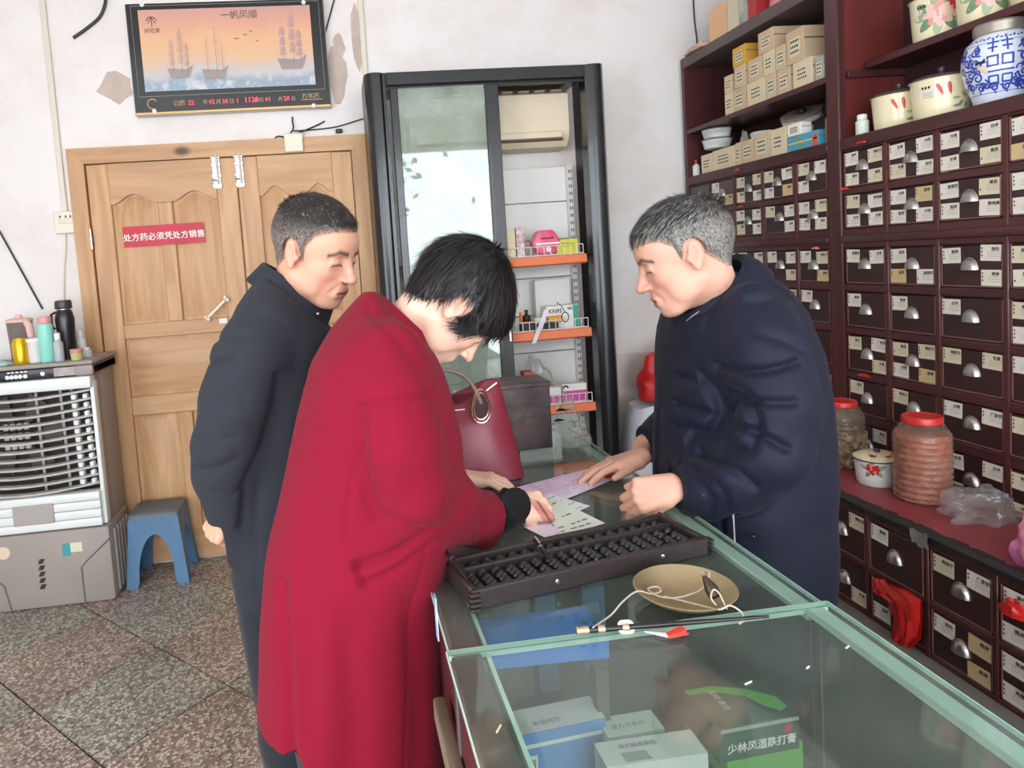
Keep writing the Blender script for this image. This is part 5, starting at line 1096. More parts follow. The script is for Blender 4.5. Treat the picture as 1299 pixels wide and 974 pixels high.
for zz in (.092, .03, .012): MB().prism([a+w3*.0006+Vector((0, 0, z0+zz-a.z)), b+w3*.0006+Vector((0, 0, z0+zz-b.z)), b+w3*.0006+Vector((0, 0, z0+zz+.006-b.z)), a+w3*.0006+Vector((0, 0, z0+zz+.006-a.z))], w3*.0004).build('white_band', M_paper, t, smooth=False)
q0 = a+u*.008+w3*.0012+Vector((0, 0, z0-a.z)); MB().prism([q0+Vector((0, 0, .045)), q0+u*.042+Vector((0, 0, .045)), q0+u*.042+Vector((0, 0, .08)), q0+Vector((0, 0, .08))], w3*.0004).build('barcode_patch', M_paper, t, smooth=False)
bc = MB(); xx = .003; rgb_ = random.Random(2)
while xx < .038: w_ = rgb_.choice((.0008, .0012, .0018)); bc.prism([q0+u*xx+Vector((0, 0, .05)), q0+u*(xx+w_)+Vector((0, 0, .05)), q0+u*(xx+w_)+Vector((0, 0, .074)), q0+u*xx+Vector((0, 0, .074))], w3*.001); xx += w_+rgb_.choice((.001, .0015))
o_ = bc.build('barcode', M_ink, t, smooth=False); o_['kind'] = 'stuff'
t, a, b, u, v, z0 = fbox('medicine_box', (772, 936), (843, 924), .045, .10, mat('pale_green_pack', (206, 222, 206), .5), 'pale green and white box under the front glass between the blue and dark green boxes')
pt(t, '复方丹参片', .011, a+u*.012+v*.014+Vector((0, 0, z0+.1008-a.z)), mat('print_green', (96, 132, 110), .6), u, v)
t, a, b, u, v, z0 = fbox('medicine_box', (770, 974), (898, 955), .05, .105, M_paper, 'white carton with grey panel under the front glass, front row')
MB().prism([a+u*.03+v*.004+Vector((0, 0, z0+.1053-a.z)), a+u*.07+v*.004+Vector((0, 0, z0+.1053-a.z)), a+u*.066+v*.022+Vector((0, 0, z0+.1053-a.z)), a+u*.03+v*.022+Vector((0, 0, z0+.1053-a.z))], (0, 0, .0004)).build('grey_panel', mat('grey_panel', (168, 172, 172), .5), t, smooth=False)
pt(t, '清热解毒颗粒', .010, a+u*.03+v*.03+Vector((0, 0, z0+.1058-a.z)), MATS['print_blue'], u, v)
# dark green boxes: one on a light green one
M_dgreen = mat('dark_green_pack', (30, 80, 58), .45); M_lgreen = mat('leaf_green_pack', (104, 190, 76), .45)
hb = .05
t2, a, b, u, v, z0 = fbox('medicine_box', (922, 958), (1018, 940), .12, .05, M_lgreen, 'light green box under the dark green plaster box')
t, a, b, u, v, z0 = fbox('plaster_box', (911, 925), (1013, 906), .095, .055, M_dgreen, 'dark green medicated plaster box with white lettering under the front glass', zb=.0505)
w3 = -v; zt_ = z0+.055; L = (b-a).length
pt(t, '少林风湿跌打膏', .0165, a+u*.013+w3*.0008+Vector((0, 0, z0+.014-a.z)), M_whiteink, u, (0, 0, 1), bold=.0003)
pt(t, '温经通络', .013, a+u*.035+v*.085+Vector((0, 0, zt_+.0006-a.z)), M_whiteink, -v, u)
MB().prism([a+u*(.004)+w3*.0004+Vector((0, 0, z0+.046-a.z)), b+w3*.0004+Vector((0, 0, z0+.046-b.z)), b+w3*.0004+Vector((0, 0, z0+.052-b.z)), a+u*.004+w3*.0004+Vector((0, 0, z0+.052-a.z))], w3*.0004).build('pale_strip', mat('pale_strip', (170, 180, 170), .5), t, smooth=False)
cc = b-u*.018+w3*.0008+Vector((0, 0, z0+.036-b.z)); MB().prism([cc+u*(.007*math.cos(k*PI/8))+Vector((0, 0, .007*math.sin(k*PI/8))) for k in range(16)], w3*.0005).build('seal_mark', M_redink, t, smooth=False)
gp = MB(); base = a+Vector((0, 0, zt_+.0005-a.z))
def tp_(uu, vv): return base+u*uu*L+v*vv
gp.add([tp_(-.0, .082), tp_(.0, .094), tp_(.35, .094), tp_(.7, .075), tp_(.95, .045), tp_(.97, .02), tp_(.85, .012), tp_(.72, .03), tp_(.62, .058), tp_(.3, .08)], [(0, 1, 2, 9), (9, 2, 3, 8), (8, 3, 4, 7), (7, 4, 5, 6)])
gp.build('leaf_swoosh', M_lgreen, t, smooth=False)
# litter on the glass
ZG = HT+.0125
for k, (px, py, L_, lab) in enumerate(((945, 868, .012, 'white grain of rice on the front glass by the green box'), (1073, 822, .008, 'white crumb on the front glass near the rear rail'), (1023, 848, .007, 'white crumb on the front glass right of the green box'))):
    c = atz(px, py, ZG+.001); tag(MB().bar(c, c+Vector((L_, .004, 0)), .002, .002, bev=.0006).build('crumb', M_whiteink), lab, 'crumb')
c = atz(630, 929, ZG+.001); tag(MB().bar(c, c+Vector((.008, .012, 0)), .0018, .0015).build('match_stick', mat('straw', (226, 214, 170), .6)), 'pale splinter lying on the front glass edge', 'splinter')
# a slip of packaging and blue card wedged at the counter's front
c = aty(559, 800, .93); tag(MB().box((c.x-.002, .955, c.z-.03), (c.x+.0, .972, c.z+.035)).build('paper_card', mat('card_blue', (190, 200, 214), .6, rgb2=(70, 120, 190), vscale=14)), 'narrow white and blue card hanging at the counter front behind the red coat', 'card')

# ------------------------------------------------------------------ abacus
M_aba = mat('abacus_wood', (52, 42, 42), .45, var=.3, vscale=14, bump=.15, bscale=40); M_bead = mat('bead_black', (38, 37, 38), .3, spec=.6); M_rod = mat('rod_bamboo', (176, 120, 82), .5)
A0, A1, A2, A3 = [atz(x, y, HT+.03) for x, y in ((600, 754), (899, 684), (829, 656), (543, 713))]
ub = (A1-A0); ub = Vector((ub.x, ub.y, 0)); AL = ub.length; ub.normalize(); vb = Vector((-ub.y, ub.x, 0)); AW = .5*((A3-A0).dot(vb)+(A2-A1).dot(vb)); zb0 = HT+.0004
ab = thing('abacus', A0+ub*AL/2+vb*AW/2, 'long black wooden abacus lying across the rear counter', 'abacus'); ab.location.z = zb0
def P(uu, vv, z): return Vector((A0.x, A0.y, zb0))+ub*uu+vb*vv+Vector((0, 0, z))
fh = .034
def beam(u0, v0, u1, v1, z0, z1, name, m=M_aba, th=.012):
    MB().bar(P(u0, v0, (z0+z1)/2), P(u1, v1, (z0+z1)/2), th, z1-z0, bev=.002, m=0).build(name, m, ab)
beam(0, .006, AL, .006, 0, fh, 'frame_side'); beam(0, AW-.006, AL, AW-.006, 0, fh, 'frame_side'); beam(.006, .012, .006, AW-.012, 0, fh, 'frame_end'); beam(AL-.006, .012, AL-.006, AW-.012, 0, fh, 'frame_end')
vd = AW*.655; beam(.012, vd, AL-.012, vd, .008, fh-.002, 'divider', th=.009)
for uu, vv in ((0, 0), (AL, 0), (0, AW), (AL, AW)):
    mb = MB()
    for k in range(4): mb.bar(P(uu-.006+(-.001 if uu == 0 else .007), vv, .004+k*.0085), P(uu+.012+(-.006 if uu else 0), vv, .004+k*.0085), .016, .0055, bev=.001)
    mb.build('corner_binding', M_aba, ab); ab.children[-1]['kind'] = 'stuff'
NR = 17; bead = MB(); br, bh = .0112, .0135
bead.lathe([(.003, -bh/2), (br*.7, -bh/2), (br*.95, -bh*.22), (br, 0), (br*.95, bh*.22), (br*.7, bh/2), (.003, bh/2)], (0, 0, 0), 18); BM = bead.mesh('bead', M_bead)
rot = Matrix((ub, Vector((0, 0, 1)), -vb)).transposed().to_4x4() if False else Vector(vb).to_track_quat('Z', 'Y').to_matrix().to_4x4()
RM = MB().tube([(0, 0, -AW/2+.01), (0, 0, AW/2-.01)], .0022, 8).mesh('rod', M_rod)
rga = random.Random(5)
def abpart(nm, me, p):
    o = bpy.data.objects.new(nm, me); COL.objects.link(o); o.parent = ab; o.matrix_local = Matrix.Translation(p-ab.location) @ rot; return o
for k in range(NR):
    uu = .012+(AL-.024)*(k+.5)/NR; zz = .0175
    abpart('rod', RM, P(uu, AW/2, zz))
    low0, low1 = .0125, vd-.005; up0, up1 = vd+.005, AW-.0125
    nup = rga.choice((0, 0, 1)); g = rga.choice((0, 0, 0, 1, 2, 4))
    for j in range(5): v_ = low0+bh/2+j*bh if j < 5-g else low1-bh/2-(4-j)*bh; abpart('bead', BM, P(uu, v_+rga.uniform(0, .0008), zz))
    for j in range(2): v_ = up1-bh/2-(1-j)*bh if j >= nup else up0+bh/2+j*bh; abpart('bead', BM, P(uu, v_, zz))
for uu in (.155, .37): 
    MB().lathe([(.0042, 0), (.0042, .002), (.002, .003)], (0, 0, 0), 14).build('stud', M_metal, ab).matrix_local = Matrix.Translation(P(uu, -.0005, fh*.55)-ab.location) @ Vector(-vb).to_track_quat('Z', 'Y').to_matrix().to_4x4()
# two pens resting on the abacus
def pen(pa, pb, za, zb_, label, r=.0048):
    a, b = atz(*pa, za), atz(*pb, zb_); d = (b-a).normalized(); t = thing('ballpoint_pen', (a+b)/2, label, 'pen')
    MB().tube([a, a+d*.004, b-d*.02, b-d*.006, b], [r*.8, r, r, r*.5, .001], 12).build('barrel', M_black, t)
    MB().tube([a+(b-a)*.42, a+(b-a)*.46], r*1.15, 12).build('ring', M_metal, t)
    s = d.cross(Vector((0, 0, 1))).normalized(); q = s.cross(d); 
    if q.z < 0: q = -q
    MB().bar(a+d*.002+q*(r+.002), a+(b-a)*.36+q*(r+.002), .0035, .0016).build('clip', M_metal, t)
pen((560, 690), (593, 735), HT+.066, HT+.041, 'black ballpoint pen with steel clip leaning on the left end of the abacus')
pen((678, 684), (697, 709), HT+.044, HT+.036, 'short black pen lying across the abacus divider')

# ------------------------------------------------------------------ hand scale: pan, cord, weight, beam
M_brass = mat('old_brass', (190, 168, 130), .35, .55, var=.25, vscale=9)
pc = atz(872, 756, HT+.012); pc.y += .008; pr_ = .0785
t = thing('scale_pan', (pc.x, pc.y, HT+.0005), 'shallow old brass scale pan on the rear counter glass', 'pan')
prof = [(.006, .0015), (.03, .0015), (.052, .006), (.068, .0145), (pr_, .023), (pr_+.0015, .0245), (pr_-.0005, .0253), (.066, .017), (.05, .0085), (.03, .0042), (.004, .004)]
MB().lathe(prof, (pc.x, pc.y, HT+.0005), 64).build('dish', M_brass, t)
M_cord = mat('cotton_cord', (196, 186, 166), .8, bump=.4, bscale=300)
def spline(pts, n=7):
    out = []
    P_ = [Vector(p) for p in pts]
    for i in range(len(P_)-1):
        p0, p1, p2, p3 = P_[max(i-1, 0)], P_[i], P_[i+1], P_[min(i+2, len(P_)-1)]
        for k in range(n): q = k/n; out.append(.5*((2*p1)+(p2-p0)*q+(2*p0-5*p1+4*p2-p3)*q*q+(3*p1-p0-3*p2+p3)*q**3))
    return out+[P_[-1]]
def cord(pix, r=.0014): return MB().tube(spline([atz(x, y, HT+z) for x, y, z in pix]), r, 7)
tag(cord(((752, 796, .024), (775, 780, .022), (790, 763, .03), (808, 750, .03), (826, 753, .018), (838, 750, .016), (834, 744, .017), (822, 747, .018), (835, 756, .015), (858, 758, .012), (885, 750, .014), (897, 738, .022), (900, 726, .03))).build('pan_cord', M_cord), 'twisted cord looping from the scale beam over the pan to its far rim', 'cord')
tag(cord(((842, 756, .013), (866, 762, .011), (890, 768, .014), (912, 773, .024), (926, 768, .03), (940, 776, .022), (944, 785, .016), (938, 791, .0165))).build('pan_cord', M_cord), 'twisted cord crossing the near side of the pan to the counter', 'cord')
c = atz(909, 762, HT+.012); t = thing('scale_weight', c, 'dark iron drop shaped weight lying in the scale pan', 'weight')
wm = MB(); ax_ = Vector((-.25, .55, .8)).normalized(); base = Vector((c.x, c.y, HT+.0165)); wm.tube([base, base+ax_*.004, base+ax_*.016, base+ax_*.028, base+ax_*.036], [.006, .0105, .0105, .006, .003], 18); wm.build('body', mat('dark_iron', (72, 56, 50), .4, .5), t)
MB().tube([base+ax_*.034+Vector((.005*math.cos(a), 0, .004+.005*math.sin(a))) for a in [2*PI*i/12 for i in range(12)]], .0011, 6, closed=True).build('eye', M_metal, t)
tag(cord(((909, 768, .022), (902, 758, .03), (905, 748, .036), (912, 752, .034), (918, 764, .026), (922, 772, .022))).build('weight_cord', M_cord), 'loop of cord tied round the iron weight', 'cord')
a, b = atz(731, 800, HT+.0195), atz(975, 782, HT+.0195)
t = thing('scale_beam', (a+b)/2, 'slim black scale beam with brass fittings lying along the counter seam', 'scale')
d_ = (b-a).normalized(); LB = (b-a).length
MB().tube([a, a+d_*.03, a+d_*LB*.5, b], [.0048, .0048, .0038, .0022], 12).build('rod', mat('ebony', (32, 28, 30), .3), t)
for q, w_ in ((.0, .018), (.032, .01), (.068, .009)): MB().tube([a+d_*q, a+d_*(q+w_)], .0058, 12).build('ferrule', mat('pale_brass', (206, 182, 150), .3, .6), t)
for q in (.004, .02): MB().tube([a+d_*q+Vector((0, 0, .004)), a+d_*(q+.004)+Vector((0, 0, .012)), a+d_*(q+.01)+Vector((0, 0, .01))], .0016, 7).build('hook', M_black, t)
mb = MB(); q = a+d_*.07; 
for k in range(3): mb.tube([q+d_*.004*k+Vector((.007*math.cos(an), .004*math.sin(an), .007*math.sin(an))) for an in [2*PI*i/14 for i in range(14)]], .0024, 6, closed=True)
o_ = mb.build('thread_knot', mat('white_thread', (222, 206, 196), .8), t); o_['kind'] = 'stuff'
qa, qb, qc = atz(818, 801, HT+.0175), atz(846, 807, HT+.0165), atz(868, 801, HT+.0165)
mb = MB(); rgt = random.Random(4)
for k in range(14): s_ = Vector((0, rgt.uniform(-.004, .004), rgt.uniform(0, .003))); mb.tube([qa, qa+(qb-qa)*.5+s_*.6, qb+s_], .0009, 4)
o_ = mb.build('tassel_thread', MATS['white_thread'], t); o_['kind'] = 'stuff'
mb = MB()
for k in range(26): s_ = Vector((rgt.uniform(-.003, .003), rgt.uniform(-.008, .008), rgt.uniform(0, .005))); mb.tube([qb+s_*.4, qb+(qc-qb)*.5+s_*.8, qc+s_], .001, 4)
o_ = mb.build('tassel_tip', mat('tassel_red', (214, 70, 54), .7), t); o_['kind'] = 'stuff'

# ------------------------------------------------------------------ papers on the counter
M_pp = [mat('slip_pink', (236, 204, 232), .6, var=.06), mat('slip_white', (240, 240, 242), .6), mat('slip_green', (236, 242, 228), .6, var=.05), mat('slip_lilac', (236, 222, 240), .6)]
rgp = random.Random(9)
def slip(pix, z, m, label, lines=6, wave=.0012, ink=(150, 130, 150)):
    q = [atz(x, y, HT+z) for x, y in pix]; n = 8
    t = thing('prescription_slip', sum(q, Vector())/4, label, 'paper'); t.location.z = HT+z
    def S(u, v, dz=0): p = (q[0]*(1-u)+q[1]*u)*(1-v)+(q[3]*(1-u)+q[2]*u)*v; return p+Vector((0, 0, dz+wave*math.sin(u*4+v*3)*v))
    MB().grid([[S(i/n, j/n) for j in range(n+1)] for i in range(n+1)]).build('sheet', m, t)
    mb = MB()
    for k in range(lines):
        v = .12+.76*k/max(1, lines-1); u = .08
        while u < .85:
            w_ = rgp.uniform(.04, .14)
            if rgp.random() < .65: mb.add([S(u, v, .0005), S(u+w_, v, .0005), S(u+w_, v+.035, .0005), S(u, v+.035, .0005)], [(0, 1, 2, 3)])
            u += w_+.03
    if mb.v: o_ = mb.build('writing', mat('writing_%d' % ink[0], ink, .8), t, smooth=False, fixn=False); o_['kind'] = 'stuff'
    return t
slip(((655, 618), (764, 590), (790, 600), (690, 632)), .0010, M_pp[0], 'pink prescription slip under the far hand of the man in navy', 5, ink=(196, 150, 190))
slip(((690, 628), (775, 600), (783, 606), (700, 640)), .0030, M_pp[3], 'pale lilac slip lying half over the pink one', 4, ink=(170, 140, 180))
slip(((668, 640), (700, 626), (749, 642), (706, 658)), .0050, M_pp[1], 'white torn slip beneath the writing hand of the woman', 4, ink=(150, 150, 190))
slip(((655, 660), (702, 630), (768, 664), (694, 683)), .0068, M_pp[2], 'pale green prescription form with pink corner next to the abacus', 7, ink=(120, 140, 120))
a = [atz(x, y, HT+.0082) for x, y in ((664, 668), (690, 660), (712, 674), (694, 683))]
mb = MB(); mb.add(a, [(0, 1, 2, 3)]); tag(mb.build('pink_slip', M_pp[3], smooth=False, fixn=False), 'little pink corner slip on the pale green form', 'paper')
c = atz(775, 605, HT+.001); t = thing('ink_pad', c, 'little round red ink pad under the far fingers of the man in navy', 'ink pad'); MB().lathe([(.018, 0), (.019, .002), (.019, .006), (.016, .0065)], (c.x, c.y, HT+.0005), 24).build('dish', M_redfilm, t)
# ------------------------------------------------------------------ handbag
M_bag = mat('burgundy_leather', (138, 44, 62), .38, var=.08, bump=.06, bscale=90); M_bagd = mat('bag_lining', (60, 24, 30), .6)
by = 1.70
bl = [aty(x, y, by) for x, y in ((548, 600), (670, 600), (640, 482), (560, 500))]
t = thing('handbag', (.36, by+.06, HT), 'burgundy leather handbag with ring handles standing behind the woman in red', 'handbag')
bx0, bx1 = atz(545, 602, HT).x, aty(669, 600, by).x; ztop = aty(634, 485, by).z
hh = ztop-HT
rings = []
for i in range(13):
    u = i/12; z = HT+.0006+(hh-.005)*u; xl = bx0+.02*u; xr = bx1-(bx1-aty(640, 484, by).x)*u**1.15; d_ = .065*(1-u)**.8+.012; yc = by+.07
    ring = []
    for j in range(40):
        an = 2*PI*j/40; e_ = lambda q, p=.45: math.copysign(abs(q)**p, q)
        ex = .45+.3*u; x = (xl+xr)/2+(xr-xl)/2*e_(math.cos(an), ex); y = yc+d_*e_(math.sin(an), ex)
        dip = 0
        if u > .6: dip = -(u-.6)/.4*.055*max(0, 1-((x-(xl+xr)/2+.03)/((xr-xl)/2*.85))**2)
        ring.append((x, y-.012*math.sin(PI*u)*math.exp(-((x-(xl+xr)/2-.02)/.05)**2)*(1 if y < yc else 0), z+dip))
    rings.append(ring)
MB().loft(rings).build('body', M_bag, t)
gold = mat('rose_gold', (222, 186, 160), .18, .9)
rcx = aty(611, 517, by); yy_ = by+.014
def hring(s, r): return [Vector((rcx.x+s*.0235*math.sin(a)*(1-.25*math.cos(a)), yy_-.006-.002*math.cos(a), rcx.z+.002+.044*math.cos(a)*s)) for a in [2*PI*i/30 for i in range(30)]]
for s in (1.0, .78): MB().tube(hring(s, 0), .0022, 8, closed=True).build('handle_ring', gold, t)
MB().prism([(p.x, p.y+.0035, p.z) for p in hring(.7, 0)], (0, .003, 0)).build('ring_opening', M_bagd, t, smooth=False)
for off, yo in ((0, 0), (-.012, .05)):
    pts = [aty(x, y, by+.012+yo) for x, y in ((610+off, 512), (603+off, 495), (592+off, 480), (578+off, 472), (562+off, 470), (548+off, 480), (540+off, 500))]
    MB().tube(spline(pts), .0055, 10).build('handle', mat('handle_taupe', (128, 110, 100), .45), t)
MB().box((aty(575, 521, by).x, by+.003, aty(575, 521, by).z-.001), (aty(590, 521, by).x, by+.0052, aty(575, 521, by).z+.0012)).build('metal_plate', M_whiteink, t)
q = aty(625, 489, by+.03); MB().bar(q-Vector((.02, 0, .012)), q+Vector((.012, 0, .008)), .008, .006, bev=.002).build('clasp', M_metal, t)
# ------------------------------------------------------------------ dark tin box and film on the far end
M_tin = mat('rusted_tin', (86, 68, 66), .45, .3, rgb2=(50, 40, 40), vscale=9, bump=.2, bscale=30)
t0 = atz(700, 568, HT); ty = t0.y
tl_, tr_ = aty(648, 493, ty), aty(697, 484, ty); bl_, br_ = aty(661, 575, ty), aty(700, 566, ty)
t = thing('tin_box', (tr_.x-.06, ty+.06, HT), 'dark streaked metal tin box behind the burgundy handbag', 'tin')
zt_ = tr_.z; x1 = tr_.x; x0 = x1-.16
mb = MB().box((x0, ty, HT+.0006), (x1, ty+.13, zt_), .003); mb.build('body', M_tin, t); MB().box((x0-.003, ty-.003, zt_-.012), (x1+.003, ty+.133, zt_+.002), .002).build('rim', M_tin, t)
from mathutils import noise as nz_
def film(pix, z, h, label, m, seed, lift=.02):
    q = [atz(x, y, HT+z) for x, y in pix]; n = 16
    P_ = []
    for i in range(n+1):
        row = []
        for j in range(n+1):
            u, v = i/n, j/n; p = (q[0]*(1-u)+q[1]*u)*(1-v)+(q[3]*(1-u)+q[2]*u)*v
            k = nz_.noise(Vector((u*3.3+seed, v*3.3, 0)))*.5+abs(nz_.noise(Vector((u*6+seed, v*6, 3))))*.7
            row.append(p+Vector((0, 0, max(0, lift*k+h*v))))
        P_.append(row)
    return tag(MB().grid(P_).build('plastic_film', m), label, 'film')
M_sheetf = glass('film_grey', (.88, .9, .88), 1.45, .3, (196, 200, 190), .12)
film(((704, 574), (752, 562), (741, 541), (706, 545)), .002, .02, 'clear plastic sheeting spread on the far end of the rear counter', M_sheetf, 3)
film(((706, 548), (738, 543), (728, 524), (706, 527)), .03, .05, 'crumpled film heaped beside the tin box', M_sheetf, 7, .04)
for k, (x, y, lab) in enumerate(((712, 520, 'black plastic shred on the film beside the tin box, upper'), (709, 533, 'black plastic shred on the film beside the tin box, lower'))):
    c = aty(x, y, 2.06); tag(MB().grid([[(c.x-.022+.045*i/5, 2.05+.01*math.sin(i), c.z+(.005-.002*abs(i-2))*j+.004*i/5) for j in (-1, 0, 1)] for i in range(6)]).build('black_shred', M_black), lab, 'scrap')

# ------------------------------------------------------------------ people: bodies and clothes grown from distance fields
def nv(*a): return np.array(a, float)
def unit(v): v = np.array(v, float); return v/np.linalg.norm(v)
class Field:
    def __init__(s, lo, hi, h):
        s.lo = np.array(lo, float); s.h = h; s.n = (np.ceil((np.array(hi)-s.lo)/h).astype(int)+1)
        s.F = np.full(s.n, 1.0, np.float32)
    def block(s, lo, hi):
        a = np.maximum(np.floor((np.array(lo)-s.lo)/s.h).astype(int), 0); b = np.minimum(np.ceil((np.array(hi)-s.lo)/s.h).astype(int)+1, s.n)
        if (b <= a).any(): return None
        ax = [s.lo[i]+s.h*np.arange(a[i], b[i]) for i in range(3)]
        return tuple(slice(a[i], b[i]) for i in range(3)), np.stack(np.meshgrid(*ax, indexing='ij'), -1)
    def _mix(s, sl, d, k, op):
        A = s.F[sl]
        if op == 'sub':
            d = -d; h = np.clip(.5+.5*(A-d)/-k, 0, 1) if k else None
            h = np.clip(.5-.5*(A-d)/k, 0, 1); s.F[sl] = A*(1-h)+d*h+k*h*(1-h)
        else:
            h = np.clip(.5+.5*(A-d)/k, 0, 1); s.F[sl] = A*(1-h)+d*h-k*h*(1-h)
    def cone(s, a, b, ra, rb, k=.01, op='add', flat=None):
        a = np.array(a, float); b = np.array(b, float); m = max(ra, rb)*(1.0)+k*2+.02
        B = s.block(np.minimum(a, b)-m, np.maximum(a, b)+m)
        if B is None: return
        sl, P = B; ba = b-a; q = P-a; t = np.clip((q@ba)/max(1e-12, ba@ba), 0, 1); v = q-t[..., None]*ba
        sc = 1.0
        if flat is not None: d_, f_ = np.array(flat[0], float), flat[1]; v = v+(1/f_-1)*(v@d_)[..., None]*d_; sc = f_
        s._mix(sl, ((np.linalg.norm(v, axis=-1)-(ra+(rb-ra)*t))*sc).astype(np.float32), k, op)
    def ball(s, c, r, Rm=None, k=.01, op='add'):
        c = np.array(c, float); r = np.array(r if hasattr(r, '__len__') else (r, r, r), float); m = r.max()+k*2+.02
        B = s.block(c-m, c+m)
        if B is None: return
        sl, P = B; q = P-c
        if Rm is not None: q = q@np.array(Rm).T
        k0 = np.linalg.norm(q/r, axis=-1); k1 = np.linalg.norm(q/(r*r), axis=-1)+1e-9
        s._mix(sl, (k0*(k0-1)/k1).astype(np.float32), k, op)
    def column(s, zs, cx, rx, cy, ry, ex=2.3, k=.02, zmin=None, zmax=None, tw=0):
        """Upright lofted column: centre and half-widths given against z."""
        zs = np.array(zs, float); o = np.argsort(zs); zs = zs[o]; cx, rx, cy, ry = [np.array(v, float)[o] for v in (cx, rx, cy, ry)]
        m = .05; B = s.block((min(cx-rx)-m, min(cy-ry)-m, zs[0]-m), (max(cx+rx)+m, max(cy+ry)+m, zs[-1]+m)); sl, P = B
        z = P[..., 2]; f = lambda v: np.interp(z, zs, v)
        X, Y, RX, RY = P[..., 0]-f(cx), P[..., 1]-f(cy), f(rx), f(ry)
        e = ((np.abs(X/RX)**ex+np.abs(Y/RY)**ex)**(1/ex)-1)*np.minimum(RX, RY)*.9
        e = np.maximum(e, np.maximum(zs[0]-z, z-zs[-1]))
        s._mix(sl, e.astype(np.float32), k, 'add')
    def cut(s, p, nrm, k=.004):
        """Keeps what lies on the -n side of the plane."""
        sl, P = s.block(s.lo, s.lo+s.h*s.n); d = ((P-np.array(p))@unit(nrm)).astype(np.float32)
        A = s.F; h = np.clip(.5-.5*(A-d)/k, 0, 1); s.F = A*(1-h)+d*h+k*h*(1-h)
    def mesh(s):
        F = s.F; S = F < 0; n = np.array(F.shape)
        cnt = np.zeros(n-1, np.int8); offs = [(i, j, k) for i in (0, 1) for j in (0, 1) for k in (0, 1)]
        for o in offs: cnt += S[o[0]:n[0]-1+o[0], o[1]:n[1]-1+o[1], o[2]:n[2]-1+o[2]]
        act = (cnt > 0) & (cnt < 8); ia = np.argwhere(act); idx = np.full(n-1, -1, np.int64); idx[act] = np.arange(len(ia))
        V = {o: F[ia[:, 0]+o[0], ia[:, 1]+o[1], ia[:, 2]+o[2]] for o in offs}
        pos = np.zeros((len(ia), 3)); w = np.zeros(len(ia))
        for o in offs:
            for ax in range(3):
                if o[ax]: continue
                q = list(o); q[ax] = 1; q = tuple(q); fa, fb = V[o], V[q]; m = (fa < 0) != (fb < 0)
                t = np.where(m, fa/np.where(m, fa-fb, 1), 0); p = np.array(o, float)[None]+np.zeros((len(ia), 3)); p[:, ax] += t
                pos += p*m[:, None]; w += m
        verts = s.lo+s.h*(ia+pos/w[:, None]); quads = []
        for ax in range(3):
            u, v = [(1, 2), (2, 0), (0, 1)][ax]; a = [slice(None)]*3; b = [slice(None)]*3; a[ax] = slice(0, -1); b[ax] = slice(1, None)
            D = S[tuple(a)] != S[tuple(b)]; D[tuple(slice(0, 1) if i == u else slice(None) for i in range(3))] = False; D[tuple(slice(0, 1) if i == v else slice(None) for i in range(3))] = False
            for e_, w_ in ((u, 1), (v, 1)): D[tuple(slice(-1, None) if i == e_ else slice(None) for i in range(3))] = False
            I = np.argwhere(D)
            if not len(I): continue
            eu = np.zeros(3, int); eu[u] = 1; ev = np.zeros(3, int); ev[v] = 1
            q = np.stack([idx[tuple((I-eu-ev).T)], idx[tuple((I-ev).T)], idx[tuple(I.T)], idx[tuple((I-eu).T)]], 1)
            fl = S[tuple(I.T)]; q[~fl] = q[~fl][:, ::-1]; quads.append(q)
        return verts, np.concatenate(quads)
def np_mesh(name, V, Q, mats, col=None, smooth=True):
    me = bpy.data.meshes.new(name); me.vertices.add(len(V)); me.vertices.foreach_set('co', np.asarray(V, np.float32).ravel())
    Q = np.asarray(Q, np.int32); k = Q.shape[1]
    me.loops.add(Q.size); me.loops.foreach_set('vertex_index', Q.ravel()); me.polygons.add(len(Q)); me.polygons.foreach_set('loop_start', np.arange(0, Q.size, k, dtype=np.int32))
    me.update(calc_edges=True); me.validate()
    for m in (mats if isinstance(mats, (list, tuple)) else [mats]): me.materials.append(m)
    me.polygons.foreach_set('use_smooth', [smooth]*len(me.polygons))
    if col is not None:
        a = me.attributes.new('tint', 'FLOAT_COLOR', 'POINT'); c = np.ones((len(V), 4), np.float32); c[:, :3] = col; a.data.foreach_set('color', c.ravel())
    return me
def vnormals(me):
    n = np.empty(len(me.vertices)*3, np.float32); me.vertices.foreach_get('normal', n); return n.reshape(-1, 3)
def coords(me):
    n = np.empty(len(me.vertices)*3, np.float32); me.vertices.foreach_get('co', n); return n.reshape(-1, 3).astype(float)
def remesh(V_Q, vox):
    """One closed continuous skin out of overlapping closed shells."""
    vs, qs, o = [], [], 0
    for V, Q in V_Q: vs.append(V); qs.append(np.asarray(Q)+o); o += len(V)
    me = np_mesh('skin', np.concatenate(vs), np.concatenate(qs), [M_black]); ob = bpy.data.objects.new('skin', me); COL.objects.link(ob)
    md = ob.modifiers.new('r', 'REMESH'); md.mode = 'VOXEL'; md.voxel_size = vox
    md2 = ob.modifiers.new('s', 'SMOOTH'); md2.factor = .3; md2.iterations = 1
    dg = bpy.context.evaluated_depsgraph_get(); r = bpy.data.meshes.new_from_object(ob.evaluated_get(dg))
    V = coords(r); q = np.empty(len(r.loops), np.int32); r.loops.foreach_get('vertex_index', q); Q = q.reshape(-1, 4)
    bpy.data.objects.remove(ob); bpy.data.meshes.remove(me); bpy.data.meshes.remove(r); return V, Q
def polyline_d(P, L):
    """Distance of points P (n,2) to a polyline L (m,2)."""
    d = np.full(len(P), 9.0)
    for a, b in zip(L, L[1:]):
        a = np.array(a); b = np.array(b); ba = b-a; t = np.clip(((P-a)@ba)/max(1e-12, ba@ba), 0, 1); d = np.minimum(d, np.linalg.norm(P-a-t[:, None]*ba, axis=1))
    return d
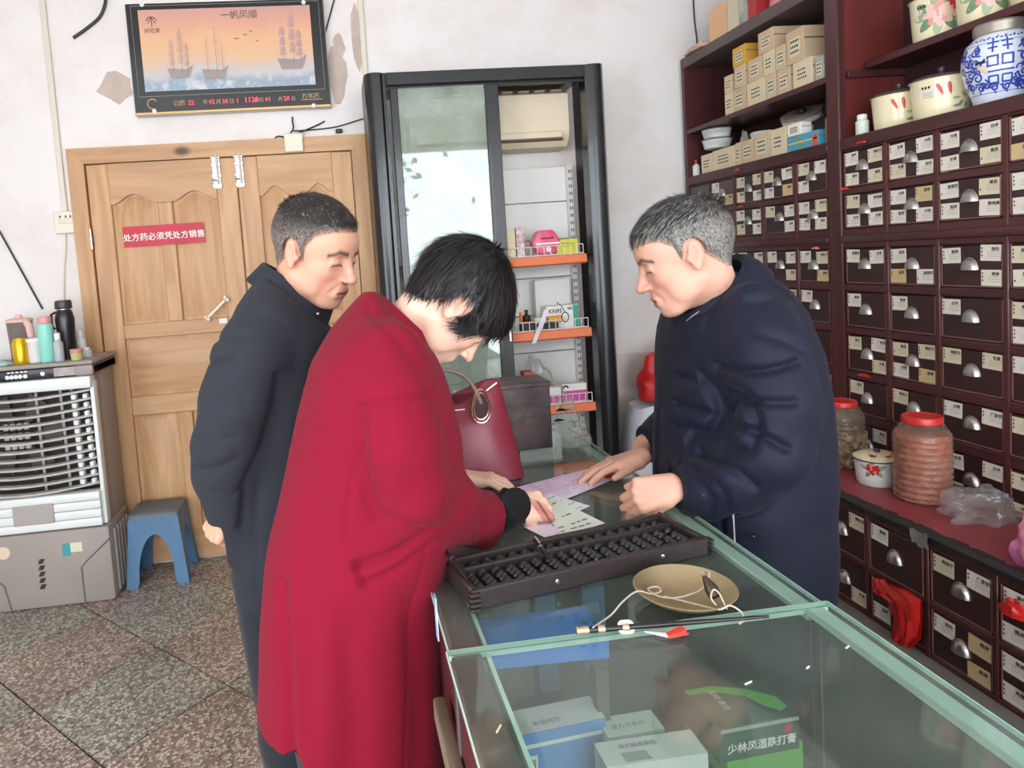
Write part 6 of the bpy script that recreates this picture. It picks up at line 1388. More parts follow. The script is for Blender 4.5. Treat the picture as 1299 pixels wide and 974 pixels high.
def px3(l): return [np.array(aty(x, y, Y)) for x, y, Y in l]
def vnoise(P, s, seed=0.0):
    return np.array([nz_.noise(Vector((p[0]*s+seed, p[1]*s, p[2]*s))) for p in P])

def tint_mat(name, rough=.55, sss=0.0, spec=.4, bump=0, bscale=300, sheen=0, weave=None):
    m = bpy.data.materials.new(name); n, l = nt(m); b = n['Principled BSDF']; at = n.new('ShaderNodeAttribute'); at.attribute_name = 'tint'
    l.new(at.outputs['Color'], b.inputs['Base Color']); b.inputs['Roughness'].default_value = rough; b.inputs['Specular IOR Level'].default_value = spec
    if sss: b.inputs['Subsurface Weight'].default_value = sss; b.inputs['Subsurface Radius'].default_value = (.012, .005, .003); b.inputs['Subsurface Scale'].default_value = .6
    b.inputs['Sheen Weight'].default_value = sheen
    if bump:
        tc = n.new('ShaderNodeTexCoord'); nb = n.new('ShaderNodeTexNoise'); nb.inputs['Scale'].default_value = bscale; l.new(tc.outputs['Object'], nb.inputs['Vector'])
        bp = n.new('ShaderNodeBump'); bp.inputs['Strength'].default_value = bump; bp.inputs['Distance'].default_value = .004; l.new(nb.outputs['Fac'], bp.inputs['Height']); l.new(bp.outputs[0], b.inputs['Normal'])
    return m
M_skin = tint_mat('skin', .5, .12, .35); M_hair = tint_mat('hair_strands', .42, 0, .5)
def cloth(name, rgb, rough=.85, sheen=.2, bump=.25, bscale=260, var=.08):
    return mat(name, rgb, rough, sheen=sheen, spec=.2, var=var, vscale=3, bump=bump, bscale=bscale)

def frame(yaw, pitch, roll):
    y, p, r = map(math.radians, (yaw, pitch, roll)); f = nv(math.cos(y)*math.cos(p), math.sin(y)*math.cos(p), -math.sin(p)); l = nv(-math.sin(y), math.cos(y), 0); u = np.cross(f, l)
    return np.array([f, math.cos(r)*l+math.sin(r)*u, -math.sin(r)*l+math.cos(r)*u])
def head_field(c, Rm, s, neck_to, neck_r=.056, woman=False, open_mouth=0.0):
    """Head and neck: f forward, l left, u up in head space (metres, adult size)."""
    c = np.array(c, float); G = lambda f, l, u: c+s*(nv(f, l, u)@Rm)
    nk = np.array(neck_to, float); lo = np.minimum(c-.17, nk-.09); hi = np.maximum(c+.17, nk+.09); Fd = Field(lo, hi, .0024)
    el = lambda p, r, k, op='add', Q=None: Fd.ball(G(*p), np.array(r)*s, Rm if Q is None else Q@Rm, k*s, op)
    cn = lambda a, b, ra, rb, k, op='add': Fd.cone(G(*a), G(*b), ra*s, rb*s, k*s, op)
    el((-.014, 0, .042), (.099, .076, .086), .01); el((.03, 0, .03), (.062, .068, .06), .03)
    el((.036, 0, -.035), (.056, .057, .078), .03)
    for q in (-1, 1):
        cn((-.01, .050*q, -.05), (.058, .022*q, -.098), .019, .016, .022); el((.055, .043*q, -.024), (.024, .02, .02), .02)
        el((.03, .05*q, -.055), (.03, .014, .03), .02)
    el((.07, 0, -.1), (.019, .022, .016), .016); el((.063, 0, -.066), (.032, .034, .028), .02); el((.05, 0, .045), (.042, .055, .035), .02)
    cn((.079, -.034, .023), (.079, .034, .023), .0105, .0105, .014)
    for q in (-1, 1):
        el((.098, .032*q, .004), (.017, .017, .012), .012, 'sub'); el((.0745, .0325*q, .0015), (.015, .0155, .0135), .004)
        cn((.083, .018*q, -.0065), (.079, .046*q, -.004), .0032, .003, .006)
        cn((.0868, .019*q, .006), (.082, .046*q, .0055), .0026, .0024, .005)
    cn((.088, 0, .012), (.110, 0, -.03), .0075, .0105, .012); el((.112, 0, -.033), (.0115, .0125, .0105), .006)
    for q in (-1, 1): el((.1, .0135*q, -.037), (.0095, .0075, .0075), .006); el((.107, .006*q, -.045), (.003, .0032, .003), .003, 'sub')
    om = open_mouth
    cn((.091, -.02, -.064), (.091, .02, -.064), .0045, .0045, .009); el((.0945, 0, -.0625), (.0055, .016, .0048), .006); cn((.0875, -.018, -.0745-om), (.0875, .018, -.0745-om), .0052, .0052, .008); el((.0905, 0, -.075-om), (.0055, .013, .005), .006)
    cn((.1005, -.023, -.0688-om/2), (.1005, .023, -.0688-om/2), .0022+om*.55, .0022+om*.55, .003, 'sub')
    for q in (-1, 1): cn((.1, .016*q, -.042), (.083, .034*q, -.07), .0028, .003, .008, 'sub') if not woman else None
    for q in (-1, 1):                                   # ears
        Q = np.array([[math.cos(.25), math.sin(.25)*q, 0], [-math.sin(.25)*q, math.cos(.25), 0], [0, 0, 1]]); Q2 = np.array([[math.cos(.18), 0, math.sin(.18)], [0, 1, 0], [-math.sin(.18), 0, math.cos(.18)]]); Q = Q@Q2
        el((-.014, .078*q, .0), (.0185, .0078, .0325), .006, 'add', Q); el((-.008, .0855*q, .004), (.0105, .006, .0185), .005, 'sub', Q); el((.004, .076*q, -.006), (.006, .005, .008), .005, 'add'); el((-.008, .077*q, -.027), (.0085, .006, .0085), .006)
    a = G(-.03, 0, -.055); Fd.cone(a, nk, neck_r*s, (neck_r+.004)*s, .025)
    return Fd, G
def head_colors(V, c, Rm, s, base, lip, grey=0, brow=(58, 46, 42)):
    q = ((V-np.array(c))@Rm.T)/s; f, l, u = q.T; al = np.abs(l)
    col = np.tile(np.array(lin(base)), (len(V), 1))
    def blend(w, rgb): 
        nonlocal col
        col = col*(1-w[:, None])+np.array(lin(rgb))*w[:, None]
    g = lambda d, s_: np.exp(-(d/s_)**2)
    inh = (np.abs(f) < .14) & (al < .1) & (u > -.14)
    blend(inh*.35*g(np.sqrt((f-.06)**2+(al-.045)**2+(u+.03)**2), .03), (222, 120, 104)); blend(inh*.35*g(np.sqrt((f-.11)**2+al**2+(u+.034)**2), .016), (214, 120, 104))
    blend(inh*.45*g(np.sqrt((f+.012)**2+(al-.084)**2+(u)**2), .03), (222, 140, 124))
    fr = (f > .06)
    wl = fr*np.clip(1-np.abs(al)/.026, 0, 1)**.5*((np.abs(u+.0625) < .0065)*.75+(np.abs(u+.0765) < .0075)*.85); blend(np.clip(wl, 0, 1)*(f > .075), lip)
    blend((fr*(f > .08)*(al < .023)*g(u+.0692, .0028))*.85, (92, 44, 42))
    bz = .0235+.006*np.clip((al-.012)/.03, 0, 1)-.012*np.clip((al-.04)/.014, 0, 1); blend(fr*(al > .011)*(al < .056)*g(u-bz, .0055)*.9, brow)
    lash = -.0015-.004*((al-.032)/.017)**2; blend(fr*(np.abs(al-.0325) < .0165)*g(u-lash, .0028)*.92, (44, 30, 28)); blend(fr*(np.abs(al-.0325) < .02)*g(u+.012, .006)*.25, (170, 110, 98))
    blend(fr*(al < .011)*(al > .002)*g(u+.0445, .0024)*(f > .095)*.8, (92, 50, 46))
    return col
def hair_shell(Fd, c, Rm, s, hline, thick, h=.0026, bulge=None):
    """Scalp shell: the head field pushed out, thinning to nothing at the hairline."""
    B, P = Fd.block(Fd.lo, Fd.lo+Fd.h*Fd.n); q = ((P-np.array(c))@Rm.T)/s; f, l, u = q[..., 0], np.abs(q[..., 1]), q[..., 2]
    r = u-np.interp(f, [a for a, b in hline], [b for a, b in hline])
    t = np.clip(r*.35, -.004, thick)
    if bulge is not None: t = t+bulge(f, q[..., 1], u)*np.clip(r*20, 0, 1)
    H = Field(Fd.lo, Fd.lo+Fd.h*(Fd.n-1), Fd.h); H.F = (Fd.F[:H.F.shape[0], :H.F.shape[1], :H.F.shape[2]]-t[:H.F.shape[0], :H.F.shape[1], :H.F.shape[2]]*s).astype(np.float32)
    ear = np.sqrt(((f+.012)/.026)**2+((u+.0)/.037)**2); er = (1-ear)*.02                     # keep clear of the ear
    H.F = np.maximum(H.F, np.where(l > .066, er, -1)[:H.F.shape[0], :H.F.shape[1], :H.F.shape[2]].astype(np.float32))
    return H
def strands(V, Nn, rng_, n, flow, length, width, colf, lift=.25, seg=3, keep=None):
    if keep is not None: V, Nn = V[keep], Nn[keep]
    """Thin tapering ribbons rooted on a scalp shell."""
    idx = rng_.integers(0, len(V), n); out_v, out_q, out_c = [], [], []
    for i in idx:
        p = V[i]; nn = Nn[i]; d = flow(p, nn); d = d-nn*(d@nn); 
        if np.linalg.norm(d) < 1e-4: continue
        d = unit(d+rng_.normal(0, .16, 3)); L = length(p)*rng_.uniform(.65, 1.25); sd = unit(np.cross(d, nn))*width*rng_.uniform(.7, 1.3)
        o = len(out_v); 
        for k in range(seg+1):
            t = k/seg; q = p-nn*.001+d*L*t+nn*L*lift*(t-.7*t*t)+nn*.0006; ww = (1-t)**.6 if k < seg else .05
            out_v += [q-sd*ww, q+sd*ww]
        cc = colf(p, rng_); out_c += [cc]*(2*(seg+1))
        out_q += [(o+2*k, o+2*k+1, o+2*k+3, o+2*k+2) for k in range(seg)]
    return np.array(out_v), np.array(out_q), np.array(out_c)
def hand_shell(w, d, n, thumb_side, curls, thumb, s=1.0, spread=(.10, .03, -.05, -.13), arm=None, h=.0019):
    """w wrist, d toward the knuckles, n out of the palm; thumb_side +1/-1 picks which way the thumb lies."""
    w = np.array(w, float); d = unit(d); n = unit(np.array(n, float)-d*(np.array(n, float)@d)); sd = np.cross(d, n)*thumb_side
    H = Field(w-.22*s, w+.22*s, h) if arm is None else Field(np.minimum(w-.22*s, np.array(arm)-.05), np.maximum(w+.22*s, np.array(arm)+.05), h)
    G = lambda a, b, c_: w+s*(d*a+sd*b+n*c_)
    base = [(.088, .031), (.092, .0105), (.088, -.010), (.079, -.0285)]
    for (a, b), r in zip(base, (.0125, .0128, .012, .011)): H.cone(G(0, b*.55, 0), G(a-.012, b, 0), .0165*s, r*s, .014*s)
    H.cone(G(.02, .024, .006), G(.045, .012, .008), .017*s, .014*s, .012*s); H.cone(G(.02, -.018, .006), G(.055, -.022, .005), .014*s, .012*s, .012*s)
    lens = [(.041, .025, .021), (.046, .029, .022), (.042, .027, .022), (.032, .020, .019)]; tips = []
    for k in range(4):
        a, b = base[k]; p = G(a-.006, b, -.001); ang = 0; dd = d+sd*spread[k]; dd = unit(dd); rr = [.0098, .0092, .0083, .0072] if k != 3 else [.0085, .008, .0072, .0064]
        H.ball(p-n*.002*s, .0108*s, None, .006*s)
        for j in range(3):
            ang += math.radians(curls[k][j]); dv = dd*math.cos(ang)+n*math.sin(ang); q = p+dv*lens[k][j]*s
            H.cone(p, q, rr[j]*s, rr[j+1]*s, .0028*s); p = q
        tips.append(p)
    p = G(.022, .024, .006); dv = unit(d*thumb[0]+sd*thumb[1]+n*thumb[2]); q = p+dv*.042*s; H.cone(p, q, .0145*s, .0118*s, .009*s)
    dv2 = unit(dv+d*thumb[3]+n*thumb[4]); q2 = q+dv2*.032*s; H.cone(q, q2, .0115*s, .0098*s, .004*s); dv3 = unit(dv2+d*thumb[3]*.6+n*thumb[4]); q3 = q2+dv3*.022*s; H.cone(q2, q3, .0098*s, .0075*s, .003*s)
    if arm is not None: H.cone(w, arm, .0225*s, .027*s, .012, flat=(n, .8))
    return H.mesh(), tips, q3
def limb(pts, rs, n=14):
    mb = MB(); mb.tube([Vector(p) for p in pts], rs, n)
    V = np.array([tuple(v) for v in mb.v]); T = []
    for f in mb.f:
        for i in range(1, len(f)-1): T.append((f[0], f[i], f[i+1], f[i+1]))
    return V, np.array([(a, b, c, c) for a, b, c, _ in T])
def tri_to_poly(VQ): return VQ
def joined_tris(parts):
    out = []
    for V, Q in parts:
        Q = np.asarray(Q)
        if Q.shape[1] == 4:
            deg = Q[:, 2] == Q[:, 3]; T = np.concatenate([Q[:, [0, 1, 2]], Q[~deg][:, [0, 2, 3]]]); out.append((V, T))
        else: out.append((V, Q))
    return out
def skin_body(name, parts, head, base, lip, parent, vox=.0025, hand_tint=(222, 150, 132)):
    V, Q = remesh(joined_tris(parts), vox)
    col = head_colors(V, *head, base, lip)
    me = np_mesh(name, V, Q, M_skin, col); return put(name, me, parent)
def garment(name, Fd, m, parent, grooves=(), noise_amp=0.0, noise_s=9, folds=None):
    """grooves: (pixel polyline, plane Y, depth reach, width, depth) pressed into the cloth; folds(V, N) -> offset along the normal."""
    V, Q = Fd.mesh(); me = np_mesh(name, V, Q, m); N = vnormals(me); off = np.zeros(len(V))
    for pix, Y, reach, wd, dp in grooves:
        L = [(p[0], p[2]) for p in px3([(x, y, Y) for x, y in pix])]; sel = np.abs(V[:, 1]-Y) < reach
        d = polyline_d(V[sel][:, [0, 2]], L); off[sel] -= dp*np.exp(-(d/wd)**2)
    if noise_amp: off += noise_amp*vnoise(V, noise_s, 3.7)
    if folds is not None: off += folds(V, N)
    V = V+N*off[:, None]; me.vertices.foreach_set('co', V.astype(np.float32).ravel()); me.update(); return put(name, me, parent)
def outline_column(Fd, left, right, Yc, depth, ex=2.3, k=.02, step=.03):
    """Column through two photo outlines on the plane Yc; depth: (z fraction list) half-depth against pixel row."""
    Lp = sorted([(p[2], p[0]) for p in px3([(x, y, Yc) for x, y in left])]); Rp = sorted([(p[2], p[0]) for p in px3([(x, y, Yc) for x, y in right])])
    D = sorted([(aty(x, y, Yc).z, d, c) for x, y, d, c in depth])
    z0, z1 = max(Lp[0][0], Rp[0][0]), min(Lp[-1][0], Rp[-1][0]); zs = np.linspace(z0, z1, max(12, int((z1-z0)/step)))
    xl = np.interp(zs, [a for a, b in Lp], [b for a, b in Lp]); xr = np.interp(zs, [a for a, b in Rp], [b for a, b in Rp])
    ry = np.interp(zs, [a[0] for a in D], [a[1] for a in D]); cy = np.interp(zs, [a[0] for a in D], [a[2] for a in D])
    Fd.column(zs, (xl+xr)/2, np.maximum((xr-xl)/2, .012), cy, ry, ex, k); return zs
def band(name, rings, m, parent, n=48):
    """Collar: rings of (centre, half-axis a, half-axis b)."""
    R_ = []
    for c, a, b in rings: R_.append([Vector(c)+Vector(a)*math.cos(2*PI*j/n)+Vector(b)*math.sin(2*PI*j/n) for j in range(n)])
    mb = MB(); mb.loft(R_+[R_[0]], cap=False); return mb.build(name, m, parent)
def sleeve(Fd, pts, k=.03):
    P_ = px3([p[:3] for p in pts])
    for (a, b), (p, q) in zip(zip(P_, P_[1:]), zip(pts, pts[1:])): Fd.cone(a, b, p[3], q[3], k)
    return P_
M_shoe = mat('black_shoe', (30, 28, 28), .4)
def legs_and_shoes(parent, hips, feet, face, m, r0=.085, r1=.055):
    """trousers: two legs from the hips to the floor, with shoes pointing along face."""
    Fd = Field((min(h[0] for h in hips+feet)-.16, min(h[1] for h in hips+feet)-.16, .03), (max(h[0] for h in hips+feet)+.16, max(h[1] for h in hips+feet)+.16, max(h[2] for h in hips)+.16), .008)
    for h, f in zip(hips, feet): kn = (np.array(h)+np.array(f))/2+np.array(face)*.015; Fd.cone(h, kn, r0, (r0+r1)/2, .03); Fd.cone(kn, (f[0], f[1], .06), (r0+r1)/2, r1, .03)
    garment('trousers', Fd, m, parent, noise_amp=.004, noise_s=9)
    for f in feet:
        fd = Vector(face).normalized(); c = Vector((f[0], f[1], 0)); S = Field((f[0]-.25, f[1]-.25, -.004), (f[0]+.25, f[1]+.25, .13), .006)
        a = np.array(c)-np.array(fd)*.05; b = np.array(c)+np.array(fd)*.15
        S.cone((a[0], a[1], .035), (b[0], b[1], .028), .036, .034, .02); S.cone((c.x, c.y, .04), (c.x, c.y, .09), .042, .044, .02); S.cut((0, 0, .003), (0, 0, -1)); V, Q = S.mesh(); put('shoe', np_mesh('shoe', V, Q, M_shoe), parent)
NR_ = np.random.default_rng(12)
# ================================================================== the woman in the red coat
wy = 1.32
wt = thing('person', (-.05, wy, 0), 'person in long red coat with short black hair, bending to write on the counter', 'person')
M_redcoat = cloth('red_wool', (130, 13, 40), .9, .03, .2, 300, .08)
Lo = [(466, 369), (446, 388), (417, 420), (394, 460), (381, 510), (371, 556), (358, 610), (347, 659), (339, 698), (332, 800), (329, 900), (328, 948), (327, 1100), (326, 1160)]
Ro = [(474, 371), (500, 394), (530, 424), (553, 452), (566, 490), (579, 540), (582, 580), (579, 620), (566, 670), (556, 720), (554, 780), (556, 860), (559, 974), (562, 1160)]
dep = [(470, 369, .035, 1.34), (480, 395, .10, 1.335), (480, 425, .16, 1.315), (480, 470, .185, 1.30), (480, 560, .18, 1.295), (460, 660, .18, 1.29), (450, 800, .19, 1.285), (450, 974, .205, 1.28), (450, 1160, .21, 1.28)]
Fw = Field((-.42, 1.0, .30), (.42, 1.72, 1.46), .0058)
outline_column(Fw, Lo, Ro, wy, dep, 2.25)
slv = [(492, 452, 1.205, .066), (497, 505, 1.155, .067), (506, 570, 1.14, .064), (521, 624, 1.15, .060), (568, 640, 1.25, .053), (618, 655, 1.375, .047), (640, 661, 1.43, .047)]
sp = sleeve(Fw, slv, .028)
# a flared lower edge to the cuff
q0, q1 = np.array(aty(575, 662, 1.26)), np.array(aty(616, 678, 1.36)); Fw.cone(q0, q1, .036, .033, .02)
slf = [np.array(v) for v in ((.02, 1.44, 1.27), (.04, 1.53, 1.13), (.08, 1.62, 1.0), (.17, 1.66, .968), (.255, 1.685, .962))]
for a, b, ra, rb in zip(slf, slf[1:], (.055, .058, .055, .048), (.058, .055, .048, .043)): Fw.cone(a, b, ra, rb, .025)
cuff_n = unit(np.array(aty(650, 655, 1.42))-np.array(aty(590, 648, 1.28)))
Fw_s = Fw
def cutbox(Fd, p, nrm, lo, hi):
    B = Fd.block(lo, hi); sl, P = B; d = ((P-np.array(p))@unit(nrm)).astype(np.float32); Fd.F[sl] = np.maximum(Fd.F[sl], d)
cutbox(Fw, aty(603, 656, 1.375), unit(cuff_n+nv(0, 0, .12)), (.17, 1.2, .84), (.42, 1.6, 1.12)); cutbox(Fw, (.262, 1.69, .962), (1, .1, 0), (.2, 1.6, .88), (.42, 1.72, 1.1))
# hem: the back panel ends higher than the front
zh = aty(350, 948, 1.15).z
cutbox(Fw, (0, 0, zh), (0, 0, -1), (-.42, 1.0, .28), (aty(379, 948, 1.14).x, 1.72, zh+.03)); Fw.cut((0, 0, .36), (0, 0, -1))
gr = [([(455, 516), (480, 509), (520, 503), (556, 505)], 1.10, .13, .006, .008), ([(458, 520), (456, 550), (459, 590), (468, 630), (478, 652)], 1.13, .08, .010, .010),
      ([(452, 712), (500, 697), (545, 672)], 1.13, .14, .007, .012), ([(462, 734), (505, 716), (548, 692)], 1.13, .14, .006, .009), ([(452, 712), (462, 734)], 1.13, .14, .006, .009),
      ([(455, 560), (446, 610), (437, 680)], 1.13, .14, .005, .005), ([(360, 728), (368, 840), (377, 950)], 1.2, .22, .010, .012), ([(543, 690), (522, 780), (512, 974)], 1.13, .14, .003, .003),
      ([(520, 600), (548, 614), (575, 640)], 1.2, .1, .010, .007), ([(545, 595), (575, 612), (600, 640)], 1.25, .12, .009, .006), ([(490, 640), (520, 655), (560, 665)], 1.16, .1, .010, .006), ([(586, 612), (600, 640), (604, 676)], 1.33, .1, .010, .005), ([(470, 392), (510, 432), (535, 470), (548, 520)], 1.2, .14, .012, .005), ([(440, 800), (448, 900), (446, 980)], 1.12, .2, .03, .010), ([(400, 640), (392, 760), (394, 900)], 1.14, .2, .022, .008), ([(520, 760), (528, 860), (530, 980)], 1.13, .2, .02, .007), ([(500, 370+130), (504, 560), (500, 610)], 1.1, .08, .018, -.004)]
coat = garment('red_coat', Fw, M_redcoat, wt, gr, .004, 7)
# turned-down collar round the neck opening
nc = np.array(aty(511, 412, 1.365)); ud = unit(np.array(aty(553, 452, 1.365))-np.array(aty(468, 372, 1.365))); nn_ = unit(np.cross(ud, nv(0, 1, 0))); nn_ = nn_ if nn_[2] > 0 else -nn_
band('collar', [(nc+nn_*.004, ud*.073, nv(0, .082, 0)), (nc+nn_*.014+ud*.004, ud*.074, nv(0, .078, 0)), (nc+nn_*.016+ud*.006, ud*.079, nv(0, .088, 0)), (nc-nn_*.010+ud*.010, ud*.100, nv(0, .126, 0)), (nc-nn_*.026+ud*.010, ud*.107, nv(0, .136, 0)), (nc-nn_*.032+ud*.010, ud*.096, nv(0, .128, 0)), (nc-nn_*.012, ud*.085, nv(0, .10, 0))], M_redcoat, wt)
wc = nv(.222, 1.32, 1.409); WR = frame(12, 61, 12); ws = .94
Fh, G = head_field(wc, WR, ws, aty(508, 424, 1.37), .05, True)
wr0 = np.array(atz(654, 641, .972)); whd = np.array(atz(694, 630, .945))-wr0
hs1, tips, th = hand_shell(wr0, (.93, .30, -.22), (-.1, .62, -.78), -1, [(58, 62, 30), (62, 68, 32), (64, 72, 35), (66, 72, 35)], (.7, .45, .55, .45, .2), .90, arm=np.array(aty(628, 655, 1.40)))
wl0 = np.array(atz(586, 606, .955)); hs2, _, _ = hand_shell(wl0, (.94, -.22, -.10), (-.05, 0, -1), 1, [(18, 24, 14), (18, 26, 14), (20, 28, 14), (22, 28, 14)], (.75, .6, .1, .3, .0), .88, arm=wl0+nv(-.07, .02, .012))
trunk = [limb([aty(508, 424, 1.37), aty(495, 470, 1.34), (-.03, 1.33, 1.12), (-.06, 1.33, .86), (-.06, 1.33, .70)], [.05, .085, .095, .105, .10])]
trunk += [limb([aty(495, 470, 1.34)]+[p for p in sp[:6]]+[aty(628, 655, 1.40)], [.06, .05, .042, .04, .038, .032, .027, .025]), limb([aty(495, 470, 1.34)]+list(slf)+[wl0+nv(-.06, .02, .012)], [.06, .05, .042, .036, .030, .026, .024])]
trunk += [limb([(-.06, 1.33+q*.09, .80), (-.05, 1.33+q*.09, .42), (-.05, 1.33+q*.09, .08)], [.075, .05, .035]) for q in (-1, 1)]
body = skin_body('body', [Fh.mesh(), hs1, hs2]+trunk, (wc, WR, ws), (234, 192, 168), (190, 104, 100), wt)
# black knitted cuff at the writing wrist
pa, pb = np.array(aty(630, 657, 1.40)), wr0+nv(.004, .002, 0)
pb = wr0-cuff_n*.006
MB().tube([Vector(pa-cuff_n*.05), Vector(pa-cuff_n*.02), Vector((pa+pb)/2), Vector(pb), Vector(pb+cuff_n*.003)], [.034, .038, .041, .042, .037], 28).build('knit_cuff', cloth('black_knit', (24, 23, 25), .9, .1, .5, 120), wt)
# straight black bob, parted at the crown
hl = [(-.13, -.072), (-.075, -.068), (-.05, -.045), (-.032, -.004), (-.012, .010), (.004, -.012), (.03, -.022), (.05, .006), (.085, .022), (.12, .03)]
def wb(f, l, u): return .006*np.exp(-((f+.06)/.06)**2)-.004*np.clip((u-.06)*20, 0, 1)+.004
Hw = hair_shell(Fh, wc, WR, ws, hl, .012, bulge=wb); Vh, Qh = Hw.mesh(); meh = np_mesh('shell', Vh, Qh, M_hair)
Nh = vnormals(meh); Ch = np.tile(np.array(lin((30, 26, 29))), (len(Vh), 1))
qh = (Vh-wc)@WR.T; 
outer = (np.einsum('ij,ij->i', Nh, unit(nv(0, 0, 1))[None]+0*Nh) > -2)
def wflow(p, n_):
    q = (p-wc)@WR.T/ws; cr = nv(-.035, 0, .12); d = q-cr; d[2] -= .05; d = d+nv(.0, 0, -.02) if q[0] > -.03 else d; return unit(d)@WR+nv(0, 0, -.55)
def wlen(p): q = (p-wc)@WR.T/ws; return .030 if q[2] > .05 else .036
sv, sq_, sc = strands(Vh, Nh, NR_, 7500, wflow, wlen, .0012, lambda p, r: np.array(lin((28, 24, 27)))*r.uniform(.5, 1.7), lift=.10, seg=4, keep=qh[:, 2]/ws-np.interp(qh[:, 0]/ws, [a for a, b in hl], [b for a, b in hl]) > .012)
# fringe and side locks that hang free of the face
fv, fq, fc = [], [], []
def lock(p0, p1, p2, w_, nst, spread_):
    for k in range(nst):
        j = NR_.normal(0, spread_, 3); a, b, c_ = p0+j, p1+j*1.1+NR_.normal(0, .0015, 3), p2+j*1.2+NR_.normal(0, .004, 3); o = len(fv); sd = unit(np.cross(b-a, nv(0, 1, .2)))*.0011
        for t in (0, .2, .4, .6, .8, 1): p = (1-t)**2*a+2*t*(1-t)*b+t*t*c_; ww = 1-t*.85; fv.extend([p-sd*ww, p+sd*ww]); fc.extend([np.array(lin((26, 23, 26)))*NR_.uniform(.6, 1.5)]*2)
        fq.extend([(o+2*i, o+2*i+1, o+2*i+3, o+2*i+2) for i in range(5)])
for (f, l, u), (x, y), yy, n_ in (((.055, -.062, .03), (580, 422), 1.245, 90), ((.066, -.056, .035), (594, 415), 1.245, 90), ((.045, -.066, .03), (570, 412), 1.245, 70), ((.078, -.04, .05), (618, 404), 1.26, 110), ((.086, -.02, .055), (631, 407), 1.285, 120), ((.088, .0, .06), (640, 400), 1.31, 100), ((.08, -.03, .06), (626, 411), 1.27, 80)):
    a = G(f, l, u); c_ = np.array(aty(x, y, yy)); b = (a+c_)/2+WR[0]*.012; lock(a, b, c_, 0, n_, .0048)
o1 = len(Vh); o2 = o1+len(sv)
meh = np_mesh('hair', np.concatenate([Vh, sv, np.array(fv)]), np.concatenate([Qh, sq_+o1, np.array(fq)+o2]), M_hair, np.concatenate([Ch, sc, np.array(fc)])); tag(put('hair', meh, wt), kind='stuff')
legs_and_shoes(wt, [(-.07, 1.24, .72), (-.07, 1.42, .72)], [(-.07, 1.23, 0), (-.07, 1.43, 0)], (1, .1, 0), cloth('charcoal_trousers', (56, 54, 58), .85, .1, .15))
# her pen
tp = (tips[0]+th)/2; t = thing('pen', Vector(tp), 'pen held in the writing hand of the woman in the red coat', 'pen'); MB().tube([Vector(tp+nv(-.035, .02, .055)), Vector(tp), Vector(tp+nv(.014, -.008, -.022))], [.0042, .0042, .0012], 10).build('barrel', mat('pale_pen', (214, 214, 218), .3), t)

# ================================================================== the man in the dark wool coat, left
ly = 1.66
lt = thing('person', (-.13, ly, 0), 'man in a dark grey stand collar coat behind the woman, hands behind back', 'person')
M_wool = cloth('charcoal_wool', (47, 48, 55), .9, .03, .2, 280, .08)
Lo = [(330, 352), (314, 372), (300, 395), (292, 430), (288, 480), (289, 540), (292, 600), (294, 660), (297, 715), (301, 740)]
Ro = [(352, 352), (392, 392), (418, 412), (428, 430), (430, 480), (424, 540), (418, 620), (414, 700), (412, 740)]
dep = [(360, 350, .07, 1.66), (360, 375, .14, 1.66), (360, 400, .18, 1.66), (360, 450, .19, 1.66), (360, 560, .185, 1.66), (360, 740, .19, 1.66)]
Fl = Field((-.58, 1.34, .58), (.16, 2.0, 1.50), .0062)
outline_column(Fl, Lo, Ro, ly, dep, 2.3)
slv = [(338, 410, 1.54, .068), (318, 452, 1.495, .075), (300, 510, 1.485, .073), (289, 562, 1.495, .072), (287, 600, 1.51, .064), (293, 640, 1.525, .052), (297, 690, 1.54, .041)]
sp = sleeve(Fl, slv, .03)
slf = [nv(-.10, 1.81, 1.40), nv(-.17, 1.85, 1.18), nv(-.20, 1.85, 1.02), np.array(aty(305, 580, 1.79)), np.array(aty(296, 628, 1.68))]
for a, b, ra, rb in zip(slf, slf[1:], (.066, .066, .06, .05), (.066, .06, .05, .043)): Fl.cone(a, b, ra, rb, .03)
cn_ = unit(np.array(aty(297, 664, 1.53))-np.array(aty(288, 600, 1.51)))
cutbox(Fl, aty(294, 650, 1.53), cn_+nv(.25, 0, 0), (-.58, 1.40, .66), (-.30, 1.62, 1.0)); cutbox(Fl, slf[-1], (-.2, -.9, -.4), (-.5, 1.55, .7), (-.2, 1.70, 1.0)) if False else None
gr = [([(268, 462), (285, 456), (300, 449)], 1.465, .10, .007, .012), ([(272, 432), (292, 424), (316, 421)], 1.465, .1, .009, .007), ([(358, 470), (352, 510), (338, 560), (318, 600), (310, 660)], 1.515, .1, .010, .012), ([(250, 545), (275, 552), (300, 548)], 1.465, .1, .010, .005), ([(256, 590), (280, 585), (306, 572)], 1.485, .1, .010, .006), ([(330, 392), (324, 410), (345, 402), (362, 410)], 1.485, .08, .004, .004), ([(352, 470), (380, 488), (400, 492)], 1.485, .1, .006, .004),
      ([(262, 500), (282, 512), (312, 506)], 1.445, .1, .012, .005), ([(278, 615), (296, 622), (312, 612)], 1.485, .1, .008, .005), ([(330, 600), (326, 660), (328, 735)], 1.515, .12, .012, .006)]
garment('wool_coat', Fl, M_wool, lt, gr, .004, 8)
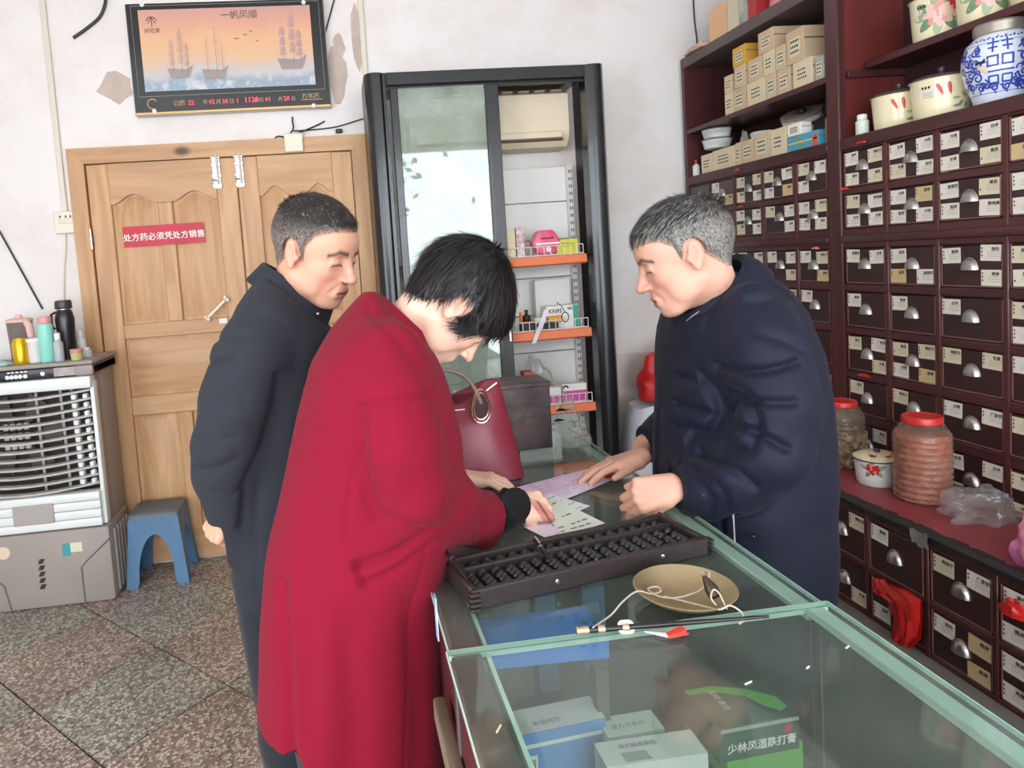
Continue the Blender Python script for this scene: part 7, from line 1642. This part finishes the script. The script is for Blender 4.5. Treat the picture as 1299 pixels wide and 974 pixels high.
# stand collar
ca, cb = np.array(aty(332, 338, 1.66)), np.array(aty(420, 392, 1.66)); cc = (ca+cb)/2; ud = unit(cb-ca); hw = np.linalg.norm(cb-ca)/2; nn_ = unit(np.cross(ud, nv(0, 1, 0))); nn_ = nn_ if nn_[2] > 0 else -nn_
band('stand_collar', [(cc-nn_*.045, ud*(hw+.016), nv(0, .098, 0)), (cc+nn_*.0, ud*(hw+.006), nv(0, .084, 0)), (cc+nn_*.010, ud*(hw+.003), nv(0, .080, 0)), (cc+nn_*.012, ud*(hw-.003), nv(0, .075, 0)), (cc+nn_*.008, ud*(hw-.007), nv(0, .072, 0)), (cc-nn_*.045, ud*(hw-.0), nv(0, .08, 0))], M_wool, lt)
lc = nv(-.044, 1.61, 1.533); LR_ = frame(-34, 20, 2); ls = .985
Fh, G = head_field(lc, LR_, ls, aty(372, 384, 1.65), .057, open_mouth=.0015)
w0 = np.array(aty(286, 643, 1.53)); hs1, _, _ = hand_shell(w0, (-.42, .15, -.80), (.72, .55, -.2), -1, [(62, 66, 36), (64, 70, 36), (66, 70, 36), (66, 70, 36)], (.55, .5, .5, .5, .3), .93, arm=sp[5])
w1 = slf[-1]; hs2, _, _ = hand_shell(w1, (.25, -.85, -.35), (.5, -.2, .7), 1, [(60, 70, 40)]*4, (.6, .5, .4, .4, .2), .93, arm=slf[3])
trunk = [limb([aty(372, 384, 1.65), aty(362, 425, 1.66), (-.17, 1.66, 1.15), (-.17, 1.66, .9), (-.17, 1.66, .74)], [.055, .085, .095, .105, .1]), limb([aty(362, 425, 1.66)]+sp[:6], [.06, .05, .045, .042, .04, .034, .028]), limb([aty(362, 425, 1.66)]+slf, [.06, .05, .045, .04, .034, .027])]
trunk += [limb([(-.21, 1.67+q*.09, .80), (-.20, 1.67+q*.09, .42), (-.20, 1.67+q*.09, .08)], [.07, .045, .032]) for q in (-1, 1)]
skin_body('body', [Fh.mesh(), hs1, hs2]+trunk, (lc, LR_, ls), (216, 162, 136), (178, 104, 94), lt)
def crop(Fd, c, Rm, s, hl, thick, n, dark, grey, greyf, parent, topl, flowf, toplen=.014, skin_rgb=(200, 150, 126)):
    H = hair_shell(Fd, c, Rm, s, hl, thick); V, Q = H.mesh(); me = np_mesh('shell', V, Q, M_hair); N = vnormals(me)
    q = (V-np.array(c))@Rm.T/s; gw = greyf(q)
    C = np.array(lin(dark))[None]*(1-gw[:, None])+np.array(lin(grey))[None]*gw[:, None]*.75
    def colf(p, r): q1 = ((p-np.array(c))@Rm.T/s)[None]; g_ = greyf(q1)[0]; return np.array(lin(grey))*r.uniform(.6, 1.25) if r.random() < g_ else np.array(lin(dark))*r.uniform(.5, 1.8)
    def ln(p): q1 = (p-np.array(c))@Rm.T/s; return toplen if q1[2] > topl else .0065
    def fl(p, n_): q1 = (p-np.array(c))@Rm.T/s; return flowf(q1)@Rm
    edge = q[:, 2]-np.interp(q[:, 0], [a for a, b in hl], [b for a, b in hl])
    wfade = np.clip(edge/.016, 0, 1)**.8; C = C*wfade[:, None]+np.array(lin(skin_rgb))[None]*(1-wfade[:, None])
    sv, sq, sc = strands(V, N, NR_, n, fl, ln, .0007, colf, lift=.35, seg=3, keep=edge > .004)
    m2 = np_mesh('hair', np.concatenate([V, sv]), np.concatenate([Q, sq+len(V)]), M_hair, np.concatenate([C, sc])); tag(put('hair', m2, parent), kind='stuff')
hlm = [(-.13, -.062), (-.07, -.055), (-.045, -.025), (-.03, .0), (-.018, .024), (.002, .018), (.010, -.012), (.018, -.012), (.022, .022), (.04, .05), (.06, .062), (.075, .07), (.1, .075)]
crop(Fh, lc, LR_, ls, hlm, .009, 9000, (40, 36, 36), (150, 134, 122), lambda q: np.clip(.72-(q[:, 2]-.02)*11, .06, .72)*np.clip(1.1-(-.04-q[:, 0])*6, .35, 1), lt, .085, lambda q: nv(.8, 0, -.5) if q[2] > .08 else nv(-.3, 0, -1), .012)
for (x, y) in ((404, 412), (406, 398)):
    c = aty(x, y, 1.50)
for x, y in ((266, 627), (269, 634), (272, 641)):
    c = Vector(aty(x+1, y, 1.50)); MB().lathe([(.006, -.002), (.006, .002), (.002, .003)], c, 12).build('cuff_button', M_black, lt)
for x, y in ((403, 398), (405, 415)):
    c = Vector(aty(x, y, 1.585)); m_ = MB(); m_.lathe([(.001, -.005), (.004, -.003), (.005, 0), (.004, .003), (.001, .005)], c, 12); m_.build('snap_button', M_metal, lt)
legs_and_shoes(lt, [(-.21, 1.58, .80), (-.21, 1.76, .80)], [(-.20, 1.58, 0), (-.18, 1.77, 0)], (1, .15, 0), cloth('slate_trousers', (42, 43, 50), .85, .1, .15))

# ================================================================== the man in the navy padded jacket behind the counter
ry_ = 1.49
rt = thing('person', (1.0, ry_, 0), 'grey haired man in a navy padded jacket leaning on the counter with both hands', 'person')
M_navy = cloth('navy_nylon', (26, 29, 46), .6, .03, .12, 200, .1)
Lo = [(905, 345), (880, 372), (862, 400), (857, 425), (857, 460), (850, 518), (847, 585), (848, 640), (856, 720), (862, 860), (864, 900)]
Ro = [(942, 345), (978, 352), (1003, 385), (1018, 440), (1030, 500), (1036, 545), (1038, 618), (1037, 680), (1030, 745), (1022, 860), (1020, 900)]
dep = [(930, 344, .06, 1.52), (930, 365, .13, 1.52), (930, 400, .185, 1.51), (930, 450, .205, 1.51), (930, 600, .205, 1.51), (930, 760, .21, 1.51), (930, 900, .205, 1.51)]
Fr_ = Field((.60, 1.12, .52), (1.34, 2.0, 1.56), .0062)
outline_column(Fr_, Lo, Ro, ry_, dep, 2.3)
slv = [(955, 398, 1.375, .070), (975, 450, 1.315, .080), (985, 515, 1.285, .082), (975, 572, 1.28, .078), (935, 606, 1.32, .066), (893, 621, 1.38, .056), (862, 624, 1.425, .050), (842, 622, 1.45, .048)]
sp = sleeve(Fr_, slv, .03)
slf = [nv(.93, 1.68, 1.36), nv(.97, 1.78, 1.17), nv(.96, 1.80, 1.04), nv(.86, 1.75, .99), nv(.765, 1.712, .966)]
for a, b, ra, rb in zip(slf, slf[1:], (.07, .072, .064, .054), (.072, .064, .054, .045)): Fr_.cone(a, b, ra, rb, .03)
cutbox(Fr_, aty(856, 624, 1.43), (-1, .18, .05), (.60, 1.3, .86), (.80, 1.56, 1.1)); cutbox(Fr_, slf[-1]+nv(.012, 0, 0), (-1, -.1, -.1), (.60, 1.62, .88), (.86, 1.86, 1.1))
gr = [([(920, 484), (960, 474), (1006, 458)], 1.24, .12, .006, .010), ([(935, 520), (965, 512), (1000, 508)], 1.22, .12, .008, .008), ([(930, 400), (915, 440), (912, 470), (926, 492)], 1.30, .10, .007, .010), ([(946, 382), (970, 380), (990, 378)], 1.34, .1, .008, .006), ([(955, 360), (975, 366), (992, 374)], 1.4, .12, .008, .005),
      ([(938, 545), (965, 552), (990, 566)], 1.22, .1, .007, .009), ([(905, 575), (925, 592), (945, 612)], 1.27, .12, .007, .008), ([(885, 595), (898, 612), (908, 640)], 1.33, .1, .007, .006), ([(930, 500), (934, 530), (925, 560), (905, 582)], 1.30, .12, .008, .012), ([(862, 462), (880, 480), (905, 492)], 1.33, .14, .007, .008), ([(858, 505), (880, 525), (910, 530)], 1.33, .14, .008, .009), ([(856, 560), (880, 568), (905, 556)], 1.33, .14, .008, .008),
      ([(1012, 420), (1016, 500), (1012, 580)], 1.32, .12, .010, .008), ([(870, 430), (866, 520), (862, 600)], 1.36, .16, .004, .006), ([(930, 650), (931, 690), (930, 700)], 1.31, .14, .004, .008), ([(870, 600), (880, 622), (884, 640)], 1.38, .1, .006, .005), ([(960, 420), (985, 428), (1006, 440)], 1.26, .12, .010, .006)]
gr = [(a_, b_, c_*1.1, d_*1.1, e_*1.7) for a_, b_, c_, d_, e_ in gr]
garment('padded_jacket', Fr_, M_navy, rt, gr, .007, 9)
ca, cb = np.array(aty(938, 330, 1.50)), np.array(aty(862, 404, 1.50)); cc = (ca+cb)/2; ud = unit(cb-ca); hw = np.linalg.norm(cb-ca)/2; nn_ = unit(np.cross(ud, nv(0, 1, 0))); nn_ = nn_ if nn_[2] > 0 else -nn_
band('collar', [(cc-nn_*.055, ud*(hw+.03), nv(0, .118, 0)), (cc-nn_*.02, ud*(hw+.026), nv(0, .108, 0)), (cc+nn_*.006, ud*(hw+.016), nv(0, .094, 0)), (cc+nn_*.014, ud*(hw+.006), nv(0, .086, 0)), (cc+nn_*.008, ud*(hw-.006), nv(0, .076, 0)), (cc-nn_*.05, ud*(hw-.004), nv(0, .08, 0))], M_navy, rt)
MB().tube(spline([aty(x, y, yy) for x, y, yy in ((871, 407, 1.428), (877, 402, 1.42), (887, 395, 1.412))]), .0016, 6).build('collar_zip', M_metal, rt)
MB().tube(spline([aty(x, y, 1.30) for x, y in ((930, 652), (931, 670), (932, 690))]), .0022, 6).build('pocket_zip', M_metal, rt)
for x, y, yy in ((892, 628, 1.322), (955, 680, 1.30)): MB().lathe([(.001, -.005), (.005, -.003), (.006, 0), (.005, .003), (.001, .005)], Vector(aty(x, y, yy)), 12).build('snap_button', M_black, rt)
rc_ = nv(.776, 1.47, 1.462); RR = frame(163, 18, 4); rs = .985
Fh, G = head_field(rc_, RR, rs, aty(905, 378, 1.50), .058, open_mouth=.004)
w0 = np.array(atz(853, 618, .968)); hs1, _, _ = hand_shell(w0, (-.96, .12, -.16), (.05, .75, -.6), 1, [(52, 74, 40), (56, 76, 40), (58, 78, 40), (60, 78, 40)], (.7, .35, .55, .5, .25), .97, arm=sp[6])
w1 = np.array(atz(813, 579, .962)); hs2, _, _ = hand_shell(w1, (-.97, -.08, -.12), (.05, -.12, -1), 1, [(6, 14, 8), (4, 12, 8), (6, 14, 8), (10, 16, 10)], (.85, .42, .12, .2, .02), 1.0, spread=(.12, .04, -.04, -.12), arm=slf[-1])
trunk = [limb([aty(905, 378, 1.50), aty(925, 420, 1.51), (.95, 1.51, 1.12), (.96, 1.51, .9), (.96, 1.51, .74)], [.055, .085, .095, .105, .1]), limb([aty(925, 420, 1.51)]+sp[:7], [.06, .05, .045, .042, .04, .034, .03, .026]), limb([aty(925, 420, 1.51)]+slf, [.06, .05, .045, .04, .034, .027])]
trunk += [limb([(.96, 1.51+q*.09, .82), (.95, 1.51+q*.09, .42), (.94, 1.51+q*.09, .08)], [.075, .05, .035]) for q in (-1, 1)]
skin_body('body', [Fh.mesh(), hs1, hs2]+trunk, (rc_, RR, rs), (220, 166, 144), (186, 112, 102), rt)
hlr = [(-.13, -.060), (-.07, -.05), (-.045, -.02), (-.03, .0), (-.018, .026), (.002, .02), (.010, -.004), (.018, -.004), (.024, .03), (.045, .050), (.06, .056), (.08, .060), (.1, .060)]
crop(Fh, rc_, RR, rs, hlr, .012, 11000, (46, 47, 50), (170, 164, 156), lambda q: np.clip(.62-(q[:, 2]-.03)*6, .20, .62), rt, .07, lambda q: nv(1, 0, -.75) if q[2] > .06 else nv(-.2, 0, -1), .020)
legs_and_shoes(rt, [(.95, 1.42, .80), (.95, 1.60, .80)], [(.95, 1.42, 0), (.95, 1.61, 0)], (-1, 0, 0), MATS['slate_trousers'])

# flat print and lettering too fine to pick apart glyph by glyph
for o in bpy.data.objects:
    if o.name.split('.')[0] in ('lettering', 'print_lettering', 'gold_lettering', 'led_digits', 'button_marks', 'print_mark', 'writing', 'printed_ship', 'intake_bar'): o['kind'] = 'stuff'
